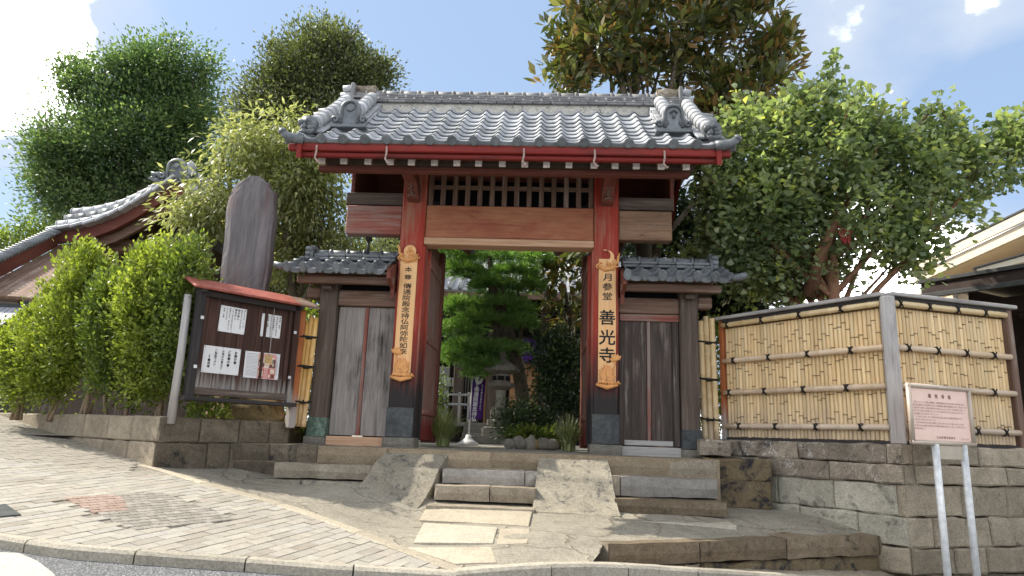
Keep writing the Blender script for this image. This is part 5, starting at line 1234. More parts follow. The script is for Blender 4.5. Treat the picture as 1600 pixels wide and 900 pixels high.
def d4(g, Fp, w, h):
    mb = MB()
    for i in range(13):
        column(mb, '諸行無常是生滅法生滅滅已寂滅為楽', -w*0.145-i*w*0.025, h*0.43, h*0.03, h*0.054, Fp, 0.0)
    for i in range(2): column(mb, '善光寺縁起御開帳奉修合掌', w*0.44-i*w*0.035, h*0.38, h*0.045, h*0.06, Fp, 0.0)
    mb.build('fine_print', M['ink_soft'], g, kind='stuff')
    cols = {'ph_pink': (0.62, 0.30, 0.28), 'ph_gold': (0.52, 0.34, 0.13), 'ph_dark': (0.12, 0.06, 0.05), 'ph_cream': (0.68, 0.58, 0.44), 'ph_red': (0.50, 0.16, 0.13)}
    rects = [('pink', -.12, .40, -.49, .47, 0), ('gold', .06, .28, .08, .40, 1), ('cream', .03, .33, .14, .34, 1), ('gold', .08, .26, .16, .44, 2), ('dark', -.11, .00, .02, .24, 1), ('dark', .29, .38, .02, .26, 1), ('gold', -.10, -.03, .22, .40, 1), ('cream', .07, .19, -.08, .10, 3),
             ('dark', .01, .06, -.04, .10, 2), ('dark', .21, .38, -.06, .06, 2), ('red', -.12, .06, -.44, -.12, 1), ('cream', -.10, .04, -.40, -.20, 2), ('pink', .07, .18, -.48, -.12, 2), ('red', .18, .38, -.48, -.10, 1), ('cream', .25, .36, -.28, -.12, 2), ('dark', .28, .37, -.44, -.32, 2), ('cream', .20, .25, -.44, -.32, 2), ('cream', -.09, -.06, .02, .12, 3), ('cream', -.04, -.01, .02, .14, 3), ('cream', .30, .33, .0, .12, 3), ('dark', .10, .16, .02, .04, 4)]
    by = {}
    for nm, a, b, c, d, lv in rects: by.setdefault(nm, MB()).box((a*w, b*w), (-0.0006-0.0003*lv, 0.0), (c*h, d*h), Fp, 0.0001)
    for nm, mbx in by.items():
        if 'ph_'+nm not in M: M['ph_'+nm] = plain('printed_'+nm, cols['ph_'+nm], 0.6, var=0.35, nscale=60, vary=0.0)
        mbx.build('printed_picture', M['ph_'+nm], g, kind='stuff')
paper([(386, 548), (439.5, 553.6), (435, 594), (380, 589)], 'printed leaflet with a pink and gold altar picture at the lower right of the board', d4)

# ================================================================== BAMBOO POLE SCREENS
def bamboo(mb, pts, r, n=9, seg=0.28, Mx=None, mi=(0, 1)):
    a, b = Vector(pts[0]), Vector(pts[-1]); L = (b-a).length; k = max(2, int(L/seg)); off = random.uniform(0.1, 0.9)
    ps = [a]; rs = [r]
    for i in range(k):
        t = (i+off)/k
        for dt, f in ((-0.012, 1.0), (0, 1.13), (0.008, 1.06), (0.014, 1.0)):
            q = t+dt/L
            if 0.01 < q < 0.99: ps.append(a.lerp(b, q)); rs.append(r*f)
    ps.append(b); rs.append(r*0.97); mb.tube(ps, rs, n, Mx)
def tie(mb, p, r, axis, n=2):
    """a few turns of rope round a pole"""
    axis = Vector(axis).normalized(); u = axis.orthogonal().normalized(); w = axis.cross(u)
    for k in range(n):
        c = Vector(p)+axis*(k-n/2)*0.014; mb.tube([c+(u*math.cos(a)+w*math.sin(a))*r for a in [2*math.pi*i/8 for i in range(9)]], 0.008, 4, caps=False)
for s, tops, bots, dd, lab in ((-1, [(476, 497), (483, 488), (489.5, 491)], [(461, 663), (466.5, 664), (474, 665)], 9.35, 'bundle of three golden bamboo poles beside the notice board'), (1, [(1097, 494.5), (1106, 487), (1116.5, 490)], [(1102, 689), (1111, 690), (1120.5, 690)], 9.5, 'bundle of three pale bamboo poles beside the right side door')):
    g = thing('bamboo_screen', P(*bots[1], dd), lab, 'bamboo screen')
    for t, b in zip(tops, bots):
        pt = P(*t, dd); pb = P(*b, dd); mb = MB(); xm = (pt.x+pb.x)/2; pb = Vector((pb.x, pb.y, pb.z-0.02)); pt = Vector((pb.x+(pt.x-pb.x)*0.35, pb.y, pt.z)); bamboo(mb, [pb, pt], 0.036 if s < 0 else 0.041, 10); mb.build('bamboo_pole', M['bamboo_gold' if s < 0 else 'bamboo_pole'], g)
    for f in (0.22, 0.55, 0.83) if s < 0 else (0.18, 0.50, 0.80):
        u0 = bots[0][0]+(tops[0][0]-bots[0][0])*f; v0 = bots[0][1]+(tops[0][1]-bots[0][1])*f; u1 = bots[2][0]+(tops[2][0]-bots[2][0])*f
        a = P(u0-5, v0, dd-0.05); b = P(u1+6, v0+3, dd-0.05); mb = MB(); mb.tube([a, b], 0.012, 6); mb.tube([a+Vector((0, .1, .02)), b+Vector((0, .1, .02))], 0.012, 6); tie(mb, (a+b)/2+Vector((0, 0.05, 0)), 0.045, (0, 0, 1)); mb.build('rope_tie', M['rope'], g)

# ================================================================== BAMBOO FENCE
bf = thing('bamboo_fence', (FC0.x, FC0.y, 0.26), 'tan split bamboo fence turning a corner on top of the stone wall', 'fence')
Ff = frame((FC0.x, FC0.y, 0), fdl); Fg = frame((FC0.x, FC0.y, 0), fdr)
def fz(u, v, d=fdl): return wall_x(FC0, d, u, v)[1]
z_cap = fz(1396, 461); z_base = 0.285
xl = wall_x(FC0, fdl, 1133, 600)[0]; xr = wall_x(FC0, fdr, 1580, 600)[0]
rails_l = [fz(1385, 474), fz(1388, 543), fz(1393, 603.5), fz(1398, 668)]
mb = MB(); mb.tube([(0, 0, 0), (0, 0, 1)], 0.02, 8)
for fr, x0, x1 in ((Ff, xl+0.02, -0.05), (Fg, 0.05, xr-0.02)):
    n = round((x1-x0)/0.0535); w = (x1-x0)/n
    for k in range(n):
        x = x0+w*(k+0.5); z = z_base+random.uniform(-.004, .004); cuts = [z]; zz_ = z+random.uniform(0.12, 0.34)
        while zz_ < z_cap-0.16: cuts.append(zz_); zz_ += random.uniform(0.26, 0.42)
        cuts.append(z_cap-0.13); sl_ = MB(); m = 5; vs = []; r = w*0.5*0.95; rows = []
        for ci in range(len(cuts)-1):
            a, b = cuts[ci], cuts[ci+1]
            for zq, dx_, f in ((a+0.004, 0, 0.9), (a+0.012, 0, 1.08), (a+0.03, 0, 1.0), (b-0.008, 0, 1.0), (b-0.002, 0, 0.86)):
                jit = random.uniform(-.0015, .0015); rows.append([(x+jit+r*f*math.cos(math.pi*(1+i/(m-1))), 0.02+r*0.72*f*math.sin(math.pi*(1+i/(m-1))), zq) for i in range(m)])
        vs = [v for rw_ in rows for v in rw_]; fs = [[j*m+i, j*m+i+1, (j+1)*m+i+1, (j+1)*m+i] for j in range(len(rows)-1) for i in range(m-1)]
        sl_.add(vs, fs, fr, axis=2)
        o = sl_.build('bamboo_slat', [M['bamboo']], bf)
        nd = MB()
        for c_ in cuts[1:-1]: nd.box((x-r*0.95, x+r*0.95), (0.0, 0.02), (c_-0.006, c_+0.004), fr, 0.001); 
        if nd.v: nd.build('slat_nodes', M['node'], o, kind='stuff')
    part('backing_board', (x0, x1), (0.026, 0.045), (z_base, z_cap-0.08), M['node'], bf, Mx=fr)
    part('base_rail', (x0, x1), (-0.03, 0.05), (0.205, z_base), M['black'], bf, Mx=fr)
    part('cap_rail', (x0-0.1 if fr is Ff else -0.0, x1+0.05 if fr is Ff else x1+0.15), (-0.10, 0.12), (z_cap-0.005, z_cap+0.04), M['grey_wood'], bf, Mx=fr, label='grey plank capping')
    part('cap_underboard', (x0, x1), (-0.06, 0.08), (z_cap-0.06, z_cap-0.008), M['black'], bf, Mx=fr)
    for i, z in enumerate(rails_l):
        m2 = MB(); bamboo(m2, [(x0, -0.045, z), (x1, -0.045, z)], 0.036, 10, 0.24, fr); m2.build('bamboo_rail', M['bamboo_pole' if i == 0 else 'bamboo_grey'], bf)
        nt_ = 4
        for k in range(nt_):
            x = x0+(x1-x0)*(k+0.18+0.15*(i % 2)+0.1*(i == 3))/nt_*1.0
            if x < x1-0.05:
                m3 = MB(); q = Vector((x, -0.045, z)); tie(m3, q, 0.041, (1, 0, 0.25), 2); m3.tube([q+Vector((-.03, -.036, .04)), q+Vector((0, -.045, 0)), q+Vector((.03, -.036, -.045))], 0.007, 5); m3.tube([q+Vector((.035, -.034, .04)), q+Vector((0, -.045, 0)), q+Vector((-.03, -.036, -.045))], 0.007, 5)
                for v in range(len(m3.v)): m3.v[v] = fr @ m3.v[v]
                m3.build('rope_knot', M['rope'], bf)
part('corner_post', (-0.075, 0.075), (-0.09, 0.06), (0.25, z_cap-0.008), M['grey_wood'], bf, 0.015, Mx=frame((FC0.x, FC0.y, 0), (fdl+fdr)))
part('end_post', (xl-0.06, xl+0.015), (-0.04, 0.06), (0.25, z_cap-0.01), M['orange_post'], bf, 0.012, Mx=Ff, label='orange brown end post, grey at the foot')
part('end_post', (xr-0.015, xr+0.09), (-0.05, 0.07), (0.25, z_cap-0.01), M['brown'], bf, 0.012, Mx=Fg)

# ================================================================== INFORMATION SIGN
sd = Vector((math.sin(math.radians(66)), math.cos(math.radians(66)), 0)); sp0 = P(1417, 598, 7.15); sn = Vector((sd.y, -sd.x, 0))
Fsg = frame((sp0.x, sp0.y, 0), sd)
def spt(u, v): q = OP(u, v, sp0, sn); return ((q-sp0).dot(sd), q.z)
sx1 = spt(1520, 652)[0]; sx0 = spt(1422, 650)[0]; sz1 = sp0.z; sz0 = (spt(1428, 695)[1]+spt(1526, 697)[1])/2
sg = thing('information_sign', (sp0.x+sd.x*0.35, sp0.y+sd.y*0.35, -1.4), 'pink information panel in a metal frame on two pale posts', 'sign')
def spart(name, x, y, z, mat, ch=0.006, par=sg): return part(name, x, y, z, mat, par, ch, Fsg)
fw = 0.042
spart('panel', (sx0+0.02, sx1-0.02), (0.012, 0.03), (sz0+0.02, sz1-0.02), M['pink'])
for z in (sz1-fw/2, sz0+fw/2): mb = MB(); mb.tube([(sx0, 0.01, z), (sx1, 0.01, z)], fw*0.62, 10, Fsg); mb.build('frame_rail', M['alu'], sg)
for x in (sx0+fw/2, sx1-fw/2): mb = MB(); mb.tube([(x, 0.01, sz0), (x, 0.01, sz1)], fw*0.6, 10, Fsg); mb.build('frame_stile', M['alu'], sg)
pxl = (spt(1463, 700)[0], spt(1507, 700)[0])
for x in pxl: mb = MB(); mb.tube([(x, 0.01, -1.5), (x, 0.01, sz0+0.01)], 0.036, 10, Fsg); mb.build('post', M['steel'], sg)
spart('lower_plate', (pxl[0]+0.03, pxl[1]-0.03), (0.0, 0.012), (spt(1480, 718)[1], sz0-0.005), M['plate'], 0.003)
Fst = Fsg @ T(((sx0+sx1)/2, 0.012, 0)); sw = sx1-sx0-2*fw; sh = sz1-sz0-2*fw; zc_ = sz1-fw; mb = MB()
for i, ch in enumerate('善光寺坂'): put_char(mb, ch, -sw*0.17+i*sw*0.115, zc_-sh*0.14, sh*0.085, Fst, 0.03)
lines = ['　坂を上りきった北側に慈眼院、沢蔵司稲荷があり坂の途中に善光寺がある', '善光寺は慶長七年の創建と伝えられ傳通院の塔頭で縁受院と称した明治十七年', 'に善光寺と改称し信州の善光寺の分院となったしたがって明治時代の新しい', '坂名である坂上の歩道にはムクノキの大木がありまた二本に分かれたその', '坂の南側には文人が多く住んでいた', '　このあたりは古くからの寺町であり坂上の木には沢蔵司が宿るとも', 'いわれ今も大切に守られている', '　小石川の坂みちは文学の舞台ともなり多くの人々に親しまれてきた坂', 'をのぼる人の姿は今も変わらず往時の面影を伝えているという坂の上から', '見る町は美しい']
for j, t in enumerate(lines):
    for i, ch in enumerate(t):
        if ch != '　': put_char(mb, ch, -sw*0.46+i*sw*0.0268, zc_-sh*0.27-j*sh*0.056, sw*0.0255, Fst, 0.0)
for i, ch in enumerate('文京区教育委員会'): put_char(mb, ch, -sw*0.10+i*sw*0.042, zc_-sh*0.93, sw*0.032, Fst, 0.01)
for i, ch in enumerate('平成十三年三月'): put_char(mb, ch, sw*0.32+i*sw*0.021, zc_-sh*0.945, sw*0.02, Fst, 0.0)
mb.build('lettering', M['sign_ink'], sg, kind='stuff')
#PART4
# ================================================================== TREES
def tree(name, label, base, ells, ncl, per, sig, size, asp, mat, bark='bark', tr=0.16, nlimb=14, widest=0.5, shell=0.45, droop=0.0, flat=0.75, up=0.3, group=None, sprigs=0, cat='tree', fork=None, fold=0.12, rndvar=0.22, trunk_to=None, bulge=0):
    base = Vector(base); g = thing(name, base, label, cat, group)
    ells = list(ells)
    if bulge:      # uneven outline: smaller boughs pushing out of the main masses
        for c_, r_ in list(ells):
            for dv_ in unit(bulge):
                k_ = 0.22+0.22*random.random(); ells.append((tuple(c_[q]+dv_[q]*r_[q]*0.98 for q in range(3)), tuple(x*k_ for x in r_)))
    cr = Crown(ells, ncl, shell); p, ax, nm, L, Wd, rnd = cr.leaves(per, sig, size, asp, droop=droop, flat=flat, up=up, rndvar=rndvar)
    TW = []
    if sprigs:      # thin shoots standing out of the outline
        idx = rng.choice(cr.n, sprigs); P2, A2, N2, L2, W2, R2 = [], [], [], [], [], []
        for i in idx:
            if cr.out[i][2] < -0.2: continue
            d = cr.out[i]*0.8+np.array([0, 0, 0.7])+rng.normal(size=3)*0.25; d /= np.linalg.norm(d); ln = sig*(1.5+2.2*random.random()); k = int(10+8*random.random())
            t = np.linspace(0.2, 1, k)[:, None]; q = cr.c[i]+d*ln*t+rng.normal(size=(k, 3))*sig*0.12*(1.1-t); TW.append((Vector(cr.c[i]), Vector(cr.c[i]+d*ln))); P2.append(q); A2.append(d*0.5+unit(k)); N2.append(unit(k)+np.array([0, 0, 1.0])); l_ = size*(0.7+0.5*rng.random(k)); L2.append(l_); W2.append(l_*asp); R2.append(np.clip(0.55+0.25*rng.normal(size=k), 0, 1))
        if P2: p = np.vstack([p]+P2); ax = np.vstack([ax]+A2); nm = np.vstack([nm]+N2); L = np.concatenate([L]+L2); Wd = np.concatenate([Wd]+W2); rnd = np.concatenate([rnd]+R2)
    leaf_object('crown', p, ax, nm, L, Wd, mat, g, rnd, widest, fold)
    mb = MB(); cs = cr.c; top = Vector(trunk_to) if trunk_to is not None else Vector(np.mean(cs, axis=0))
    pts = limb(mb, base-Vector((0, 0, 0.1)), top, tr, tr*0.55, 9, 0.05, 6)
    far = np.where(cs[:, 1] > np.median(cs[:, 1]))[0]
    for i in rng.choice(far, min(nlimb, len(far)), replace=False):
        t = random.uniform(0.45, 1.0); st = Vector(pts[min(len(pts)-1, int(t*(len(pts)-1)))]); limb(mb, st, Vector(cs[i]), tr*0.38, tr*0.06, 6, 0.08, 5)
    mb.build('trunk', M[bark], g)
    if TW:
        mb = MB()
        for a, b in TW: m_ = a.lerp(b, 0.5)+Vector((random.uniform(-1, 1), random.uniform(-1, 1), random.uniform(-1, 1)))*(b-a).length*0.06; mb.tube([a, m_, b], [tr*0.05+0.004, tr*0.035+0.003, 0.003], 4, caps=False)
        mb.build('twigs', M[bark], g, kind='stuff')
    return g
def gnd(u, v, d, z=0.0): q = P(u, v, d); return Vector((q.x, q.y, z))

tree('broadleaf_tree', 'big dark green tree at the far left behind the small temple roof', gnd(205, 400, 22), [ell(205, 215, 22, 105, 80), ell(112, 255, 22, 42, 62), ell(255, 115, 22, 62, 36), ell(300, 180, 22, 34, 62), ell(170, 310, 22, 100, 52), ell(80, 210, 22, 20, 22), ell(118, 125, 22, 18, 26), ell(290, 290, 22, 42, 70), ell(215, 88, 22, 18, 16), ell(85, 320, 22, 24, 14), ell(150, 150, 22, 40, 22), ell(320, 110, 22, 16, 20), ell(75, 265, 22, 16, 12), ell(175, 105, 22, 14, 14), ell(285, 75, 22, 14, 12)],
     1200, 84, 0.34, 0.125, 0.5, M['lf_dark'], tr=0.3, nlimb=30, sprigs=160, bulge=4, flat=0.6, shell=0.25)
tree('broadleaf_tree', 'rounded olive green tree rising behind the left end of the gate roof', gnd(500, 300, 19), [ell(500, 112, 19, 80, 46), ell(430, 165, 19, 46, 55), ell(562, 132, 19, 40, 46), ell(470, 68, 19, 22, 18), ell(410, 230, 19, 40, 55), ell(500, 200, 19, 85, 55), ell(440, 100, 19, 24, 20), ell(540, 75, 19, 22, 16), ell(595, 110, 19, 14, 18), ell(505, 55, 19, 14, 12), ell(385, 170, 19, 16, 20)],
     820, 76, 0.25, 0.10, 0.5, M['lf_olive'], tr=0.25, nlimb=24, sprigs=160, bulge=4, flat=0.85, shell=0.25)
tree('weeping_tree', 'yellow green drooping tree behind the stone stele', gnd(455, 420, 12.6, 0.2), [ell(450, 215, 12.6, 60, 38), ell(375, 240, 12.4, 55, 55), ell(330, 315, 12.2, 45, 40), ell(470, 290, 12.6, 55, 70), ell(510, 340, 12.8, 45, 60), ell(420, 320, 13, 60, 70), ell(300, 340, 12.2, 40, 24), ell(540, 390, 12.9, 45, 40), ell(460, 400, 13, 60, 55), ell(500, 250, 12.8, 28, 55)],
     420, 48, 0.20, 0.13, 0.34, M['lf_yellow'], tr=0.13, nlimb=22, droop=1.0, up=0.1, flat=0.9, shell=0.3, fold=0.2)
tree('magnolia_tree', 'tall large leaved evergreen with brown leaf undersides above the right end of the roof', gnd(1005, 400, 12.5), [ell(955, 60, 12.5, 90, 55), ell(895, 85, 12.5, 40, 48), ell(1060, 30, 12.7, 100, 70), ell(1160, 70, 12.7, 75, 75), ell(1180, 160, 12.5, 60, 55), ell(1000, -45, 12.7, 130, 45), ell(1150, -30, 12.7, 90, 50), ell(880, 138, 12.3, 42, 18), ell(1000, 118, 12.8, 70, 30), ell(1110, 150, 12.6, 55, 50), ell(920, 25, 12.5, 50, 36), ell(1215, 80, 12.6, 28, 45), ell(1130, 215, 12.4, 40, 40)],
     820, 13, 0.075, 0.24, 0.36, M['lf_mag'], tr=0.20, nlimb=34, up=0.5, bulge=3, flat=0.9, shell=0.3, rndvar=0.3, trunk_to=tuple(P(985, 150, 12.5)))
gk = tree('ginkgo_tree', 'broad pale green ginkgo tree spreading over the bamboo fence', gnd(1265, 470, 10.4, 0.2), [ell(1270, 250, 10.3, 105, 75), ell(1205, 215, 10.4, 62, 60), ell(1150, 300, 10.5, 55, 90), ell(1200, 360, 10.5, 75, 75), ell(1330, 340, 10.2, 95, 75), ell(1410, 275, 10.3, 70, 55), ell(1480, 265, 10.3, 60, 45), ell(1555, 245, 10.3, 50, 32), ell(1250, 425, 10.6, 80, 40), ell(1400, 360, 10.3, 55, 45), ell(1120, 330, 10.7, 32, 70), ell(1350, 215, 10.3, 60, 45), ell(1460, 190, 10.3, 22, 45), ell(1595, 215, 10.3, 30, 30), ell(1180, 430, 10.6, 60, 30), ell(1110, 400, 10.7, 45, 35), ell(1230, 165, 10.3, 35, 40), ell(1410, 410, 10.2, 35, 28), ell(1480, 330, 10.3, 45, 28)],
     640, 46, 0.15, 0.095, 0.95, M['lf_ginkgo'], 'bark_red', tr=0.13, nlimb=30, widest=0.72, up=0.1, flat=0.8, shell=0.3, sprigs=260, bulge=3, rndvar=0.2, trunk_to=tuple(P(1300, 345, 10.2)))
# long shoot at its top and arm reaching to the right
mb = MB(); sh = [P(1285, 230, 10.3), P(1295, 160, 10.3), P(1303, 85, 10.3)]; mb.tube(sh, [0.02, 0.014, 0.005], 6); mb.tube([P(1300, 340, 10.2), P(1390, 250, 10.2), P(1470, 155, 10.3)], [0.05, 0.03, 0.008], 6); mb.tube([P(1380, 330, 10.2), P(1490, 290, 10.3), P(1600, 225, 10.3)], [0.04, 0.025, 0.01], 6); mb.tube([P(1265, 462, 10.2), P(1280, 405, 10.05), P(1306, 345, 9.95), P(1308, 310, 10.0)], [0.11, 0.085, 0.07, 0.05], 9); mb.build('branch', M['bark_red'], gk)
k = 260; t = rng.random(k); q = np.array([tuple(sh[0].lerp(sh[2], a)) for a in t])+rng.normal(size=(k, 3))*0.07
q2 = np.array([tuple(P(1520+a*90, 305-a*40, 10.3)) for a in rng.random(120)])+rng.normal(size=(120, 3))*0.09
arm = [P(1390, 250, 10.2), P(1470, 155, 10.3)]; q3 = np.array([tuple(arm[0].lerp(arm[1], a)) for a in rng.random(200)])+rng.normal(size=(200, 3))*0.085
q = np.vstack([q, q2, q3]); k = len(q); leaf_object('leafy_shoots', q, unit(k)+np.array([0, 0, 0.2]), unit(k)+np.array([0, 0, 1.0]), 0.09+0.03*rng.random(k), 0.09+0.03*rng.random(k), M['lf_ginkgo'], gk, rng.random(k)*0.8, 0.72)['kind'] = 'stuff'
rt = thing('red_strips', P(1321, 362, 9.75), 'small bunch of red strips hanging from a ginkgo branch', 'red strips'); mb = MB()
for i in range(6): a = P(1311+i*3.6, 362, 9.75); mb.box((-0.006, 0.006), (-0.003, 0.003), (-0.15-0.02*(i % 3), 0.02), T(a) @ Matrix.Rotation(0.2*(i-3)*0.4, 4, 'Y'), 0.001)
mb.build('strips', M['redtag'], rt, kind='stuff')
mb = MB(); mb.tube([P(1306, 352, 9.85), P(1321, 360, 9.75), P(1332, 363, 9.75)], 0.008, 5); mb.build('cord', M['redtag'], rt)
# trees and bushes inside the precinct
tree('background_tree', 'dim green tree filling the gap under the left small roof', gnd(520, 500, 17), [ell(520, 450, 17, 70, 60), ell(440, 430, 17, 60, 80), ell(590, 400, 17, 50, 40)], 260, 45, 0.28, 0.14, 0.4, M['lf_yellow'], tr=0.12, nlimb=10)
tree('background_tree', 'dark leafy tree behind the right side door roof', gnd(1080, 480, 13), [ell(1060, 390, 13, 60, 60), ell(1130, 440, 13, 70, 50), ell(1020, 330, 13, 50, 60), ell(1150, 480, 13, 60, 40)], 300, 40, 0.22, 0.16, 0.4, M['lf_cam'], tr=0.12, nlimb=10)
tree('background_tree', 'bushy tree at the far left edge under the open sky', gnd(20, 420, 30), [ell(20, 385, 30, 45, 25), ell(70, 352, 30, 30, 10)], 80, 45, 0.4, 0.2, 0.45, M['lf_hedge_dark'], tr=0.15, nlimb=8)
tree('magnolia_branch_tree', 'slim magnolia with long pale leaves seen through the gate beside the pine', gnd(885, 640, 13.6), [ell(875, 430, 13.6, 34, 40), ell(885, 490, 13.6, 30, 40), ell(860, 400, 13.8, 30, 24), ell(890, 405, 13.4, 20, 26)], 60, 14, 0.14, 0.24, 0.34, M['lf_mag'], tr=0.06, nlimb=10, up=0.2)
tree('hedge_bush', 'light green bush filling the gap behind the right bamboo poles', gnd(1118, 690, 10.6, 0.0), [ell(1112, 560, 10.6, 26, 60), ell(1112, 640, 10.6, 26, 50)], 90, 34, 0.11, 0.07, 0.5, M['lf_hedge'], tr=0.04, nlimb=8, cat='bush')
tree('hedge_bush', 'light green bush filling the gap behind the left bamboo poles', gnd(478, 690, 10.4, 0.0), [ell(478, 540, 10.4, 22, 60), ell(476, 630, 10.4, 22, 50)], 90, 34, 0.11, 0.07, 0.5, M['lf_hedge'], tr=0.04, nlimb=8, cat='bush')
tree('camellia_bush', 'dark glossy evergreen bush filling the right of the gateway', gnd(875, 690, 12.6), [ell(875, 590, 12.6, 38, 60), ell(860, 560, 12.7, 28, 40), ell(890, 640, 12.5, 28, 40), ell(885, 545, 12.7, 24, 26)], 210, 36, 0.13, 0.085, 0.5, M['lf_cam'], tr=0.05, nlimb=10, cat='bush')
tree('low_bush', 'low dark spreading bush beside the stone lantern', gnd(818, 690, 12.0), [ell(818, 652, 12.0, 36, 26), ell(800, 665, 11.9, 24, 18), ell(845, 665, 12.0, 26, 18)], 130, 34, 0.10, 0.06, 0.45, M['lf_cam'], tr=0.03, nlimb=10, cat='bush')
tree('low_bush', 'small dark bush at the left of the gateway behind the grass tuft', gnd(683, 690, 13.0), [ell(682, 605, 13, 14, 28), ell(680, 640, 13, 12, 24)], 50, 30, 0.09, 0.06, 0.45, M['lf_hedge_dark'], tr=0.03, nlimb=6, cat='bush')
tree('ground_cover_bush', 'knee high green leaves along the row of stones', gnd(850, 695, 11.6), [ell(830, 680, 11.6, 36, 9), ell(870, 682, 11.6, 26, 8)], 60, 26, 0.06, 0.07, 0.5, M['lf_hedge_dark'], tr=0.015, nlimb=6, cat='bush')
# pine: flat pads of needles
pg = thing('pine_tree', gnd(817, 690, 13.4), 'dark green cloud pruned pine tree seen through the open gate', 'pine tree')
pads = [(760, 400, 55, 16), (805, 425, 42, 14), (725, 425, 36, 16), (770, 450, 40, 14), (725, 478, 42, 18), (790, 478, 48, 16), (755, 505, 50, 16), (715, 520, 36, 20), (815, 505, 28, 14), (745, 545, 52, 20), (790, 545, 36, 16), (710, 560, 30, 18), (760, 570, 40, 14), (748, 588, 16, 8), (835, 450, 22, 14), (700, 395, 30, 14), (840, 410, 24, 20)]
tp, ta_, tn, tl, tw, trn = [], [], [], [], [], []
for u, v, ru, rv in pads:
    for dd in (13.0, 13.5):
        c, r = ell(u+random.uniform(-8, 8), v+random.uniform(-4, 4), dd, ru, rv, 0.5); n = int(ru*rv*0.11)+16
        d = unit(n); d[:, 2] = np.abs(d[:, 2])*0.9-0.25; cc_ = np.array(c)+d*np.array(r)*(0.55+0.45*rng.random((n, 1)))
        for i in range(n):
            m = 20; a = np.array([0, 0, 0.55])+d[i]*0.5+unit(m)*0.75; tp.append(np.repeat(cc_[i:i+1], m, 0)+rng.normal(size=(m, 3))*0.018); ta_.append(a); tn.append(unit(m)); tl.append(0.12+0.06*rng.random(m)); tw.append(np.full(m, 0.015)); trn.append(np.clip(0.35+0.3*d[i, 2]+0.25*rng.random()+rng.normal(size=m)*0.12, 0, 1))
leaf_object('crown', np.vstack(tp), np.vstack(ta_), np.vstack(tn), np.concatenate(tl), np.concatenate(tw), M['lf_pine'], pg, np.concatenate(trn), 0.4, 0.05)
mb = MB(); tk = [gnd(820, 690, 13.4), P(817, 620, 13.4), P(808, 565, 13.4), P(790, 520, 13.3), P(770, 450, 13.3), P(765, 400, 13.3)]; mb.tube(tk, [0.16, 0.14, 0.13, 0.11, 0.08, 0.04], 10)
for u, v, ru, rv in pads[:14]: limb(mb, tk[random.randint(2, 4)], P(u, v+6, 13.25), 0.05, 0.015, 6, 0.1, 4)
mb.build('trunk', M['bark'], pg)

# hedge: one shrub beside another along the planter wall
hed = [(28, 565, 9.9, 34, 62, 'a'), (75, 545, 9.7, 42, 82, 'a'), (125, 490, 9.55, 46, 112, 'a'), (185, 520, 9.2, 40, 108, 'b'), (235, 500, 9.0, 44, 128, 'a'), (290, 490, 8.9, 40, 122, 'b')]
hl = ['low bright green hedge shrub at the far left end of the row', 'bright green hedge shrub, second from the left end of the row', 'tall pointed bright green hedge shrub below the small temple roof', 'darker green hedge shrub in the middle of the row', 'tall bright green hedge shrub with a bare stem at its foot', 'dense dark green hedge shrub touching the notice board']
for (u, v, d, ru, rv, kd), lab in zip(hed, hl):
    b = gnd(u, 640, d, 0.23); el = [ell(u, v+rv*0.56, d, ru*0.95, rv*0.45), ell(u, v, d, ru, rv*0.6), ell(u+random.uniform(-8, 8), v-rv*0.5, d, ru*0.62, rv*0.42), ell(u+random.uniform(-18, 18), v-rv*0.3, d, ru*0.5, rv*0.55)]
    g = thing('hedge_shrub', b, lab, 'shrub', 'hedge shrubs along the planter wall')
    cr = Crown(el, int(ru*rv*0.055)+60, 0.5)
    p, ax, nm, L, Wd, rnd = cr.leaves(34, 0.085, 0.062, 0.5, up=0.8, flat=1.2, rndvar=0.24)
    P2, A2, R2 = [], [], []
    for i in range(cr.n):      # upright feathery sprays
        if random.random() < 0.75:
            dr = cr.out[i]*0.45+np.array([0, 0, 1.0])+rng.normal(size=3)*0.22; dr /= np.linalg.norm(dr); kk = 16; t = np.linspace(0, 1, kk)[:, None]; P2.append(cr.c[i]+dr*(0.16+0.12*random.random())*t+rng.normal(size=(kk, 3))*0.02*(1.2-t)); A2.append(dr*0.8+unit(kk)*0.8); R2.append(np.clip(0.55+0.2*rng.normal(size=kk)+0.25*t[:, 0], 0, 1))
    P2 = np.vstack(P2); kk = len(P2); L2 = 0.05+0.025*rng.random(kk)
    leaf_object('foliage', np.vstack([p, P2]), np.vstack([ax]+A2), np.vstack([nm, unit(kk)+np.array([0, -0.3, 0.8])]), np.concatenate([L, L2]), np.concatenate([Wd, L2*0.5]), M['lf_hedge' if kd == 'a' else 'lf_hedge_dark'], g, np.concatenate([rnd]+R2), 0.5)
    for k in range(3):
        mb = MB(); o = Vector((random.uniform(-.14, .14), random.uniform(-.12, .1), 0)); limb(mb, b+o-Vector((0, 0, 0.05)), b+o*1.8+Vector((random.uniform(-.15, .15), 0, random.uniform(0.8, 1.4))), 0.03, 0.012, 7, 0.06, 5); mb.build('stem', M['stem'], g)
wp = thing('weed_plant', P(325, 640, 8.5), 'small yellow green weeds below the notice board', 'plant')
q = np.array([tuple(P(290+70*random.random(), 655-random.random()*32, 8.55+0.25*random.random())) for _ in range(420)]); k = len(q)
leaf_object('foliage', q, unit(k)+np.array([0, 0, 0.6]), unit(k)+np.array([0, 0, 1.0]), 0.05+0.03*rng.random(k), 0.03+0.01*rng.random(k), M['lf_hedge'], wp, rng.random(k))
wd = thing('weed_plant', P(1395, 822, 7.7), 'fringe of pale dry weeds at the foot of the right retaining wall', 'plant'); wv, wf, wr_ = [], [], []
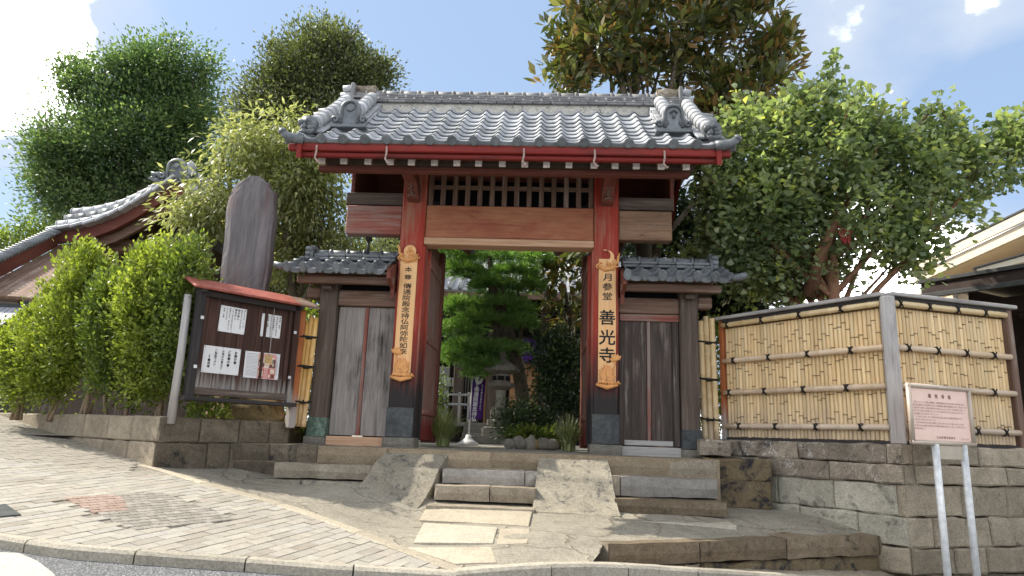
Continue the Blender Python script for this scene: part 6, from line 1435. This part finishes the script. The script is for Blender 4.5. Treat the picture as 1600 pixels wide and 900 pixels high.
for _ in range(520):
    a = random.random(); u = 1335+102*a; v = 818.5+14*a+random.uniform(-1.5, 2.5); lo, hi = 6.5, 9.0
    for _k in range(22):
        m_ = (lo+hi)/2; q = P(u, v, m_)
        if q.z > ground_z(q.x, q.y): lo = m_
        else: hi = m_
    q = P(u, v, lo)-WL[wd]; d_ = Vector((random.uniform(-1, 1), random.uniform(-1, .4), 0))*0.03; h_ = random.uniform(.02, .055); sx_ = Vector((0.004, 0.002, 0)); b0 = len(wv); wv += [q-sx_, q+sx_, q+d_+Vector((0, 0, h_))]; wf.append([b0, b0+1, b0+2]); wr_.append(random.uniform(.4, 1))
me = bpy.data.meshes.new('blades'); me.from_pydata([tuple(v) for v in wv], [], wf); at = me.attributes.new('rnd', 'FLOAT', 'FACE'); at.data.foreach_set('value', wr_); me.materials.append(M['lf_grass']); o = bpy.data.objects.new('blades', me); COL.objects.link(o); o.parent = wd; o['kind'] = 'stuff'
# grass tufts either side of the gateway
def tuft(u, v, d, n, h, sp, lab):
    b = gnd(u, v, d); g = thing('grass_tuft', b, lab, 'grass tuft', 'striped grass tufts inside the gateway'); me_v = []; mb = MB()
    vs, fs, rn = [], [], []
    for i in range(n):
        a = random.uniform(0, 2*math.pi); r0 = random.uniform(0, 0.10); ln = h*random.uniform(0.7, 1.2); lean = random.uniform(0.15, 1.0)*sp; w = random.uniform(0.006, 0.011); c = Vector((math.cos(a), math.sin(a), 0)); sd_ = Vector((-c.y, c.x, 0)); b0 = len(vs)
        for s_ in range(5):
            t = s_/4; p = c*(r0+lean*t*t)+Vector((0, 0, ln*(t-0.42*t*t*lean/sp))); wd = w*(1-t*0.9); vs += [p-sd_*wd, p+sd_*wd]
        for s_ in range(4): fs.append([b0+2*s_, b0+2*s_+1, b0+2*s_+3, b0+2*s_+2]); rn.append(min(1, max(0, random.gauss(0.55, 0.25))))
    me = bpy.data.meshes.new('grass_blades'); me.from_pydata([tuple(v) for v in vs], [], fs); at = me.attributes.new('rnd', 'FLOAT', 'FACE'); at.data.foreach_set('value', rn); me.materials.append(M['lf_grass']); o = bpy.data.objects.new('grass_blades', me); COL.objects.link(o); o.parent = g; o['kind'] = 'stuff'
tuft(692, 692, 10.9, 520, 0.62, 0.55, 'full tuft of striped grass at the foot of the left door leaf'); tuft(889, 699, 10.6, 380, 0.55, 0.42, 'pale tuft of striped grass at the foot of the right door leaf')

# ================================================================== STELE AND ROCK
st = thing('stone_stele', gnd(385, 650, 10.3, 0.23), 'tall dark upright stone stele standing behind the notice board', 'stone monument')
Ys = P(385, 400, 10.3).y
ol = [(330, 660), (341, 453), (345, 400), (349, 373), (350, 330), (357, 305), (366, 290), (371, 283), (384, 279), (391, 274), (405, 275), (410, 281), (419, 286), (422, 295), (428, 299), (427, 330), (423, 380), (418, 430), (414, 453), (410, 660)]
pl = [OY(u, v, Ys) for u, v in ol]; cx = sum(p.x for p in pl)/len(pl)
vs, fs = [], []; N = len(pl); rings = [(0.0, 0.84), (0.04, 0.94), (0.10, 0.97), (0.18, 0.95), (0.24, 0.88), (0.26, 0.78)]
dense = []
for i in range(N):
    a, b = pl[i], pl[(i+1) % N]; k = max(1, int((b-a).length/0.16))
    for j in range(k): dense.append(a.lerp(b, j/k))
N = len(dense); zc = 2.0
for dy, sc in rings:
    for p in dense:
        q = noise.noise(Vector((p.x*4, p.z*2.5, dy*6)))*0.03+noise.noise(Vector((p.x*11, p.z*9, 3)))*0.035; vs.append(Vector((cx+(p.x-cx)*sc+q, Ys+dy+noise.noise(Vector((p.x*3, p.z*1.3, 7)))*0.05, 0.2+(p.z-0.2)*(0.985+0.015*sc)+q)))
for r in range(len(rings)-1):
    for i in range(N): fs.append([r*N+i, r*N+(i+1) % N, (r+1)*N+(i+1) % N, (r+1)*N+i][::-1])
mb = MB(); mb.add(vs, fs, None, lc=[Vector(v) for v in vs])
# front face as a relief of shallow splits
nx_, nz_ = 14, 44; gv = []; gf = []
zlo, zhi = min(p.z for p in pl), max(p.z for p in pl)
def span(z):
    xs_ = []
    for i in range(len(pl)):
        a, b = pl[i], pl[(i+1) % len(pl)]
        if (a.z-z)*(b.z-z) <= 0 and abs(a.z-b.z) > 1e-6: xs_.append(a.x+(b.x-a.x)*(z-a.z)/(b.z-a.z))
    return min(xs_), max(xs_)
for j in range(nz_):
    z = zlo+0.01+(zhi-zlo-0.03)*j/(nz_-1); a, b = span(z); 
    for i in range(nx_):
        t = i/(nx_-1); x = cx+(a+(b-a)*t-cx)*0.97; e = min(t, 1-t); y = Ys+0.035*(1-min(1, e*7))+noise.noise(Vector((x*3, z*1.3, 7)))*0.05+0.022*noise.noise(Vector((x*9, z*1.1, 2)))+0.012*math.floor(2.2*noise.noise(Vector((x*5, z*0.8, 4))))-0.012; gv.append(Vector((x, y, z)))
gf = [[j*nx_+i, j*nx_+i+1, (j+1)*nx_+i+1, (j+1)*nx_+i] for j in range(nz_-1) for i in range(nx_-1)]
mb.add(gv, gf, None, lc=[Vector(v) for v in gv]); mb.build('slab', M['stele'], st)
def rock(name, c, r, mat, label, cat='rock', seed=1, par=None, group=None, sub=3):
    import bmesh
    bm = bmesh.new(); bmesh.ops.create_icosphere(bm, subdivisions=sub, radius=1)
    vs = []
    for v in bm.verts:
        n = v.co.normalized(); k = 1+0.28*noise.noise(n*1.3+Vector((seed, 0, 0)))+0.12*noise.noise(n*3.5+Vector((seed, 3, 0))); vs.append(Vector((n.x*r[0], n.y*r[1], n.z*r[2]))*k+Vector(c))
    fs = [[v.index for v in f.verts] for f in bm.faces]; bm.free(); mb = MB(); mb.add(vs, fs, None, lc=[Vector(v) for v in vs], smooth=True); return mb.build(name, mat, par, label, cat=cat if par is None else None, group=group, base=None if par else c)
rock('boulder', tuple(P(388, 640, 9.6)), (0.55, 0.4, 0.34), M['rock'], 'large brown mossy boulder under the notice board at the foot of the stele', seed=3, sub=4)

# ================================================================== LEFT TEMPLE HALL ROOF
hb = thing('small_temple_hall', gnd(200, 640, 14, 0.0), 'small temple hall with a curved grey tiled gable roof behind the hedge', 'temple building')
DH = 14.0
vg = [(275, 281), (246, 300), (213, 320), (180, 338), (150, 350), (115, 358), (78, 362)]      # verge line, apex to eave
Yh = P(180, 340, DH).y
vp = [OY(u, v, Yh) for u, v in vg]; apex = vp[0]
def along(pts, t): return poly_at(pts, t)
hd = Vector((0.10, 1, 0)).normalized()
# tile rows: the verge row and three rows of round tiles parallel to it
for rix in range(4):
    n = 11; back_ = hd*(0.04+rix*0.16)+Vector((0, 0, (0.08, 0.18, 0.36, 0.56)[rix]))
    for k in range(n):
        a = along(vp, k/n)+back_; b = along(vp, (k+1.12)/n if k < n-1 else 1)+back_; mb = MB()
        if rix == 0:
            d = (b-a).normalized(); Fm = frame(a, d, hd.cross(d)*-1 if False else Vector((0, 0, 1))); mb.box((0, (b-a).length), (-0.16, 0.22), (-0.09, -0.02), Fm @ Matrix.Rotation(0.07, 4, 'Y'), 0.02); nm = 'verge_tile'
        elif rix == 2: mb.tube([a, b], [0.12, 0.13], 4); nm = 'flat_ridge_tile'
        else: mb.tube([a, b], [0.10, 0.115], 9); mb.tube([b+(a-b)*0.06, b], [0.128, 0.128], 9); nm = 'round_roof_tile'
        mb.build(nm, M['tile' if rix != 2 else 'tile_dark'], hb)
mb = MB()
for bk in range(14):
    q = hd*(bk*0.42+0.2)+Vector((0, 0, 0.02)); 
    pts = [p+q for p in vp]; pts2 = [p+hd*0.42 for p in pts]; vs = [v for p, p2 in zip(pts, pts2) for v in (p, p2)]; mb.add(vs, [[2*i, 2*i+1, 2*i+3, 2*i+2] for i in range(len(pts)-1)], None, lc=[Vector(v) for v in vs])
mb.build('roof_field', M['tile_dark'], hb, kind='stuff')
# mirrored right slope, mostly hidden by trees
rp = [Vector((2*apex.x-p.x, p.y, p.z)) for p in vp]
mb = MB(); vs = [v for p in rp for v in (p+Vector((0, 0, 0.05)), p+hd*6)]; mb.add(vs, [[2*i, 2*i+1, 2*i+3, 2*i+2] for i in range(len(rp)-1)], None, lc=[Vector(v) for v in vs]); mb.build('roof_field', M['tile_dark'], hb, kind='stuff')
for k in range(10): a = along(rp, k/10)+Vector((0, 0.05, 0.1)); b = along(rp, (k+1.1)/10 if k < 9 else 1)+Vector((0, 0.05, 0.1)); mb = MB(); mb.tube([a, b], [0.085, 0.105], 9); mb.build('round_roof_tile', M['tile'], hb)
for pts, nm in ((vp, 'gable_board'), (rp, 'gable_board')):
    mb = MB(); poly = [(p.x, p.z-0.02) for p in pts]+[(p.x, p.z-0.25-0.06*(1-i/6)) for i, p in reversed(list(enumerate(pts)))]
    mb.prism(poly, -0.05, 0.05, Matrix(((1, 0, 0, 0), (0, 0, 1, Yh+0.06), (0, 1, 0, 0), (0, 0, 0, 1)))); mb.build(nm, M['redbrown'], hb)
    mb = MB(); poly = [(p.x, p.z-0.23-0.06*(1-i/6)) for i, p in enumerate(pts)]+[(p.x, p.z-0.42-0.10*(1-i/6)) for i, p in reversed(list(enumerate(pts)))]
    mb.prism(poly, -0.04, 0.04, Matrix(((1, 0, 0, 0), (0, 0, 1, Yh+0.22), (0, 1, 0, 0), (0, 0, 0, 1)))); mb.build('inner_gable_board', M['brown'], hb)
oc = P(272, 270, DH); ogre_tile(T((apex.x, Yh-0.02, apex.z-0.05)), 0.62, 0.52, hb, M['tile_dark'])
for s in (-1, 1):
    mb = MB()
    for k in range(4): a = k*1.3; mb.tube([(apex.x+s*0.36+0.07*math.cos(a), Yh-0.05, apex.z+0.02+0.07*math.sin(a)), (apex.x+s*0.40+0.10*math.cos(a+1), Yh-0.08, apex.z+0.03+0.09*math.sin(a+1)), (apex.x+s*0.40+0.06*math.cos(a+2), Yh-0.05, apex.z+0.02+0.06*math.sin(a+2))], [0.04, 0.05, 0.035], 7)
    mb.build('cloud_end_tile', M['tile_dark'], hb)
for k in range(14): mb = MB(); a = apex+hd*(0.1+k*0.42)+Vector((0, 0, 0.28)); mb.tube([a, a+hd*0.43], [0.14, 0.13], 10); mb.build('ridge_tile', M['tile'], hb)
# lower eave running to the left with its gutter and tile ends
e0 = P(80, 362, 13.9); e1 = P(-60, 428, 10.6); ed = (e1-e0)
mb = MB(); mb.tube([e0, e1], 0.04, 8); mb.build('gutter', M['gutter'], hb)
nt2 = 26; inw = Vector((0.72, 0.69, 0)).normalized(); sdv = Vector((0.75, 0.65, 0.42)).normalized()
for k in range(nt2): c = e0+ed*(k+0.5)/nt2+Vector((0, 0, 0.075)); mb = MB(); mb.tube([c, c+inw*0.22], [0.04, 0.04], 8); mb.build('eave_round_tile', M['tile_dark'], hb)
inw = Vector((0.72, 0.69, 0)).normalized()
for nm, a0, a1, z0, z1, mt in (('eave_board', 0.06, 0.12, -0.30, -0.06, 'redbrown'), ('under_eave_boards', 0.12, 1.15, -0.36, -0.30, 'brown')):
    mb = MB(); mb.box((0, ed.length), (min(a0, a1), max(a0, a1)), (z0, z1), frame(e0, ed, Vector((0, 0, 1))) @ Matrix.Diagonal((1, -1 if frame(e0, ed).col[1].xyz.dot(inw) < 0 else 1, 1, 1)), 0.01); mb.build(nm, M[mt], hb)
Fe = frame(e0, ed, Vector((0, 0, 1))); sg_ = -1 if Fe.col[1].xyz.dot(inw) < 0 else 1
for k in range(34): x = ed.length*(k+0.5)/34; a, b = sorted((sg_*0.30, sg_*0.75)); mb = MB(); mb.box((x-0.03, x+0.03), (a, b), (-0.43, -0.35), Fe, 0.004); mb.build('rafter_end', M['dark'], hb)
# walls and beams under the gable
wx0 = OY(95, 400, Yh+0.9).x; wx1 = OY(330, 400, Yh+0.9).x
part('wall', (wx0, wx1), (Yh+0.9, Yh+4.5), (0.0, OY(200, 385, Yh+0.9).z), M['dark'], hb)
part('gable_wall', (OY(185, 330, Yh+1).x, OY(300, 330, Yh+1).x), (Yh+1.0, Yh+1.1), (OY(200, 390, Yh+1).z, apex.z-0.75), M['dark'], hb)
part('tie_beam', (OY(120, 380, Yh+.5).x, OY(300, 380, Yh+.5).x), (Yh+0.5, Yh+0.75), (OY(180, 392, Yh+.5).z, OY(180, 374, Yh+.5).z), M['brown'], hb); part('upper_beam', (OY(150, 380, Yh+.4).x, OY(186, 380, Yh+.4).x), (Yh+0.4, Yh+0.75), (OY(180, 374, Yh+.4).z, OY(180, 358, Yh+.4).z), M['red_worn'], hb); part('gable_strut', (OY(222, 350, Yh+.8).x, OY(240, 350, Yh+.8).x), (Yh+0.75, Yh+0.95), (OY(230, 376, Yh+.8).z, OY(230, 330, Yh+.8).z), M['brown'], hb)
for k in range(7): u = 178+k*5.5; x = OY(u, 400, Yh+.85).x; part('lattice_bar', (x-0.018, x+0.018), (Yh+0.84, Yh+0.88), (1.6, OY(190, 393, Yh+.85).z), M['brown'], hb, 0.004)
# low grey outbuilding at the far left edge
ob = thing('outbuilding', P(0, 600, 15), 'small grey outbuilding with a pale slate roof at the far left edge', 'building')
Yo = P(0, 480, 15).y; xo0 = OY(-80, 480, Yo).x; xo1 = OY(34, 480, Yo).x
part('slate_roof', (xo0, xo1-0.05), (0, 0.9), (-0.02, 0.02), M['slate'], ob, 0.004, T((0, Yo-0.5, OY(0, 513, Yo-.5).z)) @ Matrix.Rotation(math.radians(38), 4, 'X'))
for k in range(12): mb = MB(); x = xo1-0.1-k*0.14; mb.box((x-0.006, x+0.006), (0, 0.9), (0.02, 0.03), T((0, Yo-0.5, OY(0, 513, Yo-.5).z)) @ Matrix.Rotation(math.radians(38), 4, 'X'), 0.002); mb.build('roof_batten', M['gutter'], ob)
part('wall', (xo0, xo1-0.1), (Yo-0.1, Yo+2), (-0.3, OY(0, 515, Yo).z), M['gutter'], ob); part('upper_wall', (xo0, xo1+0.02), (Yo+0.32, Yo+2), (OY(0, 515, Yo).z, OY(0, 460, Yo+.3).z), M['clad'], ob); part('roof_edge', (xo0, xo1+0.1), (Yo+0.1, Yo+2), (OY(0, 461, Yo+.1).z, OY(0, 452, Yo+.1).z), M['gutter'], ob); part('corner_post', (xo1-0.02, xo1+0.10), (Yo+0.2, Yo+0.32), (0, OY(0, 460, Yo+.2).z), M['brown'], ob)
fb_ = thing('picket_fence', P(0, 452, 15.5), 'row of pale upright pickets above the outbuilding at the far left edge', 'fence')
for k in range(7):
    u = -14+k*13; x = OY(u, 440, Yo+0.6).x; part('picket', (x-0.06, x+0.06), (Yo+0.6, Yo+0.66), (OY(u, 456, Yo+.6).z, OY(u, 425, Yo+.6).z), M['gutter'], fb_, 0.006)
# ================================================================== RIGHT BUILDINGS
rb = thing('cream_building', P(1560, 480, 17), 'cream rendered building with a slanting eave at the right edge', 'building')
DB = 17.0; c0 = P(1428, 412, DB); c1 = P(1640, 310, 14.2); bd2 = Vector((c1.x-c0.x, c1.y-c0.y, 0)); Lb = bd2.length; bd2.normalize(); slope = (c1.z-c0.z)/Lb
Fb2 = Matrix(((bd2.x, -bd2.y, 0, c0.x), (bd2.y, bd2.x, 0, c0.y), (slope, 0, 1, c0.z), (0, 0, 0, 1)))
Lb += 5
part('roof_edge', (-0.1, Lb), (-0.02, 0.5), (0.0, 0.05), M['dkmetal'], rb, 0.006, Fb2); part('upper_fascia', (-0.08, Lb), (0.0, 0.06), (-0.22, -0.004), M['cream_trim'], rb, 0.006, Fb2); part('lower_fascia', (-0.08, Lb), (0.07, 0.13), (-0.48, -0.225), M['cream_trim'], rb, 0.006, Fb2)
for k in range(6): part('soffit_panel', (k*2.0, k*2.0+1.99), (0.13, 0.95), (-0.50, -0.46), M['cream'], rb, 0.006, Fb2)
mb = MB(); vs = [Fb2 @ Vector((0.4, 0.95, -0.48)), Fb2 @ Vector((Lb, 0.95, -0.48)), None, None]; vs[2] = Vector((vs[1].x, vs[1].y, -0.5)); vs[3] = Vector((vs[0].x, vs[0].y, -0.5)); bk_ = [v+Vector((0, 6, 0)) for v in vs]
mb.add(vs+bk_, [[3, 2, 1, 0], [0, 4, 7, 3], [4, 5, 6, 7], [0, 1, 5, 4]], None, lc=vs+bk_); mb.build('wall', M['cream'], rb)
part('downpipe', (0.3, 0.38), (0.85, 0.93), (-3.4, -0.5), M['gutter'], rb, 0.01, Fb2)
a = P(1420, 462, 15.5); b = P(1480, 447, 15.0); part('lower_eave', (-0.4, 2.2), (0, 0.3), (-0.16, 0), M['cream_trim'], rb, 0.01, frame(a, b-a, Vector((0, 0, 1))))
a = P(1525, 420, 13.6); b = P(1640, 388, 13.0); part('second_eave', (0, 3), (0, 0.3), (-0.12, 0), M['cream_trim'], rb, 0.01, frame(a, b-a)); part('second_eave_edge', (-0.05, 3), (-0.03, 0.3), (0.003, 0.04), M['dkmetal'], rb, 0.006, frame(a, b-a))
pa = thing('pavilion', P(1540, 480, 12.2), 'dark brown open pavilion roof behind the right end of the bamboo fence', 'pavilion')
a = P(1438, 440, 12.6); b = P(1640, 408, 10.8); dv_ = (b-a); Fp_ = frame(a, dv_, Vector((0, 0, 1))); Lp = dv_.length+1.5
part('roof', (-0.03, Lp), (-0.05, 3.2), (-0.05, 0.02), M['dkmetal'], pa, 0.006, Fp_); part('fascia', (0.0, Lp), (0.0, 0.05), (-0.27, -0.055), M['dkbrown'], pa, 0.006, Fp_); part('gutter', (0.0, Lp), (-0.05, -0.004), (-0.33, -0.24), M['dkmetal'], pa, 0.02, Fp_)
part('eave_beam', (0.3, Lp), (0.75, 0.92), (-0.62, -0.34), M['dkbrown'], pa, 0.008, Fp_)
for k in range(6): part('purlin', (0.4, Lp), (1.0+k*0.36, 1.06+k*0.36), (-0.38-0.02*k, -0.30-0.02*k), M['brown'], pa, 0.004, Fp_)
for x in (0.55, 2.45, 4.0): part('post', (x-0.09, x+0.09), (0.76, 0.94), (-3.2, -0.3), M['dkbrown'], pa, 0.008, Fp_)
part('back_wall', (0.3, Lp), (3.0, 3.1), (-3.2, -0.1), M['dkbrown'], pa, 0.004, Fp_); part('side_wall', (0.3, 0.4), (0.95, 3.0), (-3.2, -0.1), M['dkbrown'], pa, 0.004, Fp_)

# ================================================================== COURTYARD
ha = thing('main_hall', (0, 10.5, 0), 'dim temple hall with tan wooden panels seen through the gateway', 'temple building')
YH = 9.5
hx = lambda u: OY(u, 600, YH).x; hz = lambda v: OY(790, v, YH).z
part('interior_wall', (hx(560), hx(1040)), (YH+0.9, YH+1.0), (0, 6.5), M['interior'], ha);  # unlit depth of the hall painted as a near-black wall
part('tan_panel', (hx(812), hx(823)), (YH, YH+0.06), (0.5, hz(553)), M['tan'], ha); part('tan_panel', (hx(823.5), hx(841)), (YH+0.02, YH+0.07), (0.5, hz(556)), M['tan'], ha); part('tan_panel', (hx(757), hx(762)), (YH, YH+0.06), (0.5, hz(560)), M['tan'], ha); part('tan_panel', (hx(795), hx(811)), (YH+0.3, YH+0.36), (0.5, hz(580)), M['tan'], ha)
for k in range(8): z = 0.55+k*0.24; part('panel_board', (hx(797), hx(811)), (YH+0.02, YH+0.05), (z, z+0.225), M['tan'], ha, 0.004)
for u in (716, 742, 768, 850): part('pillar', (hx(u)-0.13, hx(u)+0.13), (YH-0.1, YH+0.16), (0, 4.2), M['dark'], ha, 0.02)
for k in range(7): x = hx(722+k*4); part('lattice_bar', (x-0.015, x+0.015), (YH+0.3, YH+0.34), (0.9, hz(560)), M['grey_wood'], ha, 0.003)
part('white_wall', (hx(660), hx(700)), (YH+0.2, YH+0.3), (0.3, hz(575)), M['whitewall'], ha)
for k in range(3): part('white_wall_panel', (hx(671)+k*0.30, hx(671)+k*0.30+0.28), (YH+0.15, YH+0.19), (hz(606), hz(592)), M['whiteplastic'], ha, 0.004)
part('veranda', (hx(660), hx(790)), (YH-0.8, YH+0.2), (0.42, 0.52), M['grey_wood'], ha); 
for z in (0.95, 1.2): part('railing', (hx(675), hx(739)), (YH-0.8, YH-0.74), (z, z+0.06), M['whitewall'], ha, 0.01)
for u in (676, 690, 706, 724, 738): x = hx(u); part('railing_post', (x-0.03, x+0.03), (YH-0.8, YH-0.74), (0.5, 1.3), M['grey_wood'], ha, 0.01)
for k in range(4): part('hall_step', (hx(735), hx(800)), (YH-1.0-0.28*(3-k), YH-0.4), (0.13*k, 0.13*(k+1)-0.004), M['lantern'], ha, 0.012)
# hall roof, glimpsed between the pine branches
mb = MB(); z0 = hz(470); Fh = T((0, YH-1.3, z0)) @ Matrix.Rotation(math.radians(33), 4, 'X')
for k in range(30): x = hx(690)+k*0.27; mb.tube([tuple(Fh @ Vector((x, 0, 0.05))), tuple(Fh @ Vector((x, 3.6, 0.05)))], 0.065, 6)
mb.box((hx(690), hx(690)+30*0.27), (0, 3.6), (-0.05, 0.02), Fh, 0.004); mb.build('roof_tiles', M['tile'], ha, kind='stuff'); part('eave_board', (hx(690), hx(690)+8.1), (YH-1.3, YH-1.2), (z0-0.2, z0-0.05), M['brown'], ha)
cu = thing('purple_curtain', (hx(832), YH-0.25, hz(560)), 'purple festooned curtain hanging across the hall front', 'curtain'); mb = MB()
def curt(a, b): x = hx(800)+(hx(858)-hx(800))*a; sag = 0.42*(1-(2*a-1)**2)+0.30; return Vector((x, YH-0.25+0.05*math.sin(b*9+a*5), hz(530)-b*sag-0.0))
mb.grid(curt, 24, 9); cu2 = mb.build('cloth', M['purple'], cu); sol = cu2.modifiers.new('thick', 'SOLIDIFY'); sol.thickness = 0.012
# stone lantern
lt = thing('stone_lantern', gnd(780, 685, 12.6), 'weathered grey stone lantern standing on stepped blocks in the courtyard', 'stone lantern')
c = WL[lt]; lz = lambda v: OY(780, v, c.y).z; lw_ = lambda px: px*12.6/F/2
for nm, v0, v1, px in (('base_block', 684, 667, 52), ('base_block', 667, 655, 38), ('plinth', 655, 640, 30)):
    w = lw_(px); part(nm, (c.x-w, c.x+w), (c.y-w, c.y+w), (max(0, lz(v0)), lz(v1)-0.004), M['lantern'], lt, 0.02)
def lathe_part(nm, prof, n=6): mb = MB(); mb.lathe([(lw_(r), lz(v)) for r, v in prof], n, T((c.x, c.y, 0)), smooth=n > 8, ph=0.25); return mb.build(nm, M['lantern'], lt)
lathe_part('collar', [(28, 640), (30, 637), (18, 633)]); lathe_part('shaft', [(16, 633.2), (15, 622), (17, 610)], 8); lathe_part('platform', [(18, 609.8), (42, 604), (46, 600), (40, 598)]); lathe_part('light_chamber', [(28, 597.8), (28, 585)]); lathe_part('roof', [(30, 584.8), (58, 580), (60, 577), (44, 570), (16, 562), (14, 561)]); lathe_part('finial', [(8, 560.8), (14, 556), (12, 551), (2, 546)], 10)
mb = MB(); w = lw_(28)
for k in range(3): a = -math.pi/2+(k-1)*0.9; mb.box((-0.06, 0.06), (-0.02, 0.0), (lz(595), lz(588)), T((c.x+w*0.93*math.cos(a), c.y+w*0.93*math.sin(a), 0)) @ Matrix.Rotation(a+math.pi/2, 4, 'Z'), 0.004)
mb.build('window_openings', M['interior'], lt, kind='stuff')  # dark panels painting the shade inside the lantern openings
# banner
bn = thing('purple_banner', gnd(731, 666, 13.4), 'tall purple banner with white writing on a white footed pole', 'banner'); bY = WL[bn].y
bt = [OY(u, v, bY) for u, v in ((739, 592), (760, 590), (756, 656), (735, 656))]; bw = (bt[1].x-bt[0].x); bxm = (bt[0].x+bt[1].x)/2; bz1 = bt[0].z; bz0 = bt[2].z
sk = Matrix(((1, 0, 0.055, 0), (0, 1, 0, 0), (0, 0, 1, 0), (0, 0, 0, 1))); Fbn = T((bxm-0.05, bY, bz0)) @ sk
mb = MB(); BH = bz1-bz0
mb.grid(lambda a, b: Fbn @ Vector((-bw/2+bw*a, 0.012*math.sin(a*7+b*3), BH*b)), 10, 14); cl = mb.build('cloth', M['purple'], bn); sol = cl.modifiers.new('thick', 'SOLIDIFY'); sol.thickness = 0.006
mb = MB(); column(mb, '本尊', 0.0, BH*0.90, 0.055, 0.055, Fbn @ T((-0.03, -0.02, 0)), 0.02); column(mb, '傳通院殿念持仏', 0.0, BH*0.80, 0.098, 0.096, Fbn @ T((-0.03, -0.02, 0)), 0.03); column(mb, '徳川家康公生母於大の方', 0.0, BH*0.86, 0.036, 0.046, Fbn @ T((0.075, -0.02, 0)), 0.02); mb.build('lettering', M['white_print'], bn, kind='stuff')
mb = MB(); mb.lathe([(0.07, 0), (0.075, 0.006), (0.06, 0.01), (0.0, 0.01)], 14, Fbn @ T((0.0, -0.02, BH*0.96)) @ Matrix.Rotation(math.radians(90), 4, 'X')); mb.build('crest', M['white_print'], bn)
mb = MB(); q = WL[bn]; mb.tube([(q.x+0.02, q.y+0.02, 0.05), (bt[0].x-0.0, bY+0.02, bz1+0.3)], 0.016, 8); mb.build('pole', M['whiteplastic'], bn); mb = MB(); mb.tube([(bt[0].x-0.01, bY+0.01, bz1+0.03), (bt[1].x, bY+0.01, bz1+0.03)], 0.01, 6); mb.build('cross_bar', M['whiteplastic'], bn)
mb = MB(); mb.lathe([(0.20, 0.0), (0.21, 0.03), (0.12, 0.09), (0.06, 0.14), (0.05, 0.2), (0.0, 0.2)], 16, T((q.x+0.02, q.y+0.02, 0))); mb.build('foot', M['whiteplastic'], bn)
for k, (u, v, r, lab) in enumerate([(796, 690, 0.10, 'small grey edging stone beside the lantern base'), (812, 690, 0.13, 'rounded grey edging stone below the low bush'), (829, 690, 0.12, 'tall pale edging stone in the middle of the row'), (838, 692, 0.10, 'reddish edging stone in the row'), (850, 692, 0.13, 'broad grey edging stone near the camellia'), (862, 692, 0.12, 'dark edging stone at the right end of the row')]):
    q = gnd(u, v, 11.3); rock('edging_stone', (q.x, q.y, r*0.7), (r, r*0.8, r*(1.2 if k == 2 else 0.9)), M['rock' if k == 3 else 'lantern'], lab, 'stone', seed=20+k, group='stones edging the courtyard bed', sub=2)
ps = thing('stone_post', gnd(855, 680, 12.2), 'thin pale square stone post among the bushes', 'post'); q = WL[ps]; part('shaft', (q.x-0.04, q.x+0.04), (q.y-0.04, q.y+0.04), (0.06, 0.75), M['lantern'], ps, 0.01); part('foot', (q.x-0.12, q.x+0.12), (q.y-0.12, q.y+0.12), (0, 0.06), M['lantern'], ps, 0.01)
